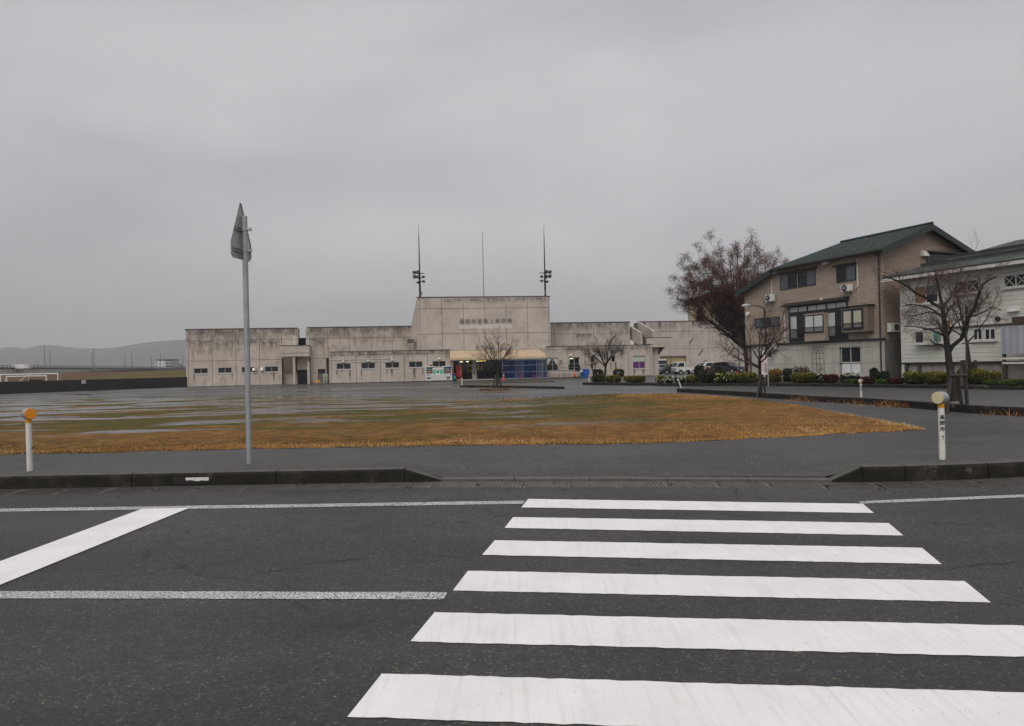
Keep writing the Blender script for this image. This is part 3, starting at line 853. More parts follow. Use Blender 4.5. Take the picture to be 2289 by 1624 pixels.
# ---- notch with louvre, balcony box and recess under it
s0, s1, z0, z1 = S.rect(662.4, 772, 687.5, 755.2)
lou = MB().box(s0, s1, .42, .5, z0 - .3, z1).build('louvre', M['dark'], stad)
for i in range(8): MB().prism([(.30, z0 + (z1 - z0) * i / 8), (.40, z0 + (z1 - z0) * (i + .55) / 8), (.41, z0 + (z1 - z0) * (i + .45) / 8), (.31, z0 + (z1 - z0) * i / 8 - .02)], s0 + .02, s1 - .02, 'x').build('slat', M['dark_metal'], lou)
for (xa_, xb_) in ((661, 666), (683.2, 688)):
    a, b = sx(xa_, 750), sx(xb_, 750); MB().box(a, b, .05, 1.4, z0 - .3, zT + .02).build('pilaster', M['conc_hi'], stad)
    MB().box(a - (.35 if xa_ < 670 else -.25), b - .3 if xa_ < 670 else b + .1, -.03, .0, z0 - .1, szz(664, 752)).build('pale_patch', M['white_conc'], stad)
b0, b1 = sx(627.8, 785, -1.5), sx(691.6, 785, -1.5)
bal = MB().box(b0, b1, -1.5, -.01, zBal0 + .42, zBal1).build('balcony', M['conc_hi'], stad)
MB().box(b0 + .04, b1 - .04, -1.46, -.02, zBal0, zBal0 + .39).build('balcony_band', M['conc_hi'], bal)
MB().box(b0 - .04, b1 + .04, -1.54, -1.3, zBal1, zBal1 + .07).build('coping', M['coping'], bal)
# sloping stair soffit in the recess, back wall and posts
zlow = szz(633, 836)
MB().prism([(-1.4, zBal0 - .01), (.85, zBal0 - .01), (.85, zlow)], b0 + .15, sC0 - .02, 'x').build('stair_soffit', M['conc_lo'], stad)
core(stad, ssL[-1], sx(663, 820), .9, 1.2, 0, zBal0, M['conc_lo'], 'recess_wall')
MB().box(sC0, sC1, -1.35, -.9, 0, zBal0 + .0).build('post', M['conc_lo'], stad)
r0 = S.rect(664.3, 858.5, 690, 824.5)
sh = core(stad, r0[0], r0[1], .25, .35, 0, r0[3], M['dark_metal'], 'roller_shutter')
nsl = 14
for i in range(nsl): MB().box(r0[0] + .03, r0[1] - .03, .21, .249, r0[3] * i / nsl + .02, r0[3] * (i + 1) / nsl - .02).build('slat', M['dark_metal'], sh)
p0 = S.rect(689.7, 857, 693.6, 809)
MB().box(p0[0], p0[1], -.9, .2, 0, p0[3]).build('post', M['conc_lo'], stad)
# ---- second wall, behind the annexe
sN = sx(687.8, 760); zT2 = szz(779.8, 732.2); zA2 = szz(779.8, 756.2); zB2 = szz(720, 801.2)
ss2 = [sN] + [sx(x, 745) for x in (732.3, 779.8, 829.2, 876.1, 921)]
wall_grid(stad, ss2, [zB2, zA2, zT2], 0, M['conc_hi'])
panel(stad, sx(664, 815), sN, zBal0 - 1.7, zBal0, 0, M['conc_lo'])
sD = sx(730, 830)
dr = S.rect(711, 857, 727.5, 825.2)
panel(stad, p0[1], sD, 0, zB2, 0, M['conc_lo'], [dr], depth=.3)
core(stad, sN, ss2[-1], .4, 1.5, 0, zT2 - .04)
MB().box(sN - .05, ss2[-1], -.06, .6, zT2, zT2 + .1).build('coping', M['coping'], stad)
door = MB().box(dr[0] + .02, dr[1], .15, .2, .05, dr[3] - .55).build('door', pm('grey_door', (.13, .125, .125), .5, .1), stad)
MB().box(dr[0] + .02, dr[1], .16, .2, dr[3] - .53, dr[3] - .02).build('transom', M['glass'], door)
MB().lathe([(.035, 0), (.035, .05)], (dr[0] + .25, .1, 1.0), 'y', 8).build('handle', M['galv'], door)
# ---- annexe (low block), plane VL
a0 = sx(735.5, 820, VL); zP = szz(795, 786.6, VL); zJ = szz(795, 793.8, VL)
ss3 = [a0] + [sx(x, 800, VL) for x in (740.3, 795.8, 850.1, 903.4, 955.6, 1005.6)]
h3 = [S.rect(752.4, 826.2, 784, 812.4, VL), S.rect(807.7, 825, 838.4, 811.1, VL), S.rect(861.6, 823.5, 892.1, 809.8, VL), S.rect(914.6, 822.1, 944.4, 808.5, VL), S.rect(966.9, 820.8, 996.4, 807.3, VL)]
wall_grid(stad, ss3, [0.05, zJ, zP], VL, M['conc_lo'], h3)
core(stad, a0 + .06, ss3[-1] - .02, VL + .3, -.05, 0, zP - .05)
MB().box(a0 + .02, a0 + .055, VL + .02, -.02, .05, zP - .02).build('end_wall', M['conc_lo'], stad)
MB().box(a0 - .04, ss3[-1], VL - .05, VL + .4, zP, zP + .07).build('coping', M['coping'], stad)
MB().box(a0 + .05, ss3[-1], VL + .03, VL + .28, -.02, .09).build('plinth', M['dark'], stad)
for r in h3: window(stad, r, VL)
for (x, y, h, w) in ((782, 827, 1.7, .35), (808, 826, 1.7, .22), (876, 825, 1.3, .5), (926, 823, 2.0, .55), (945, 823, 1.3, .22), (865, 826, 1.2, .18), (753, 828, 1.0, .3)): run(stad, x, y, h, w, VL)
def wall_lamp(x, y, v, small=False):
    s, z = S.sz(x, y, v); k = .55 if small else 1.
    l = MB().lathe([(.03, .14), (.11 * k, .10), (.17 * k, 0.), (.16 * k, -.05), (.05, -.10)], (s, v - .24, z), 'z', 10).build('wall_lamp', M['white'], stad, True)
    MB().tube([(s, v, z - .18 * k), (s, v - .2, z - .16 * k), (s, v - .24, z - .05)], .03, 6).build('lamp_arm', M['dark_metal'], l)
for q in ((767.8, 808.8), (823.3, 807.2), (876.8, 805.4), (981.8, 802.8)): wall_lamp(*q, VL)
for q in ((767.8, 803), (876.4, 799.6)): wall_lamp(*q, VL, True)
pa, pb = S.sz(735, 805.2, VL), S.sz(878, 802.6, VL)
MB().tube([(pa[0], VL - .05, pa[1]), (pb[0], VL - .05, pb[1])], .025, 6).build('conduit', M['white_sill'], stad)
pa, pb = S.sz(786, 809.6, VL), S.sz(862, 808.4, VL)
MB().tube([(pa[0], VL - .05, pa[1]), (pb[0], VL - .05, pb[1])], .025, 6).build('conduit', M['white_sill'], stad)

# ---- tall central block, plane VT
t0, t1 = sx(932.8, 700, VT), sx(1229.8, 690, VT)
zTT = szz(1083, 664.6, VT); zT1 = szz(1083.7, 689.4, VT); zT0 = szz(1083.7, 745.6, VT)
ssT = [t0] + [sx(x, 700, VT) for x in (938, 987.5, 1035.8, 1083.7, 1131.4, 1178.9, 1226)] + [t1]
wall_grid(stad, ssT, [zP - .3, zT0, zT1, zTT], VT, M['conc_tall'])
core(stad, t0 + .05, t1 - .05, VT + .28, 9, zP - .25, zTT - .05)
MB().box(t0 - .05, t1 + .05, VT - .06, VT + .6, zTT, zTT + .09).build('coping', M['coping'], stad)
tb = sx(919.3, 735, 0.)
# raking left cheek: front edge full height, back edge down to the wing
dz = [zP - .3, zT0 - .02, zT0 + .02, zT1 - .02]
def cheek(z0f, z1f, z0b, z1b): MB().quad((tb, -.01, z0b), (t0, VT, z0f), (t0, VT, z1f), (tb, -.01, z1b)).build('cheek_panel', M['conc_tall'], stad)
zbt = szz(919.3, 732.0)
cheek(zP - .3, zT0 - .03, zP - .3, zT0 - .03); cheek(zT0 + .03, zTT, zT0 + .03, max(zbt + .25, zT0 + .1))
MB().box(t0 + .02, t0 + .06, VT + .05, 6, zP - .2, zTT - .1).build('end_wall', M['conc_tall'], stad)
s, z = S.sz(926.5, 765, VT + 1.)
MB().prism([(VT + .2, z - .1), (VT + .2, z + .35), (VT + 1.6, z + .35), (VT + 1.9, z - .1)], s - .9, s - .1, 'x').build('vent_hood', M['conc_dark'], stad)
# letters of the name
ch = '長岡市営陸上競技場'
la, lb = S.sz(1031.6, 719.7, VT), S.sz(1138.2, 717.1, VT)
for i, c in enumerate(ch):
    f_ = i / (len(ch) - 1); s = lerp(la[0], lb[0], f_); z = lerp(la[1], lb[1], f_)
    text_mesh('letter', c, .62, M['brown_print'], stad, T(s, VT - .09, z) @ FACE , .012, .0)
r = S.rect(1025.5, 735.4, 1143.6, 725.0, VT)
n = 3
for i in range(n):
    MB().box(lerp(r[0], r[1], i / n), lerp(r[0], r[1], (i + 1) / n), VT - .012, VT - .004, r[2], r[3]).build('pale_strip', pm('repainted_strip', (.56, .53, .49), .8, .08, 2.), stad)

# ---- entrance under the awning
e0, e1 = ss3[-1], sx(1222, 800, VL)
zaw = szz(1100, 804, VL - 2.)
core(stad, e0, e1, VL + .05, VL + .3, szz(1100, 803.5, VL), zP, M['conc_lo'], 'lintel_wall')
core(stad, e0, sx(1014.5, 830, VL), VL + .02, VL + .5, 0, szz(1100, 803.5, VL), M['conc_lo'], 'jamb')
MB().box(e0, e1, VL - .3, VL + 4, .0, .14).build('entrance_step', M['white_conc'], stad)
VE = VL + 2.2
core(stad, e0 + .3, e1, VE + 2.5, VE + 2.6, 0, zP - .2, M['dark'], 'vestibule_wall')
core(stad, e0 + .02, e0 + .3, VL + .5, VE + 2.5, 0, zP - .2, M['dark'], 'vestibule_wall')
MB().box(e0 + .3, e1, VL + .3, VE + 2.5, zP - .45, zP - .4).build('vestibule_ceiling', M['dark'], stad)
gl = thing('entrance_glazing', None, None); gl.parent = stad; gl.location = (0, 0, 0)
t = NT('smoky_glazing'); t.set(col=(.006, .006, .006), rough=.05, alpha=.62, spec=.5); M['smoke'] = t.m
for i, xg in enumerate((1015, 1034, 1055, 1066, 1085, 1104, 1124, 1150, 1180, 1205)):
    s = sx(xg, 830, VE); MB().box(s - .05, s + .05, VE - .05, VE + .05, .14, zP - .45).build('mullion', M['dark_metal'], gl)
MB().box(e0 + .3, e1, VE - .05, VE + .05, zP - 1.25, zP - 1.12).build('transom_bar', M['dark_metal'], gl)
xs_gl = (1015, 1034, 1055, 1066, 1085, 1104, 1124, 1150, 1180, 1205, 1220)
for a, b in zip(xs_gl[:-1], xs_gl[1:]):
    MB().box(sx(a, 830, VE) + .06, sx(b, 830, VE) - .06, VE - .012, VE + .012, .15, zP - .46).build('pane', M['smoke'], gl)
for (x0, x1, yy, mm) in ((1028, 1034.5, 809.5, 'lamp_on'), (1042, 1048, 809.0, 'lamp_on'), (1063.5, 1069, 808.2, 'lamp_on'), (1071, 1087, 807.6, 'lamp_on2')):
    q0, q1 = S.sz(x0, yy, VE - .3), S.sz(x1, yy, VE - .3)
    MB().box(q0[0], q1[0], VE - .35, VE - .25, q0[1] - .06, q0[1] + .06).build('tube_lamp', M[mm], stad)
for (x0, y1, x1, y0) in ((1044.5, 815, 1053.8, 832), (1066, 815, 1071.5, 829), (1074.5, 814.5, 1078.5, 828.5), (1033.2, 816, 1034.9, 832)):
    r = S.rect(x0, y0, x1, y1, VE - .03); MB().box(r[0], r[1], VE - .05, VE - .03, r[2], r[3]).build('poster', M['yellow_poster'], stad)
r = S.rect(1048, 825.5, 1053.4, 820.6, VE - .06); MB().box(r[0], r[1], VE - .07, VE - .055, r[2], r[3]).build('poster_print', M['print'], stad)
r = S.rect(1055.5, 848, 1064.7, 803, VL + .3); col_ = MB().box(r[0], r[1], VL + .1, VL + .6, .14, r[3]).build('column', M['conc_tall'], stad)
r = S.rect(1056.2, 831, 1063.6, 819.2, VL + .1); MB().box(r[0], r[1], VL + .085, VL + .095, r[2], r[3]).build('notice', M['paper'], col_)
for i, w_ in enumerate(('使用中', '全面')):
    text_mesh('notice_text', w_, .15, M['print'], col_, T((r[0] + r[1]) / 2, VL + .08, lerp(r[3], r[2], .28 + .4 * i)) @ FACE, .002)
s, z = S.sz(1060, 834.2, VL + .1)
MB().lathe([(.12, 0), (.12, .01)], (s, VL + .085, z), 'y', 14).build('round_mark', M['print'], col_)
# awning: raking canvas with rounded lip and hipped ends
aw0, aw1 = sx(1005.5, 800, VL - 2.2), sx(1221.5, 797, VL - 2.2)
zt_, zl_, zb_ = szz(1110, 783.2, VL), szz(1110, 799.0, VL - 2.2), szz(1110, 803.6, VL - 2.2)
prof = [(VL - .02, zt_), (VL - 1.9, zl_ + .28), (VL - 2.1, zl_ + .15), (VL - 2.2, zl_ - .05), (VL - 2.2, zb_)]
ins = [.55, .16, .06, 0., 0.]
mb = MB()
for (pv, pz), ii in zip(prof, ins): mb.v += [(aw0 + ii * .25, pv, pz), (aw1 - ii, pv, pz)]
for i in range(4): mb.f.append((2 * i, 2 * i + 1, 2 * i + 3, 2 * i + 2)); mb.mi.append(0)
n = len(mb.v); mb.v += [(aw0 + .13, VL - .02, zb_), (aw1 - .1, VL - .02, zb_)]
mb.f += [(0, 2, 4, 6, 8, n), (1, n + 1, 9, 7, 5, 3), (8, 9, n + 1, n)]; mb.mi += [0, 0, 0]
aw = mb.build('awning', M['awning'], stad)
MB().box(aw0, aw1, VL - 2.18, VL - 2.1, zb_ - .06, zb_ - .003).build('awning_rail', M['galv'], aw)

# ---- right part of the annexe
ee = sx(1459, 815, VL)
zP2 = szz(1350, 773.5, VL); zJ2 = szz(1350, 780.6, VL)
ss4 = [e1, sx(1258, 800, VL), sx(1307, 800, VL), sx(1356, 800, VL), sx(1404.8, 800, VL), sx(1453.4, 800, VL), ee]
h4 = [S.rect(1223, 829.8, 1247.5, 800, VL), S.rect(1270.4, 828.6, 1297.7, 799, VL), S.rect(1321, 810, 1328.8, 796.8, VL), S.rect(1367, 809.8, 1375.2, 796.4, VL), S.rect(1415.5, 824.6, 1442.3, 795.4, VL)]
wall_grid(stad, ss4, [.05, zJ2, zP2], VL, M['conc_lo'], h4)
core(stad, e1, ee - .05, VL + .3, -.05, 0, zP2 - .05)
MB().box(e1, ee + .03, VL - .05, VL + .4, zP2, zP2 + .07).build('coping', M['coping'], stad)
MB().box(ee - .05, ee - .01, VL + .02, -.02, 0.05, zP2 - .02).build('end_wall', M['conc_lo'], stad)
for i, r in enumerate(h4):
    w = window(stad, r, VL, 2 if i in (0, 1, 4) else 1, sill=True)
    s0, s1, z0, z1 = r; cv = VL + .145
    if i == 0:
        for sg in (0, 1):
            a = lerp(s0, s1, .02 if sg == 0 else .52)
            b = lerp(s0, s1, .48 if sg == 0 else .98); zm_ = lerp(z0, z1, .45)
            pts = [(a, z1 - .05), (b, z1 - .05), (lerp(a, b, .15 if sg == 0 else .85), zm_), (a if sg == 0 else b, zm_ + .0)]
            if sg: pts = [(a, z1 - .05), (b, z1 - .05), (b, zm_), (lerp(a, b, .75), zm_)]
            MB().prism(pts, cv - .02, cv, 'y').build('curtain', M['curtain'], w)
    if i == 1:
        for a, b in ((.01, .12), (.88, .99)): MB().box(lerp(s0, s1, a), lerp(s0, s1, b), cv - .02, cv, lerp(z0, z1, .4), z1 - .05).build('curtain', M['curtain'], w)
        MB().box(lerp(s0, s1, .15), lerp(s0, s1, .42), VL + .1, VL + .14, z1 - .2, z1 - .12).build('tube_lamp', M['lamp_on'], w)
    if i == 4:
        for q in range(12):
            a, b = lerp(s0, s1, .03 + q * .94 / 12), lerp(s0, s1, .03 + (q + .9) * .94 / 12)
            MB().box(a, b, cv - .03 + .015 * (q % 2), cv, lerp(z0, z1, .54), z1 - .06).build('curtain', M['curtain'], w)
            MB().box(a, b, cv - .03 + .015 * (q % 2), cv, z0 + .05, lerp(z0, z1, .535)).build('curtain', M['purple'], w)
    if i in (0, 1):
        MB().box(s0, s1, VL + .10, VL + .15, lerp(z0, z1, .52), lerp(z0, z1, .545)).build('rail', M['alu'], w)
for (x, y, h, w) in ((1418, 826, 1.1, .4), (1438, 826, 1.1, .45), (1376, 811, 1.8, .4), (1322, 811, 1.6, .3), (1330, 811, 1.4, .3), (1365, 811, 1.2, .25), (1340, 785, 1.0, .5), (1390, 783, 1.3, .7), (1253, 805, 1.0, .5)): run(stad, x, y, h, w, VL)
wall_lamp(1275.2, 794.6, VL); wall_lamp(1325, 792, VL); wall_lamp(1370.6, 791.6, VL)
# ---- right wing upper wall
w0, w1 = sx(1230.2, 740), sx(1408.5, 735)
zT5 = szz(1327, 721.8); zA5 = szz(1327, 745.8)
ss5 = [w0] + [sx(x, 740) for x in (1239.3, 1282.7, 1327, 1373.5)] + [w1]
wall_grid(stad, ss5, [zP2 - .3, zA5, zT5], 0, M['conc_r'])
core(stad, w0, w1 - .05, .28, 1.5, 0, zT5 - .04)
MB().box(w0, w1 + .04, -.06, .6, zT5, zT5 + .1).build('coping', M['coping'], stad)
# ---- stair rising straight back between two raking parapets
zl = zP2 + .05
pA = sx(1437.5, 768, VL + .3); zTop = zT5 - .2
def raking(s0, s1, v0, v1, zf, zb, thick, mat):
    return MB().prism([(v0, zf), (v0, zf + thick), (v1, zb + thick), (v1, zb)], s0, s1, 'x').build('stair_parapet', mat, stad)
VB = 3.0
raking(pA - .35, pA, VL + .5, VB, zl - .1, zTop - 1.6, 1.75, M['conc_r'])
pB = sx(1447.5, 756, VL + .6)
raking(pB + .7, pB + 1.0, VL + .5, VB, zl + .5, zTop - .9, 1.3, M['conc_r'])
nst = 13
for i in range(nst):
    v0 = lerp(VL + 1, VB, i / nst); z = lerp(zl, zTop - .6, i / nst)
    MB().box(pA, pB + .7, v0, v0 + .6, z, z + .18).build('stair_tread', M['conc_dark'], stad)
# ---- landing balcony on the right and its raking underside
VBAL = VL - .05
q0, q1 = sx(1446, 765, VBAL), sx(1502, 765, VBAL)
zb0, zb1 = szz(1480, 776.2, VBAL), szz(1480, 755.4, VBAL)
bal2 = MB().box(q0, q1, VBAL, VBAL + .3, zb0 + .42, zb1).box(q1 - .3, q1, VBAL + .3, .8, zb0 + .42, zb1).build('balcony', M['conc_r'], stad)
MB().box(ee - .3, q1 - .03, VBAL + .03, .8, zb0, zb0 + .4).build('balcony_band', M['conc_r'], bal2)
MB().box(q0 - .03, q1 + .03, VBAL - .04, VBAL + .34, zb1, zb1 + .06).build('coping', M['coping'], bal2)
sA_, sB_, sC_ = ee + .02, sx(1491, 780, VBAL + .4), sx(1469, 804, VBAL + .4)
MB().prism([(sA_, zb0 - .01), (sB_, zb0 - .01), (sC_, szz(1469, 804, VBAL + .4)), (sA_, szz(1469, 804, VBAL + .4) - .1)], VBAL + 1.2, .7, 'y').build('stair_soffit', M['conc_dark'], stad)
MB().box(ee + .02, sx(1468, 815, VBAL + 1.6), VBAL + .9, VBAL + 1.15, 0, zb0 - .01).build('recess_wall', M['conc_r'], stad)
# ---- right block
VR = 20.
x0r = sx(1429.5, 760, VR)
zR = szz(1560, 718.4, VR); zRa = szz(1520, 741.4, VR); zRb = szz(1520, 780.4, VR)
ss6 = [x0r] + [sx(x, 760, VR) for x in (1457, 1498.5, 1541, 1583.5, 1625.5, 1668, 1710, 1752)]
gar = S.rect(1476, 836, 1533.6, 795.8, VR)
wall_grid(stad, ss6, [0, zRb, zRa, zR], VR, M['conc_r'], [gar])
core(stad, x0r + .03, ss6[-1], VR + .6, VR + 3, 0, zR - .04)
MB().box(x0r - .05, ss6[-1], VR - .06, VR + .6, zR, zR + .1).build('coping', M['coping'], stad)
shut = core(stad, gar[0], gar[1], VR + .45, VR + .5, 0, gar[3], M['cream_wall'], 'roller_shutter')
for i in range(16): MB().box(gar[0], gar[1], VR + .42, VR + .449, gar[3] * i / 16 + .01, gar[3] * (i + 1) / 16 - .01).build('slat', M['cream_wall'], shut)
t = NT('crack_filler'); t.set(col=t.ramp(t.noise(5), (.3, (.09, .07, .055)), (.7, (.16, .13, .105))), rough=.8); M['filler'] = t.m
for pts in (((1561, 795), (1566, 789), (1570, 783.5), (1572, 781)), ((1541, 768), (1545, 763), (1549, 756)), ((1628, 795), (1634, 788), (1638, 781), (1641, 776)), ((1575, 806), (1572, 812), (1581, 804)), ((1610, 800), (1612, 796))):
    pp = [S.sz(x, y, VR) for x, y in pts]
    MB().tube([(a, VR - .0, b) for a, b in pp], [.08] + [.11] * (len(pp) - 2) + [.05], 5).build('crack_repair', M['filler'], stad)
for (x, y, h, w) in ((1440, 720.5, 1.7, .5), (1475, 720, 1.5, .8), (1505, 719.5, 1.2, .9), (1550, 719.5, 1.1, .6)): run(stad, x, y, h, w, VR)
for (x, y, h, w) in ((447, 738.5, 1.5, 2.9), (500, 738, 1.5, 2.9), (553, 737, 1.3, 2.9), (605, 736.5, 1.3, 2.8), (646, 736, 1.5, 1.7), (447, 763, 1.6, 2.9), (500, 762.5, 1.5, 2.9), (553, 762, 1., 2.8), (605, 762, 1.7, 2.6), (709, 734, 1.4, 2.3), (709, 758, 2.2, 2.3), (898, 731.5, 1.6, 2.5), (805, 733.5, 1.0, 2.7), (852, 733, 1.0, 2.6), (756, 734, 1.1, 2.6), (660, 775, 1.1, 3.4)): run(stad, x, y, h, w, 0)
for (x, y, h, w) in ((1261, 723.6, 1.5, 2.4), (1305, 723.2, 1.5, 2.5), (1350, 722.5, 1.5, 2.6), (1391, 721.8, 2.4, 1.9), (1305, 747, 1.3, 2.4)): run(stad, x, y, h, w, 0)

for (x, y, h, w) in ((768, 788, .9, 2.9), (823, 787, .9, 2.9), (877, 786, .9, 2.9), (930, 785, .9, 2.8), (981, 784, .9, 2.6), (1282, 776.5, .9, 2.8), (1331, 775.5, 1.6, 2.7), (1381, 774.5, 1.6, 2.7), (1429, 773.5, 1.0, 2.7)): run(stad, x, y, h, w, VL)
for (x, y, h, w) in ((1012, 668, .8, 2.6), (1060, 667.5, .9, 2.6), (1108, 667, .9, 2.6), (1155, 666.5, .8, 2.6), (1203, 666, .8, 2.5)): run(stad, x, y, h, w, VT)
# ------------------------------------------------------------------ masts and flag pole on the tall block
def on_roof(x, y, v): s, z = S.sz(x, y, v); p = S.o + S.u * s + S.n * v; return p.x, p.y, z
def mast(x, label, mirror):
    bx, by, bz = on_roof(x, 664, VT + .8); bz = zTT
    Lm = (663 - 500) / F * 91
    root = thing('light_mast', label, 'light mast', (bx, by, bz), S.ang, 'floodlight masts on the central block')
    MB().tube([(0, 0, 0), (0, 0, 3.2)], [.13, .12], 8).tube([(0, 0, 3.2), (0, 0, Lm * .86)], [.09, .05], 8).build('pole', M['dark_metal'], root)
    MB().tube([(0, 0, Lm * .86), (0, 0, Lm * 1.02)], [.03, .012], 6).build('lightning_rod', M['dark_metal'], root)
    MB().box(-.14 if mirror else .12, -.02 if mirror else .3, -.12, .1, .35, .85).build('junction_box', M['galv'], root)
    MB().tube([(-.7, 0, 3.15), (.6, 0, 3.15)], .05, 6).tube([(-.7, 0, 2.6), (.6, 0, 2.6)], .05, 6).tube([(-.3, 0, 2.1), (.5, 0, 2.1)], .05, 6).build('crossarm', M['dark_metal'], root)
    sg = -1 if mirror else 1
    for (ox, oz, big, tilt) in ((-.62, 3.25, 1, 1), (-.15, 3.3, 1, 1), (-.6, 2.72, 1, 1), (-.12, 2.7, 1, 1), (.42, 2.7, 0, -1), (.45, 2.12, 0, -1), (-.2, 2.0, 0, 1)):
        k = .26 if big else .17; ox *= sg; tl = tilt * sg
        mb = MB().lathe([(.06, -.16), (k * .7, -.1), (k, .14), (k, .18)], (0, 0, 0), 'z', 10)
        f = mb.build('floodlight', M['dark_metal'], root, True); f.location = (ox, -.16, oz); f.rotation_euler = (R(115), 0, R(-55 * tl))
        g = MB().lathe([(k * .92, .182), (k * .92, .19)], (0, 0, 0), 'z', 10).build('lens', M['galv'], f)
    return root
mast(939, 'floodlight mast standing on the left end of the tall concrete block', False)
mast(1219, 'floodlight mast standing on the right end of the tall concrete block', True)
bx, by, bz = on_roof(1081.5, 664, VT + .5)
fpole = thing('flag_pole', 'thin bare flag pole rising from the middle of the tall block', 'flag pole', (bx, by, zTT))
Lf = (663 - 520) / F * 91.5
MB().tube([(0, 0, 0), (0, 0, Lf)], [.075, .04], 8).build('pole', M['galv'], fpole)
MB().lathe([(.02, -.09), (.09, -.04), (.09, .04), (.02, .09)], (0, 0, Lf + .08), 'z', 8).build('finial', M['galv'], fpole, True)
# ================================================================== NEAR STREET FURNITURE
def up_at(x, y):
    return at_g(x, y)
# pentagonal crossing sign seen from behind
pb = at_g(557.5, 1037.5)
Ys = pb.y
sign = thing('road_sign', 'grey back of a pentagonal road sign on a tall steel pole behind the kerb', 'road sign', (pb.x, pb.y, pb.z - .02))
topz = at_y(549, 486, Ys).z - pb.z
lean = at_y(549, 486, Ys).x - at_y(549.5 + 0, 486, Ys).x
MB().tube([(0, 0, 0), (0, 0, topz)], .041, 16).build('pole', M['galv'], sign, True)
MB().lathe([(.043, 0), (.043, .03), (.02, .045)], (0, 0, topz), 'z', 16).build('pole_cap', M['galv'], sign, True)
dv = Vector((.17, .985, 0)); nb = Vector((.985, -.17, 0))      # plane direction, back normal
def spx(x, y, w):   # pixel -> coordinate along plane and height, plane passes pole offset
    return w
zb, zs, za = at_y(542, 577, Ys).z - pb.z, at_y(542, 540, Ys).z - pb.z, at_y(540, 451.5, Ys).z - pb.z
ang = math.atan2(dv.y, dv.x)
face = thing('sign_face', None, None); face.parent = sign
off = -nb * .075
face.location = (off.x + .01, off.y - .02, 0); face.rotation_euler = (0, 0, ang)
def pent(hw, zb, zs, za, r=.05):
    pts = []
    for (x, z) in ((-hw + r, zb), (hw - r, zb), (hw, zb + r), (hw, zs), (hw * .82, zs + (za - zs) * .2), (r * .6, za - r * .45), (0, za), (-r * .6, za - r * .45), (-hw * .82, zs + (za - zs) * .2), (-hw, zs), (-hw, zb + r)): pts.append((x, z))
    return pts
P5 = pent(.275, zb, zs, za)
MB().prism(P5, -.002, .002, 'y').build('plate', M['sign_back'], face)
mb = MB()
for i in range(len(P5)):
    a, b = P5[i], P5[(i + 1) % len(P5)]
    mb.tube([(a[0], -.008, a[1]), (b[0], -.008, b[1])], .009, 5)
mb.build('rim', M['galv'], face)
MB().prism(pent(.265, zb + .012, zs, za - .02), .0025, .004, 'y').build('front_sheet', pm('blue_sign_front', (.02, .09, .42), .4, .05), face)
for z in (zs + (za - zs) * .33, zb + .13):
    hw = .22 if z < zs else .15
    MB().box(-hw, hw, -.032, -.004, z - .03, z + .03).build('stiffener', M['galv'], face)
    MB().box(-hw, hw, -.036, -.0325, z - .008, z + .008).build('stiffener_slot', M['dark'], face)
    MB().lathe([(.05, -.022), (.05, .022)], (0, 0, z), 'z', 16).box(.045, .1, -.025, .025, z - .02, z + .02).build('clamp', M['galv'], sign, True)
MB().box(.14, .23, -.0065, -.0045, zb + .2, zb + .31).box(.15, .22, -.0065, -.0045, zb + .34, zb + .39).build('sticker', M['white'], face)
# delineator posts
def delineator(px, py, h, label, ref, tilt=0., yaw=0., text=False, dia=.078, group='reflector posts along the kerbs', hd=.155):
    p = at_g(px, py)
    root = thing('delineator_post', label, 'reflector post', (p.x, p.y, p.z - .03), 0, group, ry=tilt)
    MB().tube([(0, 0, 0), (0, 0, h - hd - .055 + .03)], dia / 2, 14).build('post', M['white_dirty'], root, True)
    MB().tube([(0, 0, h - hd - .055 + .03), (0, 0, h - hd + .035)], dia / 2 + .001, 14).build('band', M['amber'], root, True)
    hdv = thing('reflector_head', None, None); hdv.parent = root; hdv.location = (0, 0, h - hd / 2 + .03); hdv.rotation_euler = (0, 0, yaw)
    mb = MB().lathe([(hd * .30, .075), (hd * .46, .06), (hd * .5, .02), (hd * .5, -.075)], (0, 0, 0), 'y', 22)
    mb.build('housing', M['galv'], hdv, True)
    MB().lathe([(hd * .48, -.0755), (hd * .47, -.082), (hd * .1, -.084)], (0, 0, 0), 'y', 22).build('lens', ref, hdv, True)
    if text:
        for i, c in enumerate('長岡市'):
            o = text_mesh('post_text', c, .066, M['print'], root, T(-.014, -dia / 2 - .0035, h * .62 - i * .078 + .03) @ Matrix.Rotation(R(-14), 4, 'Z') @ FACE, .0015, .0008)
        MB().lathe([(.011, 0), (.011, .003)], (-.008, -dia / 2 - .003, h * .38), 'y', 10).box(-.010, -.006, -dia / 2 - .003, -dia / 2, h * .38 - .05, h * .38).build('mark', M['print'], root)
    else:
        MB().lathe([(.01, -.012), (.01, .012)], (dia / 2, 0, h * .4), 'x', 8).build('bolt', M['dark_metal'], root)
    return root
delineator(67, 1054, .925, 'white post with orange reflector by the kerb at the left edge', M['orange'], R(-.6), R(56), hd=.165)
delineator(2106.5, 1028, .915, 'large white post with cream reflector and black writing on the right kerb', M['cream_ref'], 0, R(-60), True, hd=.165)
delineator(1925, 891, .80, 'white post with cream reflector on the island kerb before the flower bed', M['cream_ref'], 0, R(-50), True, hd=.15)
delineator(1525, 874.5, .74, 'crooked white post tilted at the tip of the island kerb', M['white_dirty'], R(-17), R(-30), hd=.12)
delineator(1032.6, 863, .70, 'thin white post at the left end of the tree island', M['cream_ref'], 0, 0, hd=.15, dia=.1)
delineator(1317, 857.3, .75, 'white post with orange top at the end of the hedge', M['orange'], 0, 0, hd=.14, dia=.1)

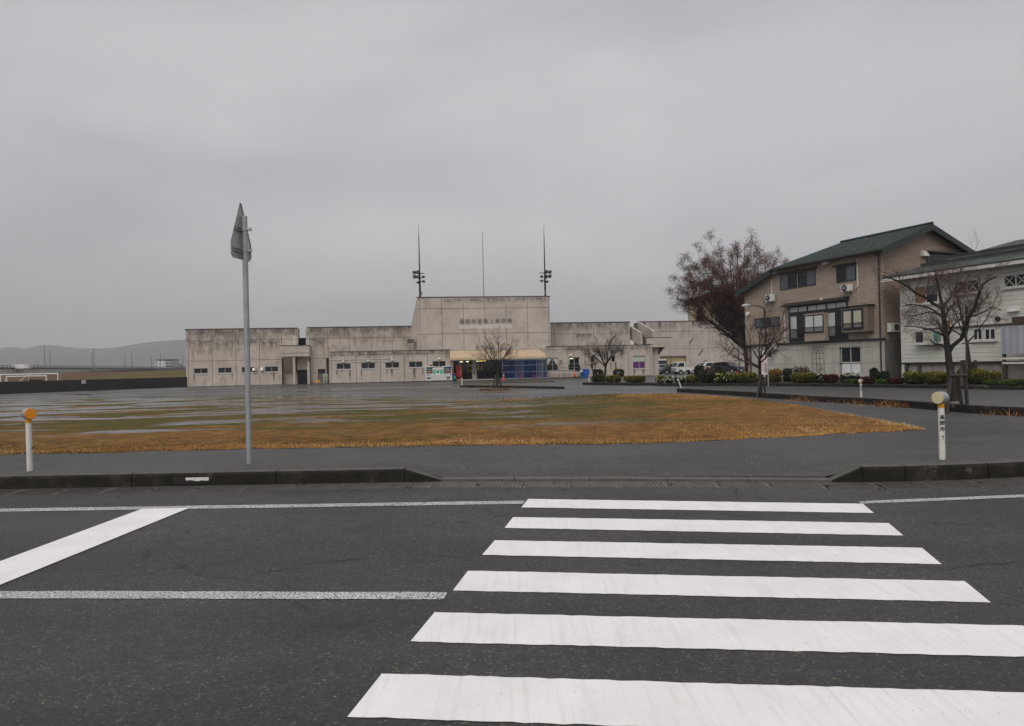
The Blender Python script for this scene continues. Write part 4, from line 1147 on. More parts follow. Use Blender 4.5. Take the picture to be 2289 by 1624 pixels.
# ================================================================== THINGS BEFORE THE ENTRANCE (frame S)
def in_S(name, label, cat, s, v, z=0., group=None, rz=0.):
    p = S.o + S.u * s + S.n * v
    return thing(name, label, cat, (p.x, p.y, z), S.ang + rz, group)
def vending(x0, x1, yb, yt, v, label, body, kind):
    s0, s1, _, z1 = S.rect(x0, yb, x1, yt, v); w = s1 - s0; h = 1.85
    root = in_S('vending_machine', label, 'vending machine', (s0 + s1) / 2, v, .03, 'vending machines at the entrance')
    MB().box(-w / 2, w / 2, 0, .7, .05, h).build('body', body, root, bevel=.02)
    for sx_ in (-w / 2 + .08, w / 2 - .08): MB().box(sx_ - .04, sx_ + .04, .1, .6, 0, .05).build('foot', M['dark_metal'], root)
    if kind == 'drinks':
        win = MB().box(-w / 2 + .07, w / 2 - .07, -.012, .0, .98, h - .1).build('display', M['glass'], root)
        cols = ['red', 'navy', 'green', 'white', 'yellow', 'brown_print', 'cone_orange', 'blue', 'green_dk']
        for row in range(3):
            zr = h - .34 - row * .26
            MB().box(-w / 2 + .07, w / 2 - .07, -.03, -.013, zr - .05, zr - .012).build('shelf', M['white'], win)
            for i in range(8):
                a = lerp(-w / 2 + .11, w / 2 - .16, i / 7)
                c = random.choice(cols) if row else ('green' if i < 4 else 'blue')
                MB().lathe([(.03, 0), (.033, .02), (.033, .13), (.018, .17), (.018, .19)], (a + .03, -.045, zr), 'z', 6).build('bottle', M[c], win)
        MB().box(-w / 2 + .12, -w / 2 + .42, -.012, 0, .7, .92).build('price_panel', M['print'], root)
        MB().box(-w / 2 + .16, -w / 2 + .38, -.016, -.012, .73, .89).build('price_sheet', M['paper'], root)
        MB().box(w / 2 - .30, w / 2 - .1, -.014, 0, .72, .84).build('coin_slot', M['dark_metal'], root)
        MB().box(-w / 2 + .12, w / 2 - .25, -.012, .0, .28, .52).build('delivery_flap', M['dark'], root)
        MB().box(-w / 2 + .14, w / 2 - .27, -.018, -.012, .40, .50).build('flap_cover', M['galv'], root)
    return root
vending(952, 973, 851.5, 820.6, VL - .9, 'white drinks vending machine on the left of the green banner', M['white'], 'drinks')
vending(990.6, 1010.6, 850.2, 819.4, VL - .9, 'white drinks vending machine on the right of the green banner', M['white'], 'drinks')
coke = vending(1020, 1033, 847.5, 815.8, VL - .25, 'red vending machine with white script in the entrance', M['red'], 'plain')
coke.location.z = .14
for k in range(1):
    text_mesh('logo_text', 'Coca-Cola', .27, M['white'], coke, T(.16, -.012, 1.33) @ FACE @ Matrix.Rotation(R(90), 4, 'Z') @ Matrix.Shear('XZ', 4, (0, 0)), .004, .004)
MB().box(-.3, .3, -.012, 0, .2, .4).build('delivery_flap', M['dark'], coke)
# cardboard and bottle on the machine tops
r = S.rect(959, 820.4, 967.5, 817.2, VL - .6)
cb = in_S('cardboard_roll', 'brown cardboard lying on top of the left vending machine', 'cardboard', (r[0] + r[1]) / 2, VL - .6, 1.885)
w = (r[1] - r[0]) / 2
MB().prism([(-w, 0), (w, 0), (w * .95, .14), (.05, .17), (-w * .9, .13)], -.25, .25, 'y').build('flap', pm('cardboard', (.22, .11, .05), .8, .25, 8.), cb)
MB().box(-w * .8, w * .8, -.3, .2, .171, .2).build('sheet', pm('cardboard_red', (.25, .06, .03), .8, .2, 8.), cb)
# white table and green banner
r = S.rect(962.5, 854.2, 998.8, 837.4, VL - 1.9)
tb_ = in_S('folding_table', 'folding table with white skirt before the vending machines', 'table', (r[0] + r[1]) / 2, VL - 1.9)
w = (r[1] - r[0]); zt = r[3] + .02
MB().box(-w / 2, w / 2, -.02, .6, zt - .035, zt).build('table_top', M['white'], tb_)
mb = MB(); n = 26
for i in range(n):
    a, b = lerp(-w / 2 + .06, w / 2 - .06, i / n), lerp(-w / 2 + .06, w / 2 - .06, (i + 1) / n)
    mb.quad((a, -.03 - .012 * (i % 2), .1 + .015 * (i % 3)), (b, -.03 - .012 * ((i + 1) % 2), .1 + .015 * ((i + 1) % 3)), (b, -.03, zt - .036), (a, -.03, zt - .036))
mb.build('skirt', M['paper'], tb_)
for sx_ in (-w / 2 + .03, w / 2 - .03):
    for sy_ in (.0, .55): MB().tube([(sx_, sy_, 0), (sx_, sy_, zt - .04)], .018, 6).build('leg', M['white'], tb_)
r = S.rect(967.2, 836.8, 990.4, 821.8, VL - 1.6)
bn = in_S('banner_board', 'green and white printed board standing on the white table', 'board', (r[0] + r[1]) / 2, VL - 1.6, zt)
w = r[1] - r[0]; h = r[3] - r[2]
MB().box(-w / 2, w / 2, 0, .04, 0, h).build('panel', M['white'], bn)
MB().box(-w / 2 + .03, w / 2 - .03, -.012, 0, .02, h * .6).build('green_field', M['green'], bn)
MB().box(-w / 2 + .03, w / 2 - .03, -.01, 0, h * .66, h * .71).box(-w / 2 + .03, w / 2 - .03, -.01, 0, h * .78, h * .81).build('stripe', M['green_dk'], bn)
MB().lathe([(.28, 0), (.28, -.008)], (0, -.013, h * .34), 'y', 24).build('ring', M['white'], bn)
MB().lathe([(.2, 0), (.2, -.006)], (0, -.0215, h * .36), 'y', 24).build('emblem', M['green_dk'], bn)
MB().box(-.25, .25, -.03, -.022, .03, .14).build('ribbon', M['white'], bn)
bt = in_S('spray_bottle', 'small clear bottle standing on top of the green board', 'bottle', sx(980, 820, VL - 1.5), VL - 1.58, zt + h)
MB().lathe([(.05, 0), (.05, .1), (.02, .14), (.02, .2), (.035, .21), (.035, .25)], (0, 0, 0), 'z', 8).build('flask', M['curtain'], bt)
MB().box(-.02, .07, -.015, .015, .251, .28).build('nozzle', M['white'], bt)
# litter bin
bin_ = in_S('litter_bin', 'navy blue round litter bin beside the right white vending machine', 'litter bin', sx(1015.6, 845, VL - .9), VL - .8)
MB().lathe([(.24, 0), (.28, .5), (.29, .72)], (0, 0, 0), 'z', 14).build('bin_body', M['navy'], bin_, True)
MB().lathe([(.3, .70), (.3, .76), (.22, .95), (.08, 1.02)], (0, 0, 0), 'z', 14).build('lid', M['navy'], bin_, True)
MB().box(-.06, .14, -.30, -.262, .28, .62).build('sticker', M['green'], bin_)
# yellow warning board and gas cylinders by the side door
r = S.rect(703.5, 855, 716, 848.6, -.6)
yb_ = in_S('warning_board', 'small yellow warning board standing by the grey side door', 'sign', (r[0] + r[1]) / 2, -.6)
w = r[1] - r[0]; h = r[3] - r[2]
MB().box(-w / 2, w / 2, 0, .03, .12, .12 + h).build('board', M['yellow'], yb_)
text_mesh('board_text', '立入禁止', .2, M['red_print'], yb_, T(0, -.006, .12 + h * .32) @ FACE, .002, .003)
MB().box(-w * .3, w * .3, -.006, -.001, .12 + h * .68, .12 + h * .78).build('small_print', M['print'], yb_)
for sx_ in (-w * .35, w * .35): MB().box(sx_ - .02, sx_ + .02, .01, .04, 0, .12).build('leg', M['dark_metal'], yb_)
for i, (x, lab) in enumerate(((725.3, 'pale green gas cylinder beside the grey side door, left one'), (730.6, 'pale green gas cylinder against the annexe corner, right one'))):
    s = sx(x, 850, -1.4)
    cy = in_S('gas_cylinder', lab, 'gas cylinder', s, -1.4, .02, 'gas cylinders at the annexe corner')
    MB().lathe([(.17, 0), (.19, .05), (.19, 1.0), (.15, 1.12), (.06, 1.18)], (0, 0, 0), 'z', 12).build('tank', pm('cylinder_paint', (.30, .31, .28), .5, .2, 4.), cy, True)
    MB().lathe([(.08, 1.18), (.08, 1.28), (.03, 1.32)], (0, 0, 0), 'z', 8).build('valve', M['galv'], cy, True)
# pipe barrier with blue mesh sheet under the awning
VF = VL - 2.25
f0, f1 = sx(1123.5, 830, VF), sx(1221, 830, VF)
bar = in_S('mesh_barrier', 'blue mesh sheet on a scaffold pipe frame across the entrance', 'barrier', f0, VF)
W = f1 - f0; zf = [szz(1170, y, VF) for y in (845.8, 831.8, 817, 805.2)]
for z in zf: MB().tube([(-.1, 0, z), (W, 0, z)], .03, 6).build('rail', M['pipe_blue'], bar)
for x in (1123.5, 1169.5, 1199.5, 1212.5, 1221): MB().tube([(sx(x, 830, VF) - f0, .05, .02), (sx(x, 830, VF) - f0, .05, zf[-1] + .1)], .028, 6).build('upright', M['pipe_blue'], bar)
MB().tube([(W, .05, zf[-1]), (W, 2.2, zf[-1])], .03, 6).tube([(W, .05, zf[0]), (W, 2.2, zf[0])], .03, 6).build('return_rail', M['pipe_blue'], bar)
nx, nz = 40, 10; V = []; Fc = []
for j in range(nz + 1):
    for i in range(nx + 1):
        V.append((W * i / nx, .10 + .03 * math.sin(i * 1.7) + .02 * math.sin(j * 2.1 + i), lerp(zf[0], zf[-1], j / nz)))
for j in range(nz):
    for i in range(nx): Fc.append((j * (nx + 1) + i, j * (nx + 1) + i + 1, (j + 1) * (nx + 1) + i + 1, (j + 1) * (nx + 1) + i))
np_mesh('sheet', V, Fc, M['sheet'], bar)
V = [(W + .02 * (j % 2), lerp(.12, 2.2, i / 8), lerp(zf[0], zf[-1], j / 6)) for j in range(7) for i in range(9)]
np_mesh('return_sheet', V, [(j * 9 + i, j * 9 + i + 1, (j + 1) * 9 + i + 1, (j + 1) * 9 + i) for j in range(6) for i in range(8)], M['sheet'], bar)
for x, w_ in ((1160, 1.0), (1209, .9)):
    s = sx(x, 830, VL + .4); MB().box(s - w_ / 2, s + w_ / 2, VL + .3, VL + .8, .14, szz(1100, 803.5, VL)).build('column', M['conc_tall'], stad)
# cones
def cone(p, label, mat, h=.7, z=0., band=True, group='traffic cones'):
    root = thing('traffic_cone', label, 'traffic cone', (p.x, p.y, z), 0, group)
    MB().box(-.19, .19, -.19, .19, 0, .04).build('base', mat, root, bevel=.008)
    MB().lathe([(.14, .041), (.035, h - .02), (.02, h)], (0, 0, 0), 'z', 14).build('shell', mat, root, True)
    if band:
        for a, b in ((.35, .5), (.64, .78)): MB().lathe([(lerp(.14, .03, a) + .004, h * a), (lerp(.14, .03, b) + .004, h * b)], (0, 0, 0), 'z', 14).build('band', M['white'], root, True)
    return root
def SP(s, v): return S.o + S.u * s + S.n * v
cone(SP(sx(1126, 846, VF - .4), VF - .4), 'red and white cone at the left end of the blue mesh', M['cone'], .8)
cone(SP(sx(1164.5, 846, VF + .6), VF + .6), 'red cone behind the blue mesh, near its middle pole', M['cone'], .75, band=False)
cone(SP(sx(1194.5, 846, VF + .6), VF + .6), 'red cone behind the blue mesh, near its right end', M['cone'], .75, band=False)
cone(SP(sx(1318 - 0, 843, VL - 1.3) - 1.95, VL - 1.3), 'orange cone standing left of the blue crate by the wall', M['cone_orange'], .95, band=False)
# pipe handrail and bench along the wall
rl = in_S('pipe_railing', 'thin scaffold pipe railing before the curtained windows', 'railing', sx(1222, 830, VL - 1.1), VL - 1.1)
rs = lambda x: sx(x, 830, VL - 1.1) - sx(1222, 830, VL - 1.1)
for (xa_, xb_, y) in ((1222, 1304, 813.6), (1246, 1300, 822.2), (1246, 1300, 829)):
    z = szz(1260, y, VL - 1.1); MB().tube([(rs(xa_), 0, z), (rs(xb_), 0, z)], .028, 6).build('rail', M['pipe'], rl)
for x in (1223, 1250, 1272, 1302): MB().tube([(rs(x), 0, 0), (rs(x), 0, szz(1260, 812.5, VL - 1.1))], .028, 6).build('upright', M['pipe'], rl)
be = in_S('work_bench', 'long white trestle bench under the curtained windows', 'bench', sx(1226, 835, VL - 2), VL - 2.)
L = sx(1300, 832, VL - 2) - sx(1226, 835, VL - 2); zb2 = szz(1260, 832.4, VL - 2)
MB().box(0, L, -.2, .35, zb2 - .06, zb2).build('bench_top', M['white_dirty'], be)
for x in (.15, L * .5, L - .15):
    for dx in (-.22, .22): MB().tube([(x + dx, .1, 0), (x - dx * .2, .1, zb2 - .06)], .022, 6).build('leg', M['pipe'], be)
MB().tube([(.05, .12, .12), (L - .1, .12, .12)], .02, 6).build('stretcher', M['pipe'], be)
for i, (x, c, lab, hh_) in enumerate(((1288, 'navy', 'small blue bag lying on the white bench', .2), (1294, 'dark_metal', 'dark box standing on the white bench', .3), (1299, 'paper', 'pale bundle at the right end of the white bench', .2))):
    s = sx(x, 832, VL - 1.9)
    q = in_S('bench_item', lab, 'box', s, VL - 1.9, zb2, 'things lying on the bench')
    MB().prism([(-.2, 0), (.2, 0), (.17, hh_), (.03, hh_ * 1.12), (-.18, hh_ * .85)], -.13, .13, 'y').build('body', M[c], q)
    MB().tube([(-.1, 0, hh_ * .9), (0, 0, hh_ * 1.5), (.1, 0, hh_)], .012, 5).build('handle', M['pipe'], q)
hc = in_S('hand_cart', 'small folded hand cart standing under the bench', 'cart', sx(1291, 842, VL - 2.3), VL - 2.3)
MB().tube([(-.3, 0, .15), (.3, 0, .15), (.45, 0, .7)], .02, 6).tube([(-.3, .3, .15), (.3, .3, .15), (.45, .3, .7), (.45, 0, .7)], .02, 6).build('frame', M['dark_metal'], hc)
for x in (-.25, .25): MB().lathe([(.12, -.03), (.12, .03)], (x, .15, .12), 'y', 12).build('wheel', M['tyre'], hc)
MB().box(-.3, .25, 0, .3, .17, .2).build('deck', M['pipe'], hc)
# blue crate
r = S.rect(1299.5, 843, 1315.8, 825, VL - 1.3)
bc = in_S('blue_crate', 'tall blue plastic sheet covered crate against the annexe wall', 'crate', (r[0] + r[1]) / 2, VL - 1.3)
w = (r[1] - r[0]) / 2; h = 1.05
MB().prism([(-w, 0), (w, 0), (w * .98, h), (w * .3, h + .04), (-w * .97, h - .02)], -.4, .4, 'y').build('body', M['blue'], bc, bevel=.02)
mb = MB()
for i in range(9): mb.box(lerp(-w, w, (i + .3) / 9), lerp(-w, w, (i + .5) / 9), -.42, -.395, .1, h - .1)
mb.build('ribs', M['blue'], bc)
MB().box(-w * 1.02, w * 1.02, -.41, .41, h + .045, h + .075).build('lid', M['blue'], bc)
# stakes at the round shrubs
for i, (x, lab) in enumerate(((1333.5, 'short pale wooden stake before the left round bush'), (1341.5, 'short pale wooden stake right of its twin at the left bush'), (1375.5, 'short pale wooden stake beside the right dark bush'))):
    q = in_S('wooden_stake', lab, 'stake', sx(x, 842, VL - 2.2), VL - 2.2, 0, 'stakes by the annexe bushes')
    MB().lathe([(.06, 0), (.06, .85), (.05, .88)], (0, 0, 0), 'z', 8).build('post', M['wood_pale'], q)
    MB().lathe([(.066, .55), (.066, .6)], (0, 0, 0), 'z', 8).build('wire', M['dark_metal'], q)
# dumpster
r = S.rect(1471.5, 834, 1488.3, 805.5, VR - 3.)
du = in_S('dumpster', 'dark green waste container with rubbish by the cream shutter', 'dumpster', (r[0] + r[1]) / 2, VR - 3.)
w = (r[1] - r[0]) / 2; h = r[3] - .15
MB().prism([(-w * .85, .15), (w * .85, .15), (w, h), (-w, h)], -.6, .6, 'y').build('body', pm('dumpster_green', (.025, .035, .032), .5, .2), du)
MB().box(-w * 1.05, w * 1.05, -.65, .65, h, h + .08).build('rim', M['dark_metal'], du)
mb = MB()
for i in range(6): mb.box(lerp(-w * .8, w * .75, i / 6), lerp(-w * .8, w * .75, i / 6) + .06, -.66, -.55, .3, h - .05)
mb.build('rib', pm('dumpster_rib', (.035, .045, .042), .5, .2), du)
mb = MB()
for i in range(9): mb.lathe([(.05, 0), (.22, .08), (.18, .24), (.04, .3)], (random.uniform(-w * .8, w * .8), random.uniform(-.4, .4), h + .02), 'z', 7)
mb.build('rubbish', M['paper'], du)
# ================================================================== HOUSES (frame Hs; local x runs from the far end to the near corner)
HA = math.atan2(-.92, .392)
def hz_at(x, Y): return (x - CX) / F * Y
c1 = at_y(1975, 800, 47.0)
Hs = Frame((c1.x, c1.y), HA)
hs = lambda x, y, v=0.: Hs.sz(x, y, v)
def hrect(vw, bl, tr, v=0.):
    a = vw(*bl); b = vw(*tr); return Hs.rect(a[0], a[1], b[0], b[1], v)
Z5 = view(2600, 880, 2030 / 900); Z6 = view(3300, 880, 1576 / 796); ZB = view(2950, 1180, 2289 / 600); ZW = view(3550, 1100, 1773 / 546); ZR = view(3600, 920, 2289 / 496)
def siding(name, base, pitch, var=.10, brick=False):
    t = NT(name); P = t.pos(kind='Object'); x, y, z = t.sep(P)
    c = t.ramp(t.noise(1.1, 5, .6, P), (.3, tuple(b * (1 - var) for b in base)), (.7, tuple(b * (1 + var) for b in base)))
    f = t.math('FRACT', t.math('DIVIDE', z, pitch))
    row = t.math('FLOOR', t.math('DIVIDE', z, pitch))
    wn_ = t.new('ShaderNodeTexWhiteNoise'); wn_.noise_dimensions = '2D'
    cm = t.new('ShaderNodeCombineXYZ'); t.l.new(row, cm.inputs[0]); t.l.new(t.math('FLOOR', t.math('DIVIDE', t.math('ADD', x, y), 1.1)), cm.inputs[1]); t.l.new(cm.outputs[0], wn_.inputs['Vector'])
    c = t.mix(1., c, t.ramp(wn_.outputs[0], (0., .985 if brick else .92), (1., 1.01 if brick else 1.07)), 'MULTIPLY')
    g = t.ramp(f, (0., 0.), (.12, 1.), (.9, 1.), (1., .6))
    c = t.mix(g, tuple(b * (.8 if brick else .42) for b in base), c)
    d = t.ramp(t.noise(1.3, 6, .7, t.pos((2, 2, .3), kind='Object')), (.55, 0.), (.8, .5)); c = t.mix(d, c, tuple(b * .5 for b in base))
    t.set(col=c, rough=.75, spec=.3); t.bump(g, .6, .03); return t.m
M['siding'] = siding('brown_board_siding', (.345, .272, .218), .17, .06)
M['siding_g'] = siding('brown_gable_siding', (.30, .225, .18), .15, .06)
M['wsiding'] = siding('grey_white_siding', (.57, .56, .50), .26, .03, True)
M['hconc'] = concrete('house_base_concrete', (.46, .44, .39), .55, None)
M['found'] = pm('foundation_boards', (.26, .235, .205), .8, .2, 2., dirt=(.16, .10, .07))
def rooftile(name, base):
    t = NT(name); P = t.pos(kind='Object'); x, y, z = t.sep(P)
    br = t.new('ShaderNodeTexBrick', Scale=1.); br.offset = .5
    br.inputs['Brick Width'].default_value = .9; br.inputs['Row Height'].default_value = .12; br.inputs['Mortar Size'].default_value = .012
    br.inputs['Color1'].default_value = (*[b * .8 for b in base], 1); br.inputs['Color2'].default_value = (*[b * 1.25 for b in base], 1); br.inputs['Mortar'].default_value = (*[b * .3 for b in base], 1)
    cm = t.new('ShaderNodeCombineXYZ'); t.l.new(x, cm.inputs[0]); t.l.new(z, cm.inputs[1]); t.l.new(cm.outputs[0], br.inputs['Vector'])
    c = t.mix(1., br.outputs['Color'], t.ramp(t.noise(2.5, 6, .7), (.3, .6), (.7, 1.3)), 'MULTIPLY')
    c = t.mix(t.ramp(t.noise(1.6, 5, .7), (.56, 0.), (.72, .35)), c, (.03, .045, .025))
    t.set(col=c, rough=.7, spec=.3); t.bump(br.outputs['Fac'], .4, -.02); return t.m
M['roof_g'] = rooftile('green_roof_tiles', (.012, .029, .021))
M['roof_gr'] = rooftile('grey_green_roof', (.062, .078, .074))
M['trim'] = pm('dark_green_trim', (.016, .021, .019), .5, .25, 4.)
M['soffit'] = pm('grey_soffit', (.10, .095, .09), .7, .15, 3.)
house = thing('brown_house', 'tall brown sided house with green tiled roof and concrete ground floor', 'house', (c1.x, c1.y, 0), HA)
zB1 = hs(1973.5, 755.8)[1]                       # concrete / siding boundary
EA = -13.2; WB = 8.5; Z0 = .3
zEv = hs(1972, 557)[1] - .05
aBr = hs(1735, 600)[0]; zEnd = hs(1666, 652)[1] + .05
EAc = hs(1667, 780)[0]
# front wall (board siding), ground floor, gable wall
fw = [(EAc, zB1), (0, zB1), (0, zEv), (aBr, zEv), (EAc, zEnd)]
MB().prism(fw, 0, .2, 'y').build('front_wall', M['siding'], house)
eaG = hs(1716, 790)[0]
wr = hrect(Z5, (1708, 1392), (1890, 1142)); wr = (wr[0], wr[1], Z0 + .02, wr[3])
wsm = hrect(Z5, (1055, 1246), (1092, 1182))
nx_ = [EAc + .6, hs(1700, 800)[0], hs(1755, 800)[0], hs(1793, 800)[0], hs(1860, 800)[0], hs(1924, 800)[0], hs(1949, 800)[0], -.02]
nz_ = [Z0 - .3, Z0 + 1.05, Z0 + 2.1, zB1 - .12]
for a, b in zip(nx_[:-1], nx_[1:]):
    for c, d in zip(nz_[:-1], nz_[1:]): panel(house, a, b, c, d, .06, M['hconc'], [wr, wsm], .12, 'concrete_panel', .008)
MB().box(EAc + .6, -.03, .3, .5, Z0 - .3, zB1 - .1).build('wall_core', M['conc_dark'], house)
MB().box(EAc - .02, .05, -.09, .22, zB1 - .11, zB1 - .004).build('belt_course', M['black_frame'], house)
def gab(x, y):                         # pixel -> (v, z) on the gable plane
    d = ray(x, y); c = Vector((0, 0, EYE)); t_ = (Hs.o - c).dot(Hs.u) / d.dot(Hs.u); p = c + d * t_
    return (p - Hs.o).dot(Hs.n), p.z
zr = gab(2073, 503)[1] - .25
rz = lambda v: zEv + (zr - zEv) * (1 - abs(v - 4.27) / 4.27)
MB().prism([(.2, Z0 - .3), (WB, Z0 - .3), (WB, rz(WB)), (4.27, rz(4.27)), (.2, rz(.2))], -.2, 0, 'x').build('gable_wall', M['siding_g'], house)
MB().box(-.19, .012, .2, WB, Z0 - .3, zB1 - .12).build('gable_base', pm('alley_shade_concrete', (.12, .115, .11), .85, .25, 2.), house)  # shade of the alley put into the base colour
MB().box(EAc, EAc + .2, .2, WB, Z0 - .3, zEnd - .1).build('far_wall', M['siding_g'], house)
MB().box(EAc, 0, WB - .2, WB, Z0 - .3, zEnd).build('back_wall', M['siding_g'], house)
# roof: gable slope with overhang, broken by a lower slope at the far end
OV, RK, TH = .55, .55, .16
aR = hs(1882, 560, 4.27)[0]
def slab(pts, mat, name='roof_slope', th=TH):
    n = len(pts); mb = MB(); p = [Vector(q) for q in pts]
    nr = (p[1] - p[0]).cross(p[2] - p[0]).normalized()
    if nr.z < 0: nr = -nr
    mb.v = [tuple(q) for q in p] + [tuple(q - nr * th) for q in p]
    mb.f = [tuple(range(n)), tuple(range(2 * n - 1, n - 1, -1))] + [(i, (i + 1) % n, (i + 1) % n + n, i + n) for i in range(n)]
    mb.mi = [0] * len(mb.f); return mb.build(name, mat, house)
sl = (zr - zEv) / 4.27
zE = zEv - OV * sl + .22; zRg = zr + .22
rf = slab([(RK, -OV, zE), (RK, 4.27, zRg), (aR, 4.27, zRg), (aBr - .1, -OV, zE)], M['roof_g'])
slab([(RK, 4.27, zRg), (RK, 8.54 + OV, zE), (aBr - .1, 8.54 + OV, zE), (aR, 4.27, zRg)], M['roof_g'])
slab([(aBr - .1, -OV, zE), (aR, 4.27, zRg), (aBr - .1, 8.54 + OV, zE)], M['roof_g'])
zEe = zEnd - .1
slab([(EAc - .55, -OV, zEe), (aBr - .1, -OV, zE), (aBr - .1, 8.54 + OV, zE), (EAc - .55, 8.54 + OV, zEe)], M['roof_g'])
MB().tube([(RK + .05, 4.27, zRg + .04), (aR - .1, 4.27, zRg + .04)], .09, 6).build('ridge_cap', M['trim'], rf)
MB().tube([(RK, -OV - .06, zE - .1), (aBr - .15, -OV - .06, zE - .1)], .07, 6).build('gutter', M['trim'], rf)
MB().prism([(-OV, zE - .45), (-OV, zE - .02), (4.27, zRg - .02), (8.54 + OV, zE - .02), (8.54 + OV, zE - .4), (4.27, zRg - .42)], RK - .04, RK + .03, 'x').build('bargeboard', M['trim'], rf)
MB().prism([(EAc - .5, zEe - .42), (EAc - .5, zEe - .03), (aBr, zE - .03), (aBr, zE - .42)], -OV - .03, -OV + .03, 'y').build('fascia', M['trim'], rf)
MB().prism([(EAc, zEnd - .02), (aBr, zEv - .02), (0, zEv - .02), (0, zEv + .05), (aBr, zEv + .05), (EAc, zEnd + .05)], -OV + .04, 0., 'y').build('soffit', M['soffit'], rf)
# snow guards in staggered ranks on the slope
sg0 = MB().box(-.02, .02, -.16, .16, -.08, .04).build('snow_guard', pm('snow_guard_metal', (.13, .15, .14), .5, .1, metal=.2), rf); sgn = 0
for rnk in range(4):
    v = .3 + rnk * .95
    for i in range(9):
        s = -.3 - i * .98 - (rnk % 2) * .45
        if s < aR - (4.27 - v) * .5: continue
        z = zE + (v + OV) * sl + .03; o = sg0 if sgn == 0 else sg0.copy()
        if sgn: COL.objects.link(o)
        sgn += 1; o.location = (s, v, z)
# downpipe at the corner
MB().tube([(-.12, -.1, zEv - .2), (-.12, -.1, Z0)], .05, 8).build('downpipe', pm('brown_pipe', (.03, .016, .013), .5, .2), house)
MB().tube([(-.12, -OV, zE - .15), (-.12, -.1, zEv - .35)], .045, 8).build('downpipe', pm('brown_pipe2', (.03, .016, .013), .5, .2), house)
# --- windows
def hwin(r, v=0., panes=2, fr=None, gl=None, fw=.07, proud=.04, name='window', hood=False, parent=None, blind=None):
    s0, s1, z0, z1 = r; mb = MB(); y0, y1 = v - proud, v - .002; fr = fr or M['black_frame']
    mb.box(s0, s0 + fw, y0, y1, z0, z1).box(s1 - fw, s1, y0, y1, z0, z1).box(s0 + fw, s1 - fw, y0, y1, z1 - fw, z1).box(s0 + fw, s1 - fw, y0, y1, z0, z0 + fw)
    for i in range(1, panes):
        x = lerp(s0, s1, i / panes); mb.box(x - fw / 2, x + fw / 2, y0, y1, z0 + fw, z1 - fw)
    w = mb.build(name, fr, parent or house)
    for i in range(panes):
        a, b = lerp(s0, s1, i / panes) + .03, lerp(s0, s1, (i + 1) / panes) - .03
        g = (blind or {}).get(i, gl or M['glass2'])
        MB().box(a, b, v - proud * .5, v - .003, z0 + .04, z1 - .04).build('pane', g, w)
    if hood: MB().prism([(v - .28, z1 + .05), (v - .28, z1 + .11), (v - .002, z1 + .2), (v - .002, z1 + .05)], s0 - .15, s1 + .15, 'x').build('hood', M['black_frame'], w)
    return w
t = NT('white_blind_glass'); t.set(col=(.50, .52, .50), rough=.15, spec=.5); M['blind'] = t.m
t = NT('grey_blind_glass'); t.set(col=(.085, .10, .115), rough=.15, spec=.3); M['gblind'] = t.m
hwin(hrect(Z5, (1178, 637), (1324, 468)), hood=True, blind={0: M['gblind']})
hwin(hrect(Z5, (1338, 612), (1492, 446)), hood=True, blind={1: M['gblind']})
hwin(hrect(Z5, (1685, 570), (1858, 402)), hood=True, blind={1: M['gblind']})
hwin(hrect(ZB, (268, 512), (645, 330)), panes=3, blind={0: M['gblind'], 2: M['gblind']})
# long black glazed bay on the first floor
g0 = hrect(ZB, (795, 705), (1680, 85))
s0, s1, z0, z1 = g0; z1 = hs(*ZB(800, 185))[1]; z0 = zB1 + .02
fr_ = MB().box(s0, s1, -.05, -.002, z0, z1).build('bay_frame', M['black_frame'], house)
MB().prism([(-.55, z1 + .0), (-.55, z1 + .08), (-.002, z1 + .3), (-.002, z1 + .0)], s0 - .3, s1 + .15, 'x').build('hood', M['black_frame'], fr_)
zt0, zt1 = hs(*ZB(812, 272))[1], hs(*ZB(812, 205))[1]
for (a, b) in ((812, 926), (945, 1060), (1090, 1210), (1222, 1352), (1383, 1512), (1528, 1662)):
    y_ = 240 - (a - 812) * .098
    q0, q1 = hs(*ZB(a, y_))[0], hs(*ZB(b, y_))[0]
    MB().box(q0, q1, -.075, -.052, zt0, zt1).build('transom_pane', M['blind'], fr_)
def balu(sa, sb, za, zb_, v, parent, n=8):
    mb = MB().box(sa, sb, v - .03, v, zb_ - .04, zb_).box(sa, sb, v - .03, v, za, za + .04)
    for i in range(n + 1):
        x = lerp(sa, sb, i / n); mb.box(x - .012, x + .012, v - .025, v - .005, za + .04, zb_ - .04)
    return mb.build('balustrade', M['black_frame'], parent)
for (a, yb0, yt0, b) in ((828, 662, 338, 916), (1408, 628, 280, 1502)):
    r = (hs(*ZB(a, yb0))[0], hs(*ZB(b, yb0))[0], hs(*ZB(a, yb0))[1], hs(*ZB(a, yt0))[1])
    MB().box(r[0], r[1], -.075, -.052, r[2], r[3]).build('door_pane', M['blind'], fr_)
    balu(r[0] - .08, r[1] + .75, r[2] - .05, r[2] + (r[3] - r[2]) * .42, -.12, fr_, 16)
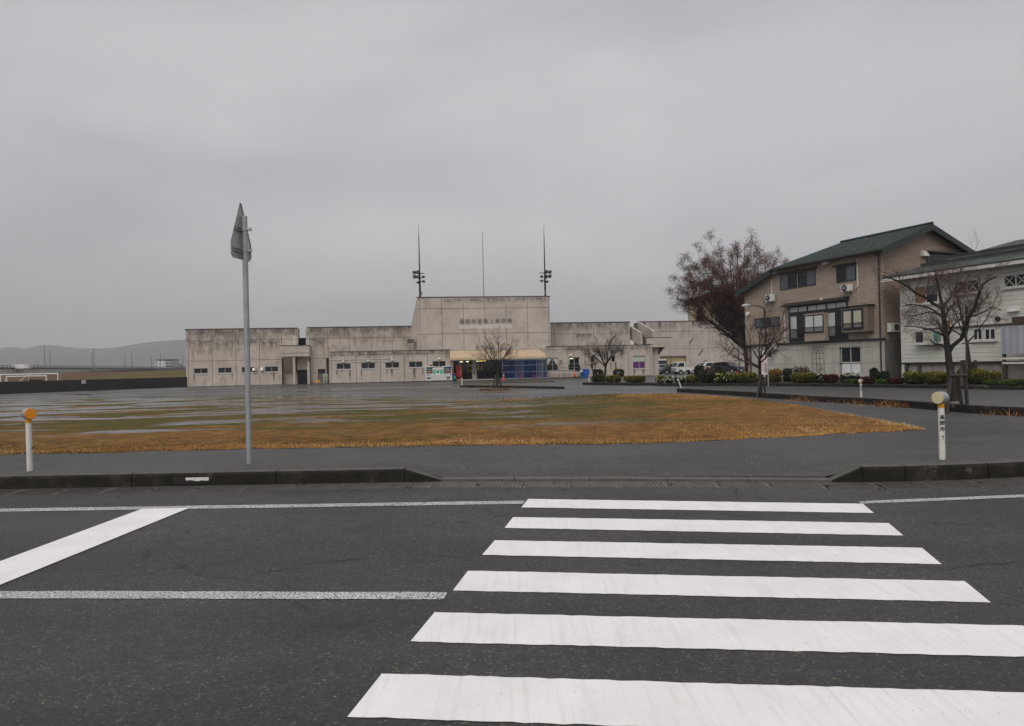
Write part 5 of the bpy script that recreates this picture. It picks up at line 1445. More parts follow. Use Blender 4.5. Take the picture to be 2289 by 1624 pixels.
# centre box bay with siding apron
VBY = -.5
r = hrect(ZB, (1030, 590), (1312, 290), VBY)
bay = MB().box(r[0] - .05, r[1] + .05, VBY, -.06, zB1 + .02, r[3] + .1).build('box_bay', M['siding'], house)
hwin(r, VBY, 2, blind={0: M['blind'], 1: M['blind']}, parent=bay)
balu(r[0], r[1], r[2] + .05, r[2] + (r[3] - r[2]) * .33, VBY - .06, bay, 18)
VB2 = -.65
r = hrect(ZB, (1605, 545), (1915, 200), VB2)
bay2 = MB().box(r[0] - .1, r[1] + .35, VB2, -.06, r[2] - .16, r[3] + .12).build('box_bay', pm('brown_bay_panel', (.17, .125, .10), .6, .12, 3.), house)
hwin(r, VB2, 2, blind={0: M['gblind']}, parent=bay2)
for i, (a, b) in enumerate(((.08, .42), (.56, .92))):
    MB().box(lerp(r[0], r[1], a), lerp(r[0], r[1], b), VB2 - .035, VB2 - .025, lerp(r[2], r[3], .12), lerp(r[2], r[3], .9)).build('curtain', pm('cream_curtain', (.42, .40, .31), .8, .15, 6.), bay2)
balu(r[0] + .05, r[1] - .05, r[2] + .1, lerp(r[2], r[3], .33), VB2 - .06, bay2, 16)
MB().box(r[0] - .2, r[1] + .45, VB2 - .08, -.05, r[3] + .13, r[3] + .22).build('bay_roof', M['black_frame'], bay2)
# ground floor double door with dark upper lights
s0, s1, z0, z1 = wr
dd = MB().box(s0 + .1, s1, .12, .17, z0, z1).build('garden_door', pm('white_door', (.52, .53, .52), .5, .08), house)
zm_ = lerp(z0, z1, .52)
for a, b in ((.07, .5), (.53, .97)):
    MB().box(lerp(s0, s1, a) + .05, lerp(s0, s1, b), .10, .119, zm_, z1 - .06).build('pane', M['glass2'], dd)
    MB().box(lerp(s0, s1, a) + .08, lerp(s0, s1, b) - .03, .105, .119, z0 + .08, zm_ - .1).build('door_panel', M['white'], dd)
window(house, wsm, .06, 1, depth=.1)
# air conditioners
def aircon(r, label, v=0.):
    s0, s1, z0, z1 = r; p = Hs.o + Hs.u * ((s0 + s1) / 2) + Hs.n * v
    root = thing('air_conditioner', label, 'air conditioner', (p.x, p.y, z0), HA, 'outdoor air conditioning units on the brown house')
    w = .40; h = min(.62, z1 - z0)
    MB().box(-w, w, -.42, -.12, 0, h).build('casing', M['white_dirty'], root, bevel=.015)
    MB().lathe([(.23, 0), (.23, -.012)], (-.1, -.422, h * .5), 'y', 20).build('fan_opening', M['dark_metal'], root)
    mb = MB()
    for rr in (.07, .13, .19): 
        mb.tube([(-.1 + rr * math.cos(a * .393), -.437, h * .5 + rr * math.sin(a * .393)) for a in range(17)], .006, 4)
    mb.build('fan_grille', M['galv'], root)
    MB().lathe([(.05, 0), (.05, -.014)], (-.1, -.436, h * .5), 'y', 10).build('fan_hub', M['white_dirty'], root)
    for x in (-.25, .25): MB().box(x - .02, x + .02, -.45, -.0, -.05, -.005).build('bracket', M['white_dirty'], root)
    return root
aircon(hrect(Z5, (1065, 742), (1150, 668)), 'white outdoor air conditioner high on the left of the brown wall')
aircon(hrect(Z5, (1756, 652), (1850, 582)), 'white outdoor air conditioner under the single upper window')
aircon(hrect(Z5, (1078, 1168), (1160, 1105)), 'white outdoor air conditioner low beside the street tree')
def duct(pts, v=-.05):
    pp = [hs(*Z5(*q)) for q in pts]; MB().tube([(a, v, b) for a, b in pp], .045, 6).build('pipe_cover', M['white_dirty'], house)
duct([(1103, 540), (1103, 665)]); duct([(1728, 362), (1872, 342), (1880, 600), (1858, 622)]); duct([(1222, 825), (1222, 1092), (1200, 1100)])
pp = [hs(*Z5(*q)) for q in ((1885, 610), (1890, 740), (1975, 738), (1985, 1090))]
MB().tube([(a, -.04, b) for a, b in pp], .018, 5).build('cable', M['paper'], house)
for q in ((1135, 467), (1598, 380)):
    s, z = hs(*Z5(*q)); MB().prism([(0, z - .2), (-.3, z - .2), (-.22, z + .1), (0, z + .2)], s - .25, s + .25, 'x').build('vent_hood', M['white_dirty'], house)
s, z = hs(*Z5(1556, 716)); MB().lathe([(.05, 0), (.09, -.06), (.09, -.14)], (s, -.02, z), 'y', 8).build('wall_light', M['white'], house)
s, z = hs(*Z5(898, 848)); MB().lathe([(.05, 0), (.16, -.1), (.16, -.25)], (s, -.02, z), 'y', 10).build('flood_light', M['white'], house)
# gable details (plane x = 0 of the house, seen from the right of the corner)
def gab(x, y):                         # pixel -> (v, z) on the gable plane
    d = ray(x, y); c = Vector((0, 0, EYE)); t_ = (Hs.o - c).dot(Hs.u) / d.dot(Hs.u); p = c + d * t_
    return (p - Hs.o).dot(Hs.n), p.z
v0, z0 = gab(*Z6(805, 345)); v1, z1 = gab(*Z6(1050, 280))
MB().box(.002, .06, v0, v1, z0, z1).build('gable_window', M['glass2'], house)
MB().prism([(v0 - .2, z1 + .02), (v1 + .2, z1 + .02), (v1 + .2, z1 + .12), (v0 - .2, z1 + .12)], .002, .4, 'x').build('hood', M['black_frame'], house)
v0, z0 = gab(*Z6(776, 268)); MB().prism([(.0, z0 - .2), (.3, z0 - .2), (.22, z0 + .1), (0, z0 + .2)], v0 - .25, v0 + .25, 'y').build('vent_hood', M['white_dirty'], house)
v0, z0 = gab(*Z6(515, 890))
ac = thing('air_conditioner', 'outdoor air conditioner on the shaded side wall between the two houses', 'air conditioner', tuple(Hs.o + Hs.n * v0 + Vector((0, 0, z0))), HA + R(90), 'outdoor air conditioning units on the brown house')
MB().box(-.4, .4, -.42, -.1, 0, .6).build('casing', M['white_dirty'], ac, bevel=.015)
MB().lathe([(.22, 0), (.22, -.012)], (.1, -.422, .3), 'y', 18).build('fan_opening', M['dark_metal'], ac)

# ------------------------------------------------------------------ white house to the right
wx0 = hs(2015, 760)[0]
whouse = thing('white_house', 'pale grey sided two storey house with grey green hipped roof', 'house', (c1.x, c1.y, 0), HA)
zS = hs(2100, 811.5)[1]; zWt = hs(2200, 594)[1]; WX1 = 15.5; WV1 = 9.
mb = MB().box(wx0, WX1, 0, WV1, zS + .05, zWt).build('walls', M['wsiding'], whouse)
MB().box(wx0 - .02, wx0 + .16, -.02, .16, Z0 - .2, zWt - .01).build('corner_trim', M['white_sill'], whouse)
MB().box(wx0, WX1, -.04, WV1, zS - .06, zS + .045).build('base_band', M['black_frame'], whouse)
MB().box(wx0 + .1, WX1 - .05, .12, WV1 - .1, Z0 - .4, zS - .065).build('foundation', M['found'], whouse)
for x in (2026, 2054, 2127, 2170, 2245):
    s = hs(x, 830)[0]; MB().box(s - .09, s + .09, .0, .11, Z0 - .3, zS - .065).build('foundation_post', M['wood'], whouse)
e0_, e1_, ev0, ev1 = wx0 - .75, WX1 + .6, -.75, WV1 + .6
zev = hs(2100, 603.0, ev0)[1]
def wslab(pts, th=.14):
    o = slab(pts, M['roof_gr'], 'roof_slope', th); o.parent = whouse; return o
rs0, rs1, rv, zrg = wx0 + 4.6, wx0 + 8.6, 4.2, zev + 1.75
wr_ = wslab([(e0_, ev0, zev), (e1_, ev0, zev), (rs1 + 2., rv, zrg), (rs0, rv, zrg)])
wslab([(e0_, ev0, zev), (rs0, rv, zrg), (e0_, ev1, zev)])
wslab([(e0_, ev1, zev), (rs0, rv, zrg), (rs1 + 2., rv, zrg), (e1_, ev1, zev)])
wslab([(e1_, ev0, zev), (e1_, ev1, zev), (rs1 + 2., rv, zrg)])
MB().box(e0_, e1_, ev0 - .09, ev0 + .02, zev - .30, zev - .12).build('gutter', M['white_sill'], wr_)
MB().box(e0_ + .1, e1_ - .1, ev0 + .05, 0.05, zev - .22, zev - .16).build('soffit', M['soffit'], wr_)
for k in (.28, .52):
    z = lerp(zev, zrg, k) + .05; v = lerp(ev0, rv, k)
    MB().box(lerp(e0_, rs0, k) + .3, lerp(e1_, rs1 + 2, k) - .3, v - .05, v + .05, z, z + .16).build('snow_rail', M['trim'], wr_)
def wwin(bl, tr, vw, panes=2, blind=None, cross=False, fr=None, v=0., proud=.06):
    r = Hs.rect(*vw(*bl), *vw(*tr), v)
    w = hwin(r, v, panes, fr or M['white_sill'], M['glass2'], .06, proud, parent=whouse, blind=blind)
    MB().box(r[0] - .08, r[1] + .08, v - .14, v - .005, r[2] - .1, r[2] - .005).build('sill', M['white_sill'], w)
    if cross:
        for i in range(2):
            a, b = lerp(r[0], r[1], i / 2) + .06, lerp(r[0], r[1], (i + 1) / 2) - .06
            MB().tube([(a, v - .07, r[2] + .05), (b, v - .07, r[3] - .05)], .028, 5).tube([(a, v - .085, r[3] - .05), (b, v - .085, r[2] + .05)], .028, 5).build('lattice', pm('pale_lattice', (.42, .44, .36), .6, .1), w)
    return w, r
t = NT('orange_blind'); t.set(col=t.ramp(t.noise(1.5), (.3, (.20, .085, .05)), (.7, (.27, .14, .07))), rough=.6); M['oblind'] = t.m
w, r = wwin((358, 385), (664, 118), ZW, 2, {0: M['oblind'], 1: M['glass2']})
MB().box(lerp(r[0], r[1], .52), r[1] - .05, -.09, -.062, lerp(r[2], r[3], .46), r[3] - .05).build('shade', M['gblind'], w)
wwin((880, 255), (1200, 50), ZW, 2, None, True); wwin((1520, 172), (1835, -30), ZW, 2, None, True)
w, r = wwin((362, 895), (712, 715), ZW, 3, {1: pm('yellowish_blind', (.42, .42, .30), .6, .08), 2: pm('teal_blind', (.10, .22, .19), .6, .1)}, v=-.3, proud=.06)
MB().box(r[0] + .01, r[1] - .01, -.29, -.01, r[2] - .05, r[3]).build('bay_box', M['white_sill'], w)
wwin((1120, 855), (1240, 690), ZW, 2); wwin((1268, 850), (1412, 690), ZW, 2)
MB().box(hs(*ZW(1480, 650))[0] - 4.6, WX1, -.12, -.01, hs(*ZW(1480, 650))[1] - .03, hs(*ZW(1480, 650))[1] + .07).build('ledge', M['coping'], whouse)
s, z = hs(*ZW(1650, 458)); MB().box(s - .3, s + .3, -.2, -.005, z - .08, z + .08).build('vent_cover', M['white'], whouse)
s, z = hs(*ZW(787, 640)); MB().box(s - .13, s + .13, -.22, -.005, z - .2, z + .2).build('meter_box', pm('rust_box', (.16, .075, .04), .7, .2), whouse)
s, z = hs(*ZW(1740, 590)); MB().box(s - .35, s + .5, -.25, -.005, z - .2, z + .2).build('meter_box', pm('rust_box2', (.06, .035, .025), .7, .3), whouse)
s, z = hs(*ZW(1442, 572)); MB().lathe([(.13, 0), (.15, -.06), (.13, -.12)], (s, -.01, z), 'y', 12).build('vent_pipe', M['dark_metal'], whouse)
# snow fence sheet standing in front of the house
r = Hs.rect(*ZW(1478, 1030), *ZW(1773, 655), -.9)
sf = thing('snow_screen', 'translucent grey corrugated screen on dark posts before the pale house', 'screen', tuple(Hs.o + Hs.u * r[0] + Hs.n * -.9), HA)
L = 5.2; n = 60; V = []
t = NT('grey_polycarbonate'); t.set(col=t.ramp(t.noise(.8, 4, .6, t.pos((2, 1, .3))), (.3, (.26, .28, .33)), (.7, (.36, .38, .43))), rough=.4, alpha=.9); M['poly'] = t.m
for j in range(2):
    for i in range(n + 1): V.append((L * i / n, .02 * math.sin(i * math.pi / 2), r[2] if j == 0 else r[3]))
np_mesh('sheet', V, [(i, i + 1, n + 2 + i, n + 1 + i) for i in range(n)], M['poly'], sf)
for x in (.08, 1.9, 3.7, 5.1): MB().box(x - .07, x + .07, .05, .19, Z0 - .3, r[3] + (.05 if x > .1 else 0)).build('post', M['wood'], sf)
for z in (r[2] - .25, r[2] - .5): MB().box(0, L, .04, .08, z - .05, z + .05).build('board', M['white_dirty'], sf)
text_mesh('sheet_text', 'POLYCA', .14, M['print'], sf, T(.5, -.03, r[3] - .22) @ FACE, .001) if False else None
# low dark retaining edge in front of both houses
rt = MB().box(EAc + 1, WX1, -.55, -.35, -.1, Z0 + .02).build('retaining_edge', M['kerb']); rt.location = (c1.x, c1.y, 0); rt.rotation_euler = (0, 0, HA)
tag(rt, 'low dark concrete edge along the foot of the two houses', 'retaining edge')
mb = MB().box(EAc + 1, WX1, -.37, 12, -.2, Z0 - .02); q = mb.build('house_plot', M['soil']); q.location = (c1.x, c1.y, 0); q.rotation_euler = (0, 0, HA); q['kind'] = 'structure'
# cream house far behind the big tree
ya = thing('cream_house', 'cream walled house with dark roof seen through the big red leaved tree', 'house', (at_y(1590, 800, 128).x, 128, 0), R(-12))
pz = at_y(1590, 672, 128).z
MB().box(-3.6, 5.5, 0, 8, 0, pz).build('walls', pm('cream_plaster', (.40, .35, .25), .8, .1), ya)
MB().prism([(-4.2, pz - .1), (6.1, pz - .1), (6.1, pz + .15), (1, pz + 1.7), (-4.2, pz + .15)], -.6, 8.6, 'y').build('roof', M['trim'], ya)
for (a, b, c, d) in ((.1, 2.6, pz - 2.6, pz - .8), (-2.2, -1.2, pz - 4.2, pz - 1.2)):
    MB().box(a, b, -.08, -.005, c, d).build('window', M['glass2'], ya)
MB().box(-3.6, 5.5, -1.1, -.02, pz - 4.6, pz - 4.35).build('balcony', M['dark_metal'], ya)
# ================================================================== TREES
def wander(p, d, L, n, wig, up, rnd):
    pts = [p.copy()]; d = d.normalized()
    for i in range(n):
        d = (d + Vector((rnd.gauss(0, wig), rnd.gauss(0, wig), rnd.gauss(0, wig) + up))).normalized()
        pts.append(pts[-1] + d * (L / n))
    return pts
def radii(r0, r1, n): return [lerp(r0, r1, (i / n) ** .9) for i in range(n + 1)]
class Tree:
    def __init__(self, seed): self.rnd = random.Random(seed); self.trunk = MB(); self.br = MB(); self.tips = []
    def limb(self, pts, r0, r1, lvl):
        self.poly(pts, r0, r1, lvl)
    def poly(self, pts, r0, r1, lvl):
        mb = self.trunk if lvl <= 1 else self.br
        mb.tube(pts, radii(r0, r1, len(pts) - 1), {0: 9, 1: 7, 2: 5}.get(lvl, 3), cap=lvl < 3)
    def twigs(self, pts, r, L, lvl, maxl, k, ang, up, start=.2, wig=.16, shrink=.62):
        """children along a polyline"""
        rnd = self.rnd; n = len(pts) - 1
        for i in range(k):
            f = lerp(start, 1., (i + rnd.random()) / k) * n; j = min(int(f), n - 1)
            p = pts[j].lerp(pts[j + 1], f - j); d = (pts[j + 1] - pts[j]).normalized()
            ax = d.orthogonal().normalized(); ax.rotate(Matrix.Rotation(rnd.uniform(0, 6.28), 3, d))
            dd = d.copy(); dd.rotate(Matrix.Rotation(R(rnd.gauss(ang, ang * .25)), 3, ax))
            l = L * rnd.uniform(.6, 1.15) * (1.15 - .45 * f / n)
            q = wander(p, dd, l, 4 if lvl < 4 else 3, wig, up, rnd)
            rr = r * (1 - .5 * f / n)
            self.poly(q, rr, rr * .5, lvl)
            if lvl < maxl: self.twigs(q, rr * .6, l * shrink, lvl + 1, maxl, max(3, k - 1 if lvl > 2 else k), ang, up, .25, wig, shrink)
            else: self.tips.append(q[-1])
    def finish(self, root, bark, twig):
        self.trunk.build('trunk', bark, root, True)
        self.br.build('branches', twig, root)
def mk_tree(name, label, p, group=None): return thing(name, label, 'tree', (p.x, p.y, p.z), 0, group)

# --- near street tree on the island, right: main limbs follow the photograph, each at its own depth
pT = at_g(2143, 924.5); YT = pT.y
tr = mk_tree('street_tree', 'bare dark tree with crooked limbs and stakes on the island kerb, right', pT, 'bare street trees')
TT = Tree(11)
def LP(pts, k=0., y0=0.):
    o = []
    L = 0
    for i, q in enumerate(pts):
        x, y = ZW(*q)
        if i: L += math.hypot(q[0] - pts[i - 1][0], q[1] - pts[i - 1][1]) / 1000
        w = at_y(x, y, YT + y0 + k * L); o.append(w - Vector((pT.x, pT.y, pT.z)))
    return o
trunk = LP([(868, 1640), (850, 1480), (820, 1300), (800, 1150), (785, 1000), (765, 850), (750, 700), (730, 560), (712, 430)])
TT.poly(trunk, .115, .055, 0)
limbs = [([(712, 430), (690, 300), (660, 160), (635, 40), (622, -20)], .05, .0, .6, 0), ([(712, 440), (600, 380), (500, 300), (370, 240), (270, 160), (150, 90), (30, 40), (-60, 10)], .045, -1.2, 1, .0),
    ([(716, 440), (760, 370), (820, 290), (860, 210), (900, 120), (930, 20), (960, -80)], .048, 1.5, 1, .0), ([(705, 545), (600, 460), (520, 425), (430, 405), (330, 385), (200, 400)], .035, 1.8, 1, 0),
    ([(770, 860), (700, 720), (660, 630), (625, 585)], .03, -1.5, .7, 0), ([(785, 1000), (740, 950), (700, 905), (620, 900), (575, 855)], .032, 1.6, .7, 0),
    ([(800, 1000), (850, 920), (960, 830), (1000, 690), (1060, 550), (1100, 490), (1130, 430), (1190, 230), (1240, 120), (1330, 60), (1420, 20)], .062, -.9, 1, .0),
    ([(1000, 690), (970, 600), (950, 520), (940, 380), (900, 340)], .03, .8, .8, -.6), ([(785, 800), (830, 690), (890, 620), (950, 570)], .032, -2, .8, 0),
    ([(1060, 550), (1150, 520), (1250, 480), (1350, 420), (1480, 460)], .03, 1.3, 1, -.7), ([(755, 810), (690, 770), (600, 730), (500, 700), (330, 670), (220, 668)], .03, -1.7, 1, 0),
    ([(728, 555), (640, 500), (540, 480), (480, 500), (350, 530), (260, 535)], .03, .9, 1, 0), ([(740, 640), (760, 520), (800, 430), (870, 370), (930, 330)], .03, -1.2, 1, 0),
    ([(860, 210), (900, 200), (960, 150), (1050, 20)], .022, .5, 1, .4), ([(830, 260), (810, 180), (800, 80), (810, 0)], .02, 1.4, 1, .3)]
for pts, r, k, tw, y0 in limbs:
    q = LP(pts, k, y0); TT.poly(q, r, r * .35, 1)
    TT.twigs(q, r * .30, .75 * tw, 3, 5, 10, 42, .02, .25, .2, .58)
TT.finish(tr, M['bark'], M['twig_red'])
Z7 = view(3250, 1440, 2289 / 846)
def stakes(root, p, YY, posts, bar, mat=None, r=.05):
    o = thing('tree_stakes', root, 'stakes', (p.x, p.y, p.z), 0, 'wooden tree supports')
    base = Vector((p.x, p.y, p.z))
    for (a, b, dy) in posts:
        A = at_y(*a, YY + dy); B = at_y(*b, YY + dy * .3); A.z = p.z - .1
        MB().tube([A - base, B - base], [r, r * .9], 8).build('stake', mat or M['wood'], o)
    a, b = at_y(*bar[0], YY - .15) - base, at_y(*bar[1], YY + .1) - base
    MB().tube([a, b], r * .8, 8).build('crossbar', mat or M['wood'], o)
stakes('dark wooden stakes propping the right street tree', pT, YT, [(Z7(1452, 570), Z7(1500, 110), -.2), (Z7(1632, 510), Z7(1560, 150), .45), (Z7(1682, 512), Z7(1640, 5), .3)], (Z7(1490, 170), Z7(1670, 165)))

def auto_tree(name, label, p, h, trunk_h, r, spread, seed, n_main, lvl=5, ang=38, bark=None, twig=None, kk=6, lean=(0, 0), group='bare street trees', Lm=None, up=.05, wig=.13):
    t_ = Tree(seed); rt = mk_tree(name, label, p, group); rnd = t_.rnd
    tk = wander(Vector((0, 0, 0)), Vector((lean[0], lean[1], 1)), trunk_h, 5, .05, .05, rnd)
    t_.poly(tk, r * .8, r * .55, 0)
    for i in range(n_main):
        a = 6.28 * i / n_main + rnd.uniform(-.3, .3); el = rnd.uniform(R(22), R(62))
        d = Vector((math.cos(a) * math.cos(el), math.sin(a) * math.cos(el), math.sin(el)))
        if i == 0: d = Vector((rnd.uniform(-.15, .15), rnd.uniform(-.15, .15), 1))
        L = (h - trunk_h) * (1. if i == 0 else rnd.uniform(.75, .95)) / max(.75, d.z) ** .5
        if i: L *= spread
        st = tk[-1] if i < 3 else tk[-1].lerp(tk[-2], rnd.uniform(0, 1.2))
        q = wander(st, d, L, 6, wig, up, rnd); t_.poly(q, r * .34, r * .08, 1)
        t_.twigs(q, r * .15, L * .42, 3, lvl, kk + 1, ang, up, .2, wig, .6)
    t_.finish(rt, bark or M['bark'], twig or M['twig'])
    return rt, t_
# second tree close behind, in the bed
p = at_y(2172, 850, 36.5); p.z = .15
auto_tree('street_tree', 'bare reddish tree tied to a tall pole before the sliding windows', p, 6.3, 2.6, .12, .8, 5, 7, 5, 36, twig=M['twig_red'], kk=7)
ps = at_y(2160, 850, 36.1); ps.z = .1
o = thing('support_pole', 'tall thin pole beside the reddish bare tree', 'pole', tuple(ps))
MB().tube([(0, 0, 0), (.1, 0, at_y(2168, 688, 36.1).z)], .045, 8).build('pole', M['wood'], o)
MB().tube([(-.2, -.05, 2.2), (.5, -.05, 2.2)], .03, 6).build('tie', M['wood'], o)
stakes('short square stakes round the reddish bare tree', p, 36.5, [((2150, 850), (2150, 806), -.3), ((2183, 850), (2180, 806), .3)], ((2146, 812), (2186, 811)), r=.09)
# tree with banner, middle right
p = at_g(1700, 889)
auto_tree('street_tree', 'bare young tree with low fork on the island kerb before the brown house', p, 4.2, 1.7, .115, 1.1, 21, 8, 5, 40, kk=7)
stakes('pair of dark stakes propping the tree beside the banner', p, p.y, [((1691, 890), (1700, 838), -.2), ((1713, 888), (1704, 838), .2)], ((1690, 846), (1712, 845)))
# centre tree
p = at_g(1111.5, 866.5)
auto_tree('street_tree', 'bare young tree on the island before the entrance awning', p, 4.6, 1.9, .12, .95, 8, 11, 5, 40, kk=7)
stakes('dark stakes propping the tree before the awning', p, p.y, [((1103, 867), (1108, 838), -.3), ((1121, 866), (1114, 838), .3)], ((1104, 846), (1119, 846)), r=.06)
# tree before the annexe windows
p = at_y(1352, 850, 66); p.z = .05
auto_tree('street_tree', 'bare spreading tree behind the hedge before the annexe', p, 4.9, 1.5, .16, .85, 31, 10, 5, 42, kk=7)
p = at_y(1337, 850, 67.5); p.z = .05
auto_tree('street_tree', 'slimmer bare tree leaning left before the small annexe window', p, 3.6, 1.3, .10, .6, 37, 6, 5, 42, kk=6, lean=(-.35, 0))
# --- big red leaved tree
pz = at_y(1674, 840, 67.5); pz.z = 0
big = mk_tree('zelkova_tree', 'big spreading tree with dark red leaves in its upper crown', pz)
Z = Tree(4)
rnd = Z.rnd
tk = [Vector((0, 0, 0)), Vector((-.05, 0, 1.2)), Vector((-.1, .05, 2.4)), Vector((-.22, .0, 3.3))]
Z.poly(tk, .34, .28, 0)
ctr = Vector((-2.0, 0, 8.0))
leafc = []
NL = 74; EC = Vector((-1.4, 0, 8.5)); ER = Vector((5.9, 4.7, 4.8))
for i in range(NL):
    # evenly spread directions over the crown surface, none through the trunk side
    zf = 1 - 1.55 * (i + .5) / NL; a = i * 2.39996 + .4; rr_ = math.sqrt(max(0, 1 - zf * zf))
    e = EC + Vector((ER.x * rr_ * math.cos(a), ER.y * rr_ * math.sin(a), ER.z * zf)) * rnd.uniform(.80, .90)
    if e.x > 3.2 and e.z < 6: continue
    st = tk[-1].lerp(tk[-2], rnd.uniform(0, .9))
    mid = st.lerp(e, .45) + Vector((rnd.gauss(0, .25), rnd.gauss(0, .25), .45 if zf < .3 else -.1))
    q = []
    for k_ in range(11):
        u = k_ / 10; q.append(st * (1 - u) ** 2 + mid * (2 * u * (1 - u)) + e * u * u + Vector((rnd.gauss(0, .06), rnd.gauss(0, .06), rnd.gauss(0, .06))) * (1 if k_ else 0))
    L = (e - st).length
    Z.poly(q, rnd.uniform(.06, .11), .010, 1)
    Z.twigs(q, .034, L * .21, 3, 5, 8, 32, .02, .25, .13, .56)
Z.finish(big, M['bark'], M['twig'])
tips = [q for q in Z.tips if q.z > 5.0 and (math.sin(q.x * 1.9 + q.z * .7) + math.sin(q.z * 2.3 - q.y * 1.7) + rnd.gauss(0, .8)) > 1.15 - 2.0 * smooth((q.z - 5.2) / 4.0) + (0 if q.x < 1.5 else .7)]
V = []; tint = []
for q in tips:
    for _ in range(8):
        c = q + Vector((rnd.gauss(0, .15), rnd.gauss(0, .15), rnd.gauss(0, .15) - .05)); s_ = rnd.uniform(.035, .07)
        a = Vector((rnd.gauss(0, 1), rnd.gauss(0, 1), rnd.gauss(0, 1))).normalized(); b = a.orthogonal().normalized()
        V += [c - a * s_, c + b * s_ * .5, c + a * s_, c - b * s_ * .5]; tint += [rnd.random()] * 4
np_mesh('leaves', [tuple(v) for v in V], np.arange(len(V)).reshape(-1, 4), blade_mat('dark_red_leaves', ((0., (.042, .015, .010)), (.6, (.095, .034, .020)), (1., (.15, .062, .034)))), big, tint)
# far bare tree tops
p = at_y(2163, 560, 75); p.z = 0
auto_tree('distant_tree', 'thin bare tree top showing above the roofs of the two houses', p, at_y(2160, 528, 75).z, 8, .12, .35, 51, 5, 4, 35, twig=M['twig_red'], group=None)
# climbing shrub and dry bush left of the brown house corner
p = at_y(1672, 845, 57); p.z = .25
auto_tree('bare_shrub', 'thin bare climbing shrub at the far corner of the brown house', p, 3.3, .8, .05, .55, 61, 6, 4, 34, kk=5, group=None)
p = at_y(1655, 845, 60); p.z = .2
auto_tree('bare_shrub', 'pale reddish bare shrub before the stadium wall', p, 4.3, 1.6, .06, .8, 63, 6, 5, 44, twig=M['twig_red'], kk=6, group=None)

# ================================================================== HEDGES AND FLOWER BED PLANTS
def leaf_mat(name, *stops): return blade_mat(name, stops)
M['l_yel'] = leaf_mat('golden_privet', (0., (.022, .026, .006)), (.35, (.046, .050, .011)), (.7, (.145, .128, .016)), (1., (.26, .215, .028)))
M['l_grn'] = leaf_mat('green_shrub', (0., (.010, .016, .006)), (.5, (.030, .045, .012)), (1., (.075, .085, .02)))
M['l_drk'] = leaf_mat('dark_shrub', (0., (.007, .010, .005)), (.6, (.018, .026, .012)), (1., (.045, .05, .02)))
M['l_red'] = leaf_mat('red_shrub', (0., (.020, .008, .006)), (.6, (.05, .015, .012)), (1., (.09, .025, .018)))
M['l_org'] = leaf_mat('orange_shrub', (0., (.03, .022, .008)), (.5, (.16, .095, .02)), (1., (.34, .17, .03)))
M['l_lime'] = leaf_mat('fresh_green_herbs', (0., (.02, .035, .008)), (.5, (.045, .08, .016)), (1., (.095, .145, .027)))
M['l_dry'] = leaf_mat('dried_flower_heads', (0., (.03, .018, .018)), (.5, (.09, .055, .05)), (1., (.16, .10, .085)))
M['petal'] = leaf_mat('white_petals', (0., (.25, .26, .18)), (1., (.50, .49, .42)))
M['petal_y'] = leaf_mat('yellow_petals', (0., (.20, .20, .06)), (1., (.38, .38, .18)))
bedY = poly_fn(sorted([(a, b.y) for a, b in zip((1302, 1400, 1515, 1680, 1816, 1930, 2050, 2289, 2600), bed_pts)]))
def leaves_obj(name, c, sz, n, size, mat, parent, seed, topbias=.5, ragged=.25, hollow=.55):
    r_ = np.random.default_rng(seed)
    d = r_.normal(size=(n, 3)); d /= np.linalg.norm(d, axis=1)[:, None]
    d = np.sign(d) * np.abs(d) ** .72
    lump = 1 + ragged * (vnoise(d[:, 0] * 3 + 9, d[:, 1] * 3 + d[:, 2] * 2 + 9, 1.3, seed + 1) - .55) * 1.6
    rad = (hollow + (1 - hollow) * r_.random(n) ** .5) * lump
    P_ = d * rad[:, None] * np.array(sz) * .86
    P_[:, 2] = np.maximum(P_[:, 2], -sz[2] * .9)
    a = r_.normal(size=(n, 3)); a /= np.linalg.norm(a, axis=1)[:, None]
    b = np.cross(a, r_.normal(size=(n, 3))); b /= np.linalg.norm(b, axis=1)[:, None]
    s_ = r_.uniform(.6, 1.3, n)[:, None] * size
    C = P_ + np.array(c)
    V = np.stack([C - a * s_, C + b * s_ * .55, C + a * s_, C - b * s_ * .55], 1).reshape(-1, 3)
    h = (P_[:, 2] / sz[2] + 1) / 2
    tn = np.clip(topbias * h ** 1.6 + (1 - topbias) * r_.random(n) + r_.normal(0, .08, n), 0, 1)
    return np_mesh(name, V, np.arange(n * 4).reshape(-1, 4), mat, parent, np.repeat(tn, 4))
seed_ = [100]
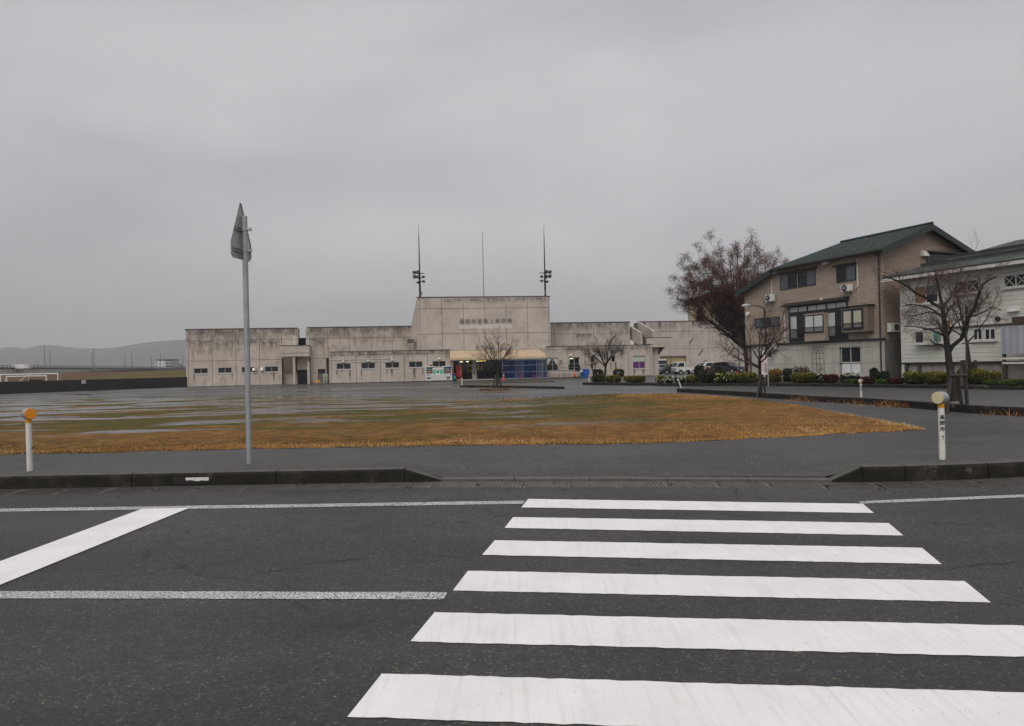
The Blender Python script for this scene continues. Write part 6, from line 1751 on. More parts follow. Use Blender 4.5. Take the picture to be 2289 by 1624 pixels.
def shrub(x0, x1, ytop, off, mat, label, ybot=None, name='shrub', cat='shrub', n=1500, size=.06, topbias=.6, dep=.6, group='shrubs of the planting bed', stems=True, flowers=None, zb=.15, Y=None, ragged=.25, dense=1.):
    xm = (x0 + x1) / 2; Y_ = Y or (bedY(xm) + off)
    a, b = at_y(x0, 840, Y_), at_y(x1, 840, Y_); zt = at_y(xm, ytop, Y_).z
    p = Vector(((a.x + b.x) / 2, Y_, zb)); w = (b.x - a.x) / 2; h = max(.15, zt - zb)
    rt = thing(name, label, cat, tuple(p), 0, group); seed_[0] += 3
    n = int(n * dense)
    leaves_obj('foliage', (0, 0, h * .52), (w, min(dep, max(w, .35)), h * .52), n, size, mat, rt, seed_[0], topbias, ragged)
    if stems:
        mb = MB(); rr = random.Random(seed_[0])
        for i in range(max(4, int(w * 9))):
            x = rr.uniform(-w * .8, w * .8); mb.tube([(x, rr.uniform(-.2, .2), -.12), (x + rr.uniform(-.1, .1), 0, h * .25), (x + rr.uniform(-.2, .2), rr.uniform(-.2, .2), h * .7)], [.02, .015, .008], 4)
        mb.build('stems', M['wood'], rt)
    if flowers:
        m_, k, zlo = flowers; rr = random.Random(seed_[0] + 1)
        V = []
        for i in range(k):
            c = Vector((rr.uniform(-w, w), -dep * rr.uniform(.3, 1.05), h * rr.uniform(zlo, 1.05)))
            for q in range(3):
                aa = Vector((rr.gauss(0, 1), rr.gauss(0, 1), rr.gauss(0, 1))).normalized(); bb = aa.orthogonal().normalized(); s_ = rr.uniform(.04, .075)
                V += [c - aa * s_, c + bb * s_, c + aa * s_, c - bb * s_]
        np_mesh('flowers', [tuple(v) for v in V], np.arange(len(V)).reshape(-1, 4), M[m_], rt, [rr.random() for _ in V])
    return rt
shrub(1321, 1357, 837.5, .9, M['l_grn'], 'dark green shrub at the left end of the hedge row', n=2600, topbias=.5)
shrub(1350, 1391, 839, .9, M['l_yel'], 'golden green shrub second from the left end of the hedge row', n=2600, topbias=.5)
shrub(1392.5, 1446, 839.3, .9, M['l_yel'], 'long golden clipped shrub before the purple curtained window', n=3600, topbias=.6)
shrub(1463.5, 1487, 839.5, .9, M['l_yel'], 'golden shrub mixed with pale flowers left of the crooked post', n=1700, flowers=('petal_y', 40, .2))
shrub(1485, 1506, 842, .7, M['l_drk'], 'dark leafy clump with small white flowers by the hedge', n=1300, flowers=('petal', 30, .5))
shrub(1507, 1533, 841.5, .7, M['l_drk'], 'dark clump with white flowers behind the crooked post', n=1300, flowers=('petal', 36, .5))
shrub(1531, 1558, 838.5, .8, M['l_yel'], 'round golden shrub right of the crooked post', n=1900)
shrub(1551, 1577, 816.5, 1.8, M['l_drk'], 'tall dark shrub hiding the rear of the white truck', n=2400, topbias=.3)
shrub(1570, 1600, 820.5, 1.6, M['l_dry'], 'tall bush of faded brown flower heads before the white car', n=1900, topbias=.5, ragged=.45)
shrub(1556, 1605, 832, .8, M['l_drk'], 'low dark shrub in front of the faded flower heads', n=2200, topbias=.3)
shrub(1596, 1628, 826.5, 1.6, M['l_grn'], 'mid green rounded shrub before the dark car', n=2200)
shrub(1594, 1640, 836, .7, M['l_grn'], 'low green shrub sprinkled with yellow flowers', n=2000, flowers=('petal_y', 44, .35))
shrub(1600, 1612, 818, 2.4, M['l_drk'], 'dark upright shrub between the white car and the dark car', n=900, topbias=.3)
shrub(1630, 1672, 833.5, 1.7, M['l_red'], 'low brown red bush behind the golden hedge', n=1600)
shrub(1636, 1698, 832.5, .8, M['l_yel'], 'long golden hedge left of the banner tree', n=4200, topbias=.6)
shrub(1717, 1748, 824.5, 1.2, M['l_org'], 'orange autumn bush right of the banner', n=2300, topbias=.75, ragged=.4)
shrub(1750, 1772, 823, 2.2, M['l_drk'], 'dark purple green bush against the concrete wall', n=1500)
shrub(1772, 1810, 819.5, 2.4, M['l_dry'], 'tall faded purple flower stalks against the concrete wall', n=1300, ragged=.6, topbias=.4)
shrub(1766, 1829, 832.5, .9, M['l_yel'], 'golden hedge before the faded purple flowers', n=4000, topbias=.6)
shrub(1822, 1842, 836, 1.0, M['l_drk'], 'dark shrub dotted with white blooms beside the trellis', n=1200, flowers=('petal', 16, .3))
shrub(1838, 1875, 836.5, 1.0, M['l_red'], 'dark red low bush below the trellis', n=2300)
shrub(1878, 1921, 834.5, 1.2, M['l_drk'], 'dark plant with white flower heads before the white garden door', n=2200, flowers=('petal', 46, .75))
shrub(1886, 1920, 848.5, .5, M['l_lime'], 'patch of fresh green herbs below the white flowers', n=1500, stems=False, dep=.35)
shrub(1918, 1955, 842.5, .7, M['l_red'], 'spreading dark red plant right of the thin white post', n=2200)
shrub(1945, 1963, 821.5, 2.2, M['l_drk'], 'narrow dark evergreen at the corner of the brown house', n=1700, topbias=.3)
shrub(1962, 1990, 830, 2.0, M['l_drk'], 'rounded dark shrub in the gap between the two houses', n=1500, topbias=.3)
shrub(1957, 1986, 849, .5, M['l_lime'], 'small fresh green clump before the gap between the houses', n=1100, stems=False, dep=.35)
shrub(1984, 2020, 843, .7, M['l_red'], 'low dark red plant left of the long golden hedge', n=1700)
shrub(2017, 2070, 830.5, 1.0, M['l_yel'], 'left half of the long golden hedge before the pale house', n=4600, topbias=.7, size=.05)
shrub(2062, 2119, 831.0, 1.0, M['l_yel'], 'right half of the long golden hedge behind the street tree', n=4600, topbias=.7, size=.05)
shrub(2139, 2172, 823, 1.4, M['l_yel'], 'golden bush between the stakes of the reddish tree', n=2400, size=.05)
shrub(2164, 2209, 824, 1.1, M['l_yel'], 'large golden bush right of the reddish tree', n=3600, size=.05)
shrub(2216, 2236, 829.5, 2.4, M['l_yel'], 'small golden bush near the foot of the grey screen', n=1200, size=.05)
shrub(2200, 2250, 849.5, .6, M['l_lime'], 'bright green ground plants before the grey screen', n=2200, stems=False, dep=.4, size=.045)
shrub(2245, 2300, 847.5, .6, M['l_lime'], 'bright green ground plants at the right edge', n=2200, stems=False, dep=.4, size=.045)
# round clipped bushes by the annexe wall
Yw = 84.5
shrub(1323, 1351, 825, 0, M['l_drk'], 'round clipped dark bush by the annexe wall, left one', Y=Yw, n=1800, size=.08, topbias=.3, ragged=.1, zb=0., dep=.9, group='clipped bushes by the annexe')
shrub(1369, 1397, 824.5, 0, M['l_drk'], 'square clipped dark bush by the annexe wall, right one', Y=Yw + 1, n=1800, size=.08, topbias=.3, ragged=.1, zb=0., dep=.9, group='clipped bushes by the annexe')
# dead weeds along the island kerb
pts = []
for (x, y, n_, sp) in ((1580, 880, 60, .25), (1640, 884, 40, .2), (1810, 897, 160, .5), (1845, 898, 160, .5), (1900, 901, 60, .4), (1935, 903, 180, .4), (1985, 907, 130, .35), (2008, 909, 220, .45), (2035, 911, 200, .4), (2240, 928, 60, .25), (2286, 930, 110, .22), (1120, 873, 200, .7), (1100, 874, 150, .6)):
    c = at_g(x, y)
    for _ in range(n_): pts.append((c.x + random.gauss(0, sp), c.y - .03 + random.gauss(0, .07), zg(c.x, c.y)))
pts = np.array(pts); n_ = len(pts)
tag(blades('dead_weeds', pts, rng.uniform(.06, .26, n_), rng.uniform(.012, .03, n_), rng.random(n_), M['weeds'], 1.1), 'tufts of brown dead weeds along the island kerb', 'weeds', kind='stuff')

# ================================================================== BANNER, STREET LAMP, TRELLIS
Yb = 41.5
a = at_y(1709.5, 840, Yb); r0, r1 = at_y(1704.2, 838, Yb), at_y(1716, 784.5, Yb)
bn2 = thing('safety_banner', 'tall white notice board with red and black writing behind the tree', 'notice board', (a.x, Yb, .12))
w = (r1.x - r0.x) / 2; z0, z1 = r0.z - .12, r1.z - .12
MB().box(-w, w, 0, .03, z0, z1).build('board', M['white_dirty'], bn2)
MB().tube([(w + .04, .04, 0), (w + .04, .04, z1 + .05)], .03, 8).build('post', M['galv'], bn2)
def column(txt, x, size, mat, ztop, step):
    for i, c in enumerate(txt):
        if c != ' ': text_mesh('board_text', c, size, mat, bn2, T(x, -.006, ztop - i * step) @ FACE, .002, .004)
hh_ = z1 - z0
column('自転車に 大きな安心', w * .45, .125, M['print'], z1 - .09, hh_ * .93 / 10)
column('2ツーロック', -w * .42, .17, M['red_print'], z1 - hh_ * .28, hh_ * .65 / 6)
Yl_ = 44.
b0_ = at_y(1714, 850, Yl_); zL = at_y(1690, 689, Yl_).z
sl_ = thing('street_lamp', 'dark street lamp with curved arm rising behind the banner tree', 'street lamp', (b0_.x, Yl_, .1))
xa_ = at_y(1668, 690, Yl_).x - b0_.x
MB().tube([(0, 0, 0), (0, 0, zL * .9), (-.06, 0, zL * .97), (-.3, 0, zL), (xa_ * .75, 0, zL + .05)], [.06, .045, .04, .035, .03], 8).build('pole', M['dark_metal'], sl_, True)
hd_ = MB().lathe([(.03, -.28), (.10, -.2), (.13, 0), (.09, .24), (.03, .3)], (xa_, 0, zL + .05), 'x', 12).build('lamp_head', M['galv'], sl_, True)
hd_.data.transform(T(xa_, 0, 0) @ T(-xa_, 0, 0))
MB().lathe([(.09, 0), (.09, -.06), (.04, -.09)], (xa_ + .0, 0, zL - .04), 'z', 12).build('lens', M['curtain'], sl_, True)
p = Hs.o + Hs.u * hs(*Z5(1592, 1300))[0] + Hs.n * -.8
tl_ = thing('trellis', 'narrow metal arch trellis with dry climber before the concrete wall', 'trellis', (p.x, p.y, Z0 - .1), HA)
hT = hs(*Z5(1590, 1160), -.8)[1] - Z0
for x in (-.35, .35):
    for y in (-.2, .2): MB().tube([(x, y, 0), (x, y, hT - .25), (x * .6, y, hT - .05), (0, y, hT)], .014, 5).build('upright', M['dark_metal'], tl_)
for i in range(6): MB().tube([(-.35, -.2, .3 + i * .4), (.35, -.2, .3 + i * .4)], .012, 5).tube([(-.35, .2, .3 + i * .4), (.35, .2, .3 + i * .4)], .012, 5).build('rung', M['dark_metal'], tl_)
p2_ = Vector((p.x, p.y - .2, Z0 - .1))
auto_tree('dry_climber', 'dry brown climber winding up the trellis', p2_, hT + .35, .5, .03, .35, 71, 6, 4, 30, kk=5, group=None)
pl_ = thing('planter', 'low brown planter box at the foot of the trellis', 'planter', (p.x, p.y, Z0 - .1), HA)
MB().box(-.9, .7, -.35, .3, 0, .28).build('box', pm('planter_brown', (.07, .04, .03), .8, .2), pl_, bevel=.02)
MB().box(-.86, .66, -.31, .26, .281, .30).build('earth', M['soil'], pl_)
# ================================================================== PARKED VEHICLES
def paint(name, col, rough=.3): return pm(name, col, rough, .05, 2., coat=.5)
def car(label, pos, rz, L, W, H, col, prof, glassz, wheels, hood, wr=.30, taper=.14, rear=False, kind='car'):
    """prof: side outline of the lower body (x,z); glassz: cabin outline (x,z) list bottom-front, top-front, top-rear, bottom-rear"""
    root = thing('parked_car', label, 'car', pos, rz, 'vehicles parked by the stadium')
    w = W / 2
    mb = MB(); n = len(prof)
    # body: outline swept over the width with rounded shoulders
    secs = [(-w, .90, .05), (-w * .94, 1., 0.), (w * .94, 1., 0.), (w, .90, .05)]
    cx_ = sum(p[0] for p in prof) / n; cz = .62
    for (y, k, dz_) in secs:
        for (x, z) in prof: mb.v.append((cx_ + (x - cx_) * (.985 if k < 1 else 1), y, cz + (z - cz) * k))
    for j in range(3):
        for i in range(n): mb.f.append((j * n + i, j * n + (i + 1) % n, (j + 1) * n + (i + 1) % n, (j + 1) * n + i)); mb.mi.append(0)
    mb.f += [tuple(range(n)), tuple(range(3 * n, 4 * n))]; mb.mi += [0, 0]
    mb.build('body', col, root, True)
    # cabin
    g = glassz; wt = w - taper; wb = w * .955
    cb = MB(); q = [(g[0], wb), (g[1], wt), (g[2], wt), (g[3], wb)]
    cb.v = [(p[0], -y, p[1]) for p, y in q] + [(p[0], y, p[1]) for p, y in q]
    cb.f = [(0, 1, 2, 3), (7, 6, 5, 4), (0, 4, 5, 1), (1, 5, 6, 2), (2, 6, 7, 3), (3, 7, 4, 0)]; cb.mi = [0] * 6
    cab = cb.build('cabin', col, root, bevel=.03)
    def P3(fx, fz, side):      # point on the cabin side
        a = Vector((lerp(g[0][0], g[1][0], fz), 0, lerp(g[0][1], g[1][1], fz))); b = Vector((lerp(g[3][0], g[2][0], fz), 0, lerp(g[3][1], g[2][1], fz)))
        p = a.lerp(b, fx); p.y = side * (lerp(wb, wt, fz) + .012); return p
    for side in (-1, 1):
        for (a, b) in ((.10, .46), (.50, .86)):
            MB().quad(P3(a, .12, side), P3(b, .12, side), P3(b, .86, side), P3(a, .86, side)).build('side_window', M['glass2'], cab)
        MB().box(g[0][0] + .25, g[0][0] + .42, side * (w + .02) - .09, side * (w + .02) + .09, g[0][1] + .02, g[0][1] + .15).build('mirror', col, root)
        for i in (0, 1):
            MB().box(lerp(g[0][0], g[3][0], .36 + i * .36), lerp(g[0][0], g[3][0], .36 + i * .36) + .16, side * w * .985 - .012, side * w * .985 + .012, g[0][1] - .16, g[0][1] - .12).build('door_handle', M['dark_metal'], root)
    for (e, nm) in ((0, 'windscreen'), (1, 'rear_window')):
        a, b = (g[0], g[1]) if e == 0 else (g[3], g[2]); sg = -1 if e == 0 else 1
        A = lambda f: (lerp(a[0], b[0], f) + sg * .014, lerp(a[1], b[1], f) + .01)
        y0, y1 = lerp(wb, wt, .12) * .88, lerp(wb, wt, .9) * .88
        MB().quad((A(.1)[0], -y0, A(.1)[1]), (A(.1)[0], y0, A(.1)[1]), (A(.9)[0], y1, A(.9)[1]), (A(.9)[0], -y1, A(.9)[1])).build(nm, M['glass2'], cab)
    for x in wheels:
        for side in (-1, 1):
            wl_ = MB().lathe([(wr * .55, -.09), (wr * .93, -.10), (wr, -.06), (wr, .06), (wr * .93, .10), (wr * .55, .09)], (x, side * (w - .09), wr), 'y', 20).build('wheel', M['tyre'], root, True)
            MB().lathe([(wr * .62, 0), (wr * .6, side * .012), (wr * .2, side * .02)], (x, side * (w + .012), wr), 'y', 16).build('rim', M['rim'], wl_, True)
            MB().lathe([(wr * 1.18, -.02), (wr * 1.18, .02)], (x, side * (w - .02), wr + .02), 'y', 20).build('wheel_arch', M['dark'], root)
    xf, xr = prof[0][0], max(p[0] for p in prof)
    for side in (-1, 1):
        MB().box(xf - .012, xf + .25, side * w * .72 - .18, side * w * .72 + .18, .62, .76).build('headlight', M['rim'], root, bevel=.02)
        MB().box(xr - .12, xr + .012, side * w * .8 - .12, side * w * .8 + .12, .72, 1.0).build('tail_light', M['red'], root, bevel=.02)
    MB().box(xf - .02, xf - .001, -.22, .22, .36, .50).build('number_plate', M['white'], root)
    MB().box(xr + .001, xr + .02, -.22, .22, .62, .78).build('number_plate', M['white'], root)
    MB().box(xf - .006, xf + .02, -w * .6, w * .6, .22, .34).build('grille', M['dark'], root)
    return root
def place(x, Y, z=0.): p = at_y(x, 830, Y); return (p.x, Y, z)
hatch = lambda L, H: [(-L / 2, .30), (-L / 2 + .02, .66), (-L / 2 + .25, .82), (-L / 2 + 1.05, .98), (L / 2 - .18, 1.02), (L / 2, .86), (L / 2 + .0, .34), (L / 2 - .2, .22), (-L / 2 + .2, .22)]
car('silver blue hatchback parked behind the black car', place(1478, 113.5), R(4), 4.0, 1.7, 1.5, paint('silver_blue_paint', (.30, .36, .42)), hatch(4.0, 1.5), [(-1.15, .95), (-.35, 1.47), (1.35, 1.46), (1.88, 1.0)], (-1.25, 1.25), True)
car('black hatchback parked between the silver car and the white truck', place(1500, 104.), R(18), 3.9, 1.7, 1.5, paint('black_paint', (.010, .010, .012)), hatch(3.9, 1.5), [(-1.2, .95), (-.35, 1.5), (1.3, 1.48), (1.85, 1.0)], (-1.22, 1.22), True)
wag = [(-2.0, .30), (-1.98, .75), (-1.75, .9), (-1.0, 1.0), (1.9, 1.05), (2.0, .9), (2.0, .34), (1.8, .22), (-1.8, .22)]
car('white wagon parked beyond the shrubs right of the truck', place(1581, 101), R(12), 4.0, 1.7, 1.65, paint('white_wagon_paint', (.66, .65, .60)), wag, [(-1.15, .98), (-.5, 1.64), (1.75, 1.62), (1.95, 1.05)], (-1.25, 1.25), True)
suv = [(-2.2, .35), (-2.2, .85), (-1.9, 1.0), (-1.1, 1.08), (2.0, 1.12), (2.2, .95), (2.2, .4), (2.0, .28), (-2.0, .28)]
dk = car('dark blue car seen from behind beside the brown house corner', place(1626, 99), R(128), 4.3, 1.78, 1.62, paint('dark_navy_paint', (.010, .012, .017)), suv, [(-1.2, 1.06), (-.3, 1.64), (1.55, 1.60), (2.1, 1.1)], (-1.35, 1.35), True, wr=.32)
for side in (-1, 1): MB().tube([(1.72, side * .72, 1.55), (2.02, side * .78, 1.2), (2.2, side * .80, 1.0)], .04, 5).build('tail_light', M['rim'], dk)
# small white truck
trk = thing('small_truck', 'small white flatbed truck parked facing left', 'truck', place(1530.5, 98.7), R(14), 'vehicles parked by the stadium')
wp = paint('truck_white', (.70, .70, .69))
cabp = [(-1.68, .42), (-1.70, .95), (-1.62, 1.05), (-1.28, 1.68), (-1.18, 1.76), (-.28, 1.78), (-.22, 1.7), (-.2, .42), (-.62, .42), (-.68, .62), (-.95, .72), (-1.2, .62), (-1.28, .42)]
cab_ = MB().prism(cabp, -.7, .7, 'y').build('cab', wp, trk, bevel=.015)
for side in (-1, 1):
    y = side * .712
    MB().quad((-1.36, y, 1.1), (-.42, y, 1.1), (-.42, y * .99, 1.62), (-1.14, y * .99, 1.62)).build('side_window', M['glass2'], cab_)
    MB().box(-.55, -.42, y - .012, y + .012, .95, .99).build('door_handle', M['dark_metal'], cab_)
    MB().box(-1.74, -1.66, side * .5 - .13, side * .5 + .13, .72, .92).build('headlight', M['rim'], trk, bevel=.02)
    MB().box(-1.42, -1.3, side * .8 - .06, side * .8 + .06, 1.15, 1.4).build('mirror', M['dark_metal'], trk)
    MB().box(1.62, 1.69, side * .55 - .1, side * .55 + .1, .5, .6).build('tail_light', M['red'], trk)
MB().quad((-1.635, -.6, 1.08), (-1.635, .6, 1.08), (-1.315, .56, 1.66), (-1.315, -.56, 1.66)).build('windscreen', M['glass2'], cab_)
MB().box(-1.735, -1.70, -.18, .18, .46, .58).build('number_plate', M['yellow'], trk)
MB().box(-1.72, -1.69, -.68, .68, .36, .44).build('bumper', M['dark'], trk)
MB().box(-.16, 1.66, -.68, .68, .62, .68).build('bed_floor', wp, trk)
for y in (-.7, .67): MB().box(-.16, 1.66, y, y + .03, .66, .95).build('bed_side', wp, trk)
MB().box(1.63, 1.66, -.67, .67, .681, .95).build('tailgate', wp, trk); MB().box(-.17, -.14, -.67, .67, .681, 1.15).build('headboard', wp, trk)
MB().box(-.2, 1.6, -.4, .4, .38, .6).build('chassis', M['dark'], trk)
for x in (-.95, 1.0):
    for side in (-1, 1):
        wl_ = MB().lathe([(.14, -.07), (.25, -.08), (.27, -.05), (.27, .05), (.25, .08), (.14, .07)], (x, side * .62, .27), 'y', 18).build('wheel', M['tyre'], trk, True)
        MB().lathe([(.16, 0), (.15, side * .012)], (x, side * .702, .27), 'y', 14).build('rim', M['rim'], wl_, True)
MB().box(.45, .8, -.72, -.66, .40, .58).build('tool_box', wp, trk)
cone(at_y(1647, 835, 97), 'red and white striped cone right of the dark blue car', M['cone'], .95)

# ================================================================== FAR LEFT: wall, goals, bridge, hills
wa = at_g(-260, 891.5); wb_ = c0 + S.u * .1
d = (wb_ - wa); Lw = d.length; an = math.atan2(d.y, d.x)
wl3 = thing('boundary_wall', 'long low dark boundary wall running left from the stadium', 'wall', (wa.x, wa.y, 0), an)
nseg = 12
t = NT('black_mossy_wall'); t.set(col=t.ramp(t.noise(1.2, 6, .7), (.3, (.012, .011, .010)), (.7, (.026, .023, .020))), rough=.7); t.bump(t.noise(8, 5), .3, .02); M['dwall'] = t.m
for i in range(nseg): MB().box(Lw * i / nseg + .01, Lw * (i + 1) / nseg - .01, 0, .25, -.1, 1.22).build('wall_section', M['dwall'], wl3)
MB().box(0, Lw, .02, .2, -.1, 1.2).build('wall_core', M['dark'], wl3)
# small white sign on the wall
px_ = at_y(186.3, 854, (wa + d * .62).y)
def on_wall(x, y):
    nrm = Vector((-math.sin(an), math.cos(an), 0)); c = Vector((0, 0, EYE)); dd = ray(x, y); t_ = (wa - c).dot(nrm) / dd.dot(nrm); return c + dd * t_
a, b = on_wall(182.6, 857.8), on_wall(190.8, 850.6)
ws = thing('wall_sign', 'small white sign fixed to the dark boundary wall', 'sign', tuple((a + b) / 2), an)
hw, hz_ = (b - a).length / 2 * .75, (b.z - a.z) / 2
MB().box(-hw, hw, -.05, -.01, -hz_, hz_).build('plate', M['white'], ws)
mb = MB()
for i in range(3): mb.box(-hw * .6, hw * (.6 - .2 * i), -.055, -.05, hz_ * (.5 - .45 * i) - .03, hz_ * (.5 - .45 * i) + .02)
mb.build('print', M['pipe'], ws)
# playing field rising to the levee
def fz(x, y): return .0 if y < 100 else lerp(0, 3.0, smooth((y - 100) / 170))
t = NT('far_field_grass'); P = t.pos(kind='Object'); x_, y_, z_ = t.sep(P)
cg = t.ramp(t.noise(.05, 6, .65, P), (.3, (.060, .052, .012)), (.55, (.10, .082, .016)), (.75, (.13, .085, .026)))
brn = t.ramp(t.noise(.2, 5, .6, P), (.3, (.075, .040, .016)), (.7, (.13, .07, .028)))
edge_ = t.math('ADD', t.math('MULTIPLY', t.math('DIVIDE', x_, y_), -400.), t.math('ADD', y_, t.math('MULTIPLY', t.noise(.03, 4, .5, P), 40.)))
cg = t.mix(t.rng(edge_, 430, 442), cg, brn); t.set(col=cg, rough=.9, spec=.1); M['ffield'] = t.m
xs = [-260 + i * 6 for i in range(42)]; ys = [74, 80, 86, 92, 98, 104, 112, 120, 130, 142, 156, 172, 190, 210, 230, 255, 280, 320, 400]
# field begins just behind the wall line
def fpt(x, y):
    t_ = (x - wa.x) / (wb_.x - wa.x); yw = lerp(wa.y, wb_.y, t_) + .4
    yy = max(yw if x < wb_.x else wb_.y + 14, y); return (x, yy, max(.02, fz(x, yy)))
xs = [x for x in xs if x < -18]
struct(np_mesh('playing_field', [fpt(x, y) for y in ys for x in xs], [(j * len(xs) + i, j * len(xs) + i + 1, (j + 1) * len(xs) + i + 1, (j + 1) * len(xs) + i) for j in range(len(ys) - 1) for i in range(len(xs) - 1)], M['ffield']))
# soccer goals
def goal(x0, x1, ybar, Y, label):
    a, b = at_y(x0, ybar[0], Y - 1), at_y(x1, ybar[1], Y + 1); z = (a.z + b.z) / 2; dd = b - a; L = math.hypot(dd.x, dd.y)
    g = thing('football_goal', label, 'goal', (a.x, a.y, 0), math.atan2(dd.y, dd.x), 'football goals behind the wall')
    for x in (0, L): MB().tube([(x, 0, 0), (x, 0, z)], .07, 8).build('post', M['white'], g)
    MB().tube([(-.05, 0, z), (L + .05, 0, z)], .07, 8).build('crossbar', M['white'], g)
    for x in (0, L): MB().tube([(x, .0, z), (x + .0, .9, z - .05), (x, 1.9, 0)], .035, 6).build('stay', M['paper'], g)
    MB().tube([(0, 1.9, .04), (L, 1.9, .04)], .035, 6).build('ground_bar', M['paper'], g)
goal(1.2, 129, (838.6, 835.4), 91, 'larger white football goal behind the dark wall')
goal(14.2, 103.5, (842.6, 840.6), 88, 'smaller white football goal in front of the larger one')
st_ = at_y(45, 850, 90)
sf_ = thing('field_steps', 'small dark ramp with white handrail beyond the wall', 'steps', (st_.x, st_.y, 0))
MB().prism([(0, 0), (2.2, 0), (2.2, 1.3), (1.2, 1.35)], 0, 1, 'y').build('ramp', M['dark_metal'], sf_)
MB().tube([(-.5, 0, .9), (1.1, 0, 1.95)], .04, 6).tube([(1.1, 0, 1.95), (1.1, 0, .8)], .03, 6).tube([(.3, 0, 1.4), (.3, 0, .5)], .03, 6).build('handrail', M['white_dirty'], sf_)
# road bridge with railing, piers and lamps
BP = [(-420, 284), (0, 305), (99, 335), (210, 385), (294, 430), (409, 560), (470, 700)]
br = thing('road_bridge', 'long pale green girder bridge with dark railing in the distance', 'bridge')
bpts = [at_y(x, 830, Y) for x, Y in BP]
ytop = [814, 816.6, 817.3, 818.6, 819.6, 820.5, 821]
M['girder'] = pm('pale_green_girder', (.36, .40, .33), .6, .12, .1, dirt=(.17, .17, .13)); M['railing'] = pm('dark_railing', (.012, .012, .016), .6, .2)
for i in range(len(BP) - 1):
    a, b = bpts[i], bpts[i + 1]; za, zb_ = at_y(BP[i][0], ytop[i], BP[i][1]).z, at_y(BP[i + 1][0], ytop[i + 1], BP[i + 1][1]).z
    dd = (b - a); dd.z = 0; nrm = Vector((-dd.y, dd.x, 0)).normalized() * 14
    def strip(lo, hi, name, mat, off=0., back=True):
        mb = MB(); A, B = a - nrm.normalized() * off, b - nrm.normalized() * off
        p = [(A.x, A.y, za - lo), (B.x, B.y, zb_ - lo), (B.x, B.y, zb_ - hi), (A.x, A.y, za - hi)]
        q = [(x + nrm.x, y + nrm.y, z) for x, y, z in p] if back else [(x + nrm.x * .01, y + nrm.y * .01, z) for x, y, z in p]
        mb.v = p + q; mb.f = [(0, 1, 2, 3), (4, 5, 6, 7), (0, 1, 5, 4), (3, 2, 6, 7), (0, 3, 7, 4), (1, 2, 6, 5)]; mb.mi = [0] * 6
        mb.build(name, mat, br)
    strip(.95, 1.75, 'deck_edge', M['railing'], .3); strip(1.76, 4.1, 'girder', M['girder'])
    strip(.0, .12, 'handrail', M['railing'], .2, False); strip(.45, .55, 'handrail', M['railing'], .2, False)
    npost = max(2, int(dd.length / 2.2)); mb = MB()
    for k in range(npost):
        p = a.lerp(b, k / npost); z = lerp(za, zb_, k / npost); mb.box(p.x - .09, p.x + .09, p.y - .3, p.y - .1, z - .95, z)
    o = mb.build('railing_posts', M['railing'], br); o['kind'] = 'stuff'
for x in (38, 205):
    i = 1 if x < 99 else 2; f_ = (x - BP[i][0]) / (BP[i + 1][0] - BP[i][0]); Y = lerp(BP[i][1], BP[i + 1][1], f_); p = at_y(x, 830, Y)
    zt = at_y(x, 828, Y).z
    MB().box(p.x - 1., p.x + 1., p.y - .5, p.y + 3, -1, zt).box(p.x - 1.35, p.x + 1.35, p.y - .55, p.y + 3, zt, zt + 1.0).build('pier', M['found'], br)
lamps = [(100.5, 773.5, 817, 335), (112, 784, 817.5, 400), (210.3, 781, 819, 388), (206.3, 790, 819, 480), (295, 786.6, 820, 432), (279.6, 793.8, 820, 520), (338.5, 797.8, 820.5, 600), (358.6, 791.5, 803, 500), (409.3, 795.6, 821, 562)]
for i, (x, yt, yb0, Y) in enumerate(lamps):
    p = at_y(x, yb0, Y); h = at_y(x, yt, Y).z - p.z
    names = ('leftmost and tallest lamp post on the bridge', 'shorter lamp post right beside the tallest bridge lamp', 'taller of the two close lamp posts at mid bridge', 'shorter of the two close lamp posts at mid bridge', 'taller lamp post left of the far apartment block', 'short lamp post just left of a taller bridge lamp', 'short lamp post close to the left of the apartment block', 'lamp post rising above the far apartment block roof', 'rightmost bridge lamp post beside the stadium corner')
    lo = thing('bridge_lamp', names[i], 'lamp post', (p.x, p.y, p.z - .5 if i != 7 else 0), 0, 'lamp posts on the bridge')
    hb = h + (.5 if i != 7 else p.z)
    k = Y / 335
    MB().tube([(0, 0, 0), (0, 0, hb)], [.13 * k, .08 * k], 6).build('pole', M['dark_metal'], lo)
    MB().prism([(-.75 * k, hb - .02), (.35 * k, hb - .02), (.3 * k, hb + .2 * k), (-.7 * k, hb + .14 * k)], -.3, .3, 'y').build('lamp_head', M['galv'], lo)
p = at_y(27, 819, 310); tv = thing('bridge_truck', 'white lorry roof passing behind the bridge railing', 'truck', (p.x, p.y + 5, p.z - 1.6))
MB().box(-2.8, 2.8, -1, 1, .5, 2.35).build('cargo_box', M['white'], tv, bevel=.1); MB().box(3, 4.4, -1, 1, .5, 2.0).build('cab', M['white_dirty'], tv, bevel=.1)
p = at_y(84, 822, 420); tr_, _t = auto_tree('distant_tree', 'hazy rounded bare tree behind the bridge railing', Vector((p.x, p.y, 0)), at_y(84, 810.5, 420).z, 4, .4, .8, 81, 8, 4, 40, twig=M['twig_red'], group=None, kk=6)
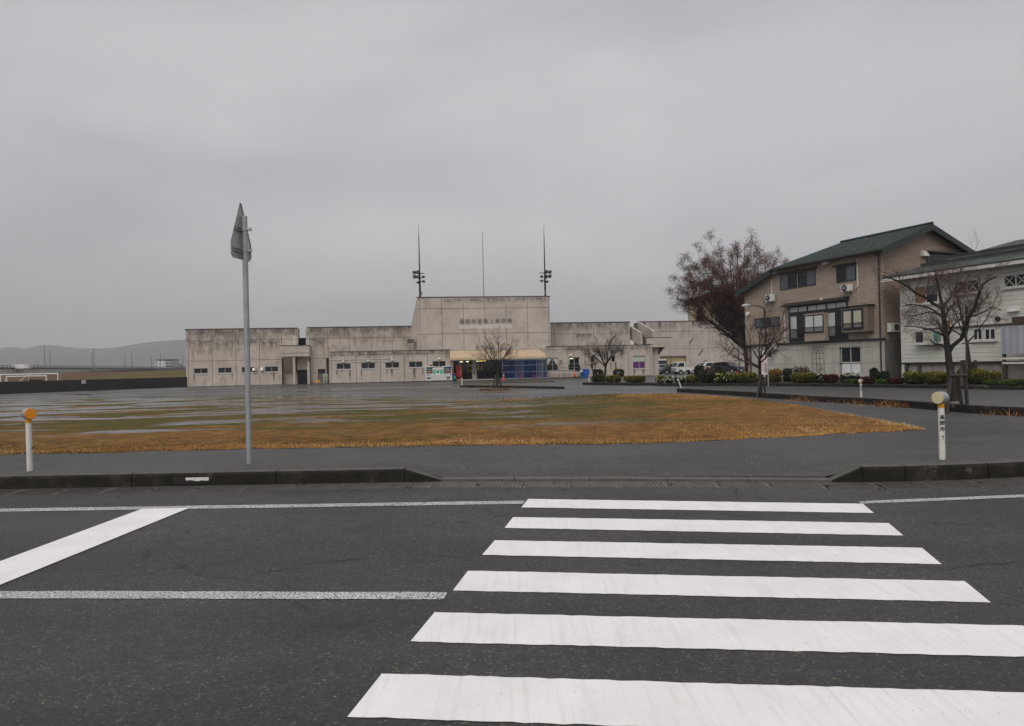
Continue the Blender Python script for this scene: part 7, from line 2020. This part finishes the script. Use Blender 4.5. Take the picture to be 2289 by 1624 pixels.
# apartment block
Ya = 640
a, b = at_y(345.5, 822, Ya), at_y(383.5, 822, Ya); zt = at_y(364, 803.6, Ya).z
ap = thing('apartment_block', 'white apartment block with balconies far beyond the bridge', 'building', (a.x, Ya, 0), R(0))
W = b.x - a.x
MB().box(W * .16, W * .62, 0, 14, 0, zt - .8).build('end_wall', M['white'], ap)
MB().box(W * .62, W * .98, 1.5, 14, 0, zt - .8).box(0.02, W * .16, 2, 14, 0, zt - 1.6).build('wing', pm('grey_render', (.34, .36, .37), .8, .1, .3), ap)
MB().box(W * .08, W * 1.02, -1, 15, zt - .8, zt).build('roof', M['coping'], ap)
for f_ in range(4):
    z = zt - 2.6 - f_ * 2.4
    MB().box(W * .62, W * .99, -.2, 1.4, z - .35, z + .55).build('balcony', M['white_dirty'], ap)
    MB().box(W * .63, W * .97, 1.4, 1.49, z + .6, z + 1.7).build('window', M['glass2'], ap)
    if f_ > 0:
        for xx_ in (.24, .47): MB().box(W * xx_, W * (xx_ + .1), -.06, -.01, z + .2, z + 1.1).build('window', M['glass2'], ap)
    MB().box(-.2, W * .15, .4, 1.9, z - .3, z + .6).build('balcony', M['white_dirty'], ap)
p0_, p1_ = at_y(390, 822, 700), at_y(404, 817.5, 700)
fb = thing('distant_building', 'small grey building right of the far apartment block', 'building', (p0_.x, 700, 0))
MB().box(0, 5.5, 0, 6, 0, p1_.z + .5).build('walls', pm('far_grey', (.22, .2, .19), .8, .1, .3), fb); MB().prism([(-.3, p1_.z + .5), (5.8, p1_.z + .5), (2.7, p1_.z + 2.)], -.3, 6.3, 'y').build('roof', M['coping'], fb)
MB().box(1, 2.2, -.05, 0, p1_.z - 1.2, p1_.z - .3).build('window', M['glass2'], fb)
# levee bank below the bridge
t = NT('dark_bank'); t.set(col=t.ramp(t.noise(.06, 6, .7), (.3, (.028, .020, .013)), (.55, (.06, .043, .024)), (.75, (.085, .075, .03))), rough=.9); 
V = []
BX = [(-420, 270), (0, 290), (150, 320), (230, 350), (300, 390), (409, 470), (520, 560)]
for i, (x, Y) in enumerate(BX):
    pt = at_y(x, (838, 836.5, 833, 829.5, 826.5, 824.5, 824.5)[i], Y); V += [(pt.x, Y - 6, 2.0), (pt.x, Y, pt.z), (pt.x * 1.01, Y + 14, pt.z - .3)]
struct(np_mesh('levee', V, [(i * 3 + k, (i + 1) * 3 + k, (i + 1) * 3 + k + 1, i * 3 + k + 1) for i in range(len(BX) - 1) for k in range(2)], t.m))
# hills
t = NT('wooded_hills'); t.set(col=t.ramp(t.noise(.01, 6, .7), (.3, (.020, .022, .020)), (.7, (.045, .042, .036))), rough=.95, spec=.1); M['hill'] = t.m
HP = [(-700, 790), (-400, 770), (-200, 786), (-60, 783), (0, 779), (22, 775.5), (45, 778.5), (60, 780), (90, 772.5), (115, 772), (140, 775), (180, 779), (240, 779.3), (270, 776), (300, 770), (345, 764), (390, 761), (430, 759), (520, 764), (700, 772), (900, 780), (1144, 786), (1500, 790), (2000, 780), (2600, 775)]
YH = 3400
V = []
hr = random.Random(2)
for k, (x, y) in enumerate(HP):
    p = at_y(x, y, YH)
    for (dy, f_) in ((-900, 0.), (-500, .42), (-200, .82), (0, 1.), (500, .7), (1200, .0)):
        V.append((p.x * (1 + dy / YH) + hr.uniform(-40, 40) * (1 if 0 < f_ < 1 else 0), YH + dy, max(-1, p.z * f_ + (hr.uniform(-10, 10) if 0 < f_ < 1 else 0))))
hl = np_mesh('hills', V, [(i * 6 + k, (i + 1) * 6 + k, (i + 1) * 6 + k + 1, i * 6 + k + 1) for i in range(len(HP) - 1) for k in range(5)], M['hill'])
hl.data.polygons.foreach_set('use_smooth', [True] * len(hl.data.polygons)); struct(hl)
# ================================================================== HAZE
hz = MB().box(-6500, 6500, -60, 5200, -2., 420).build('haze', bpy.data.materials.new('haze_air'))
hz['kind'] = 'stuff'; hz['label'] = 'thin grey rain haze in the air'
hm = hz.data.materials[0]; hm.use_nodes = True; hm.node_tree.nodes.clear()
ho = hm.node_tree.nodes.new('ShaderNodeOutputMaterial'); pv = hm.node_tree.nodes.new('ShaderNodeVolumePrincipled')
pv.inputs['Color'].default_value = (.965, .975, 1.0, 1); pv.inputs['Density'].default_value = .00033; pv.inputs['Anisotropy'].default_value = 0.
hm.node_tree.links.new(pv.outputs[0], ho.inputs['Volume'])
hz.visible_shadow = True
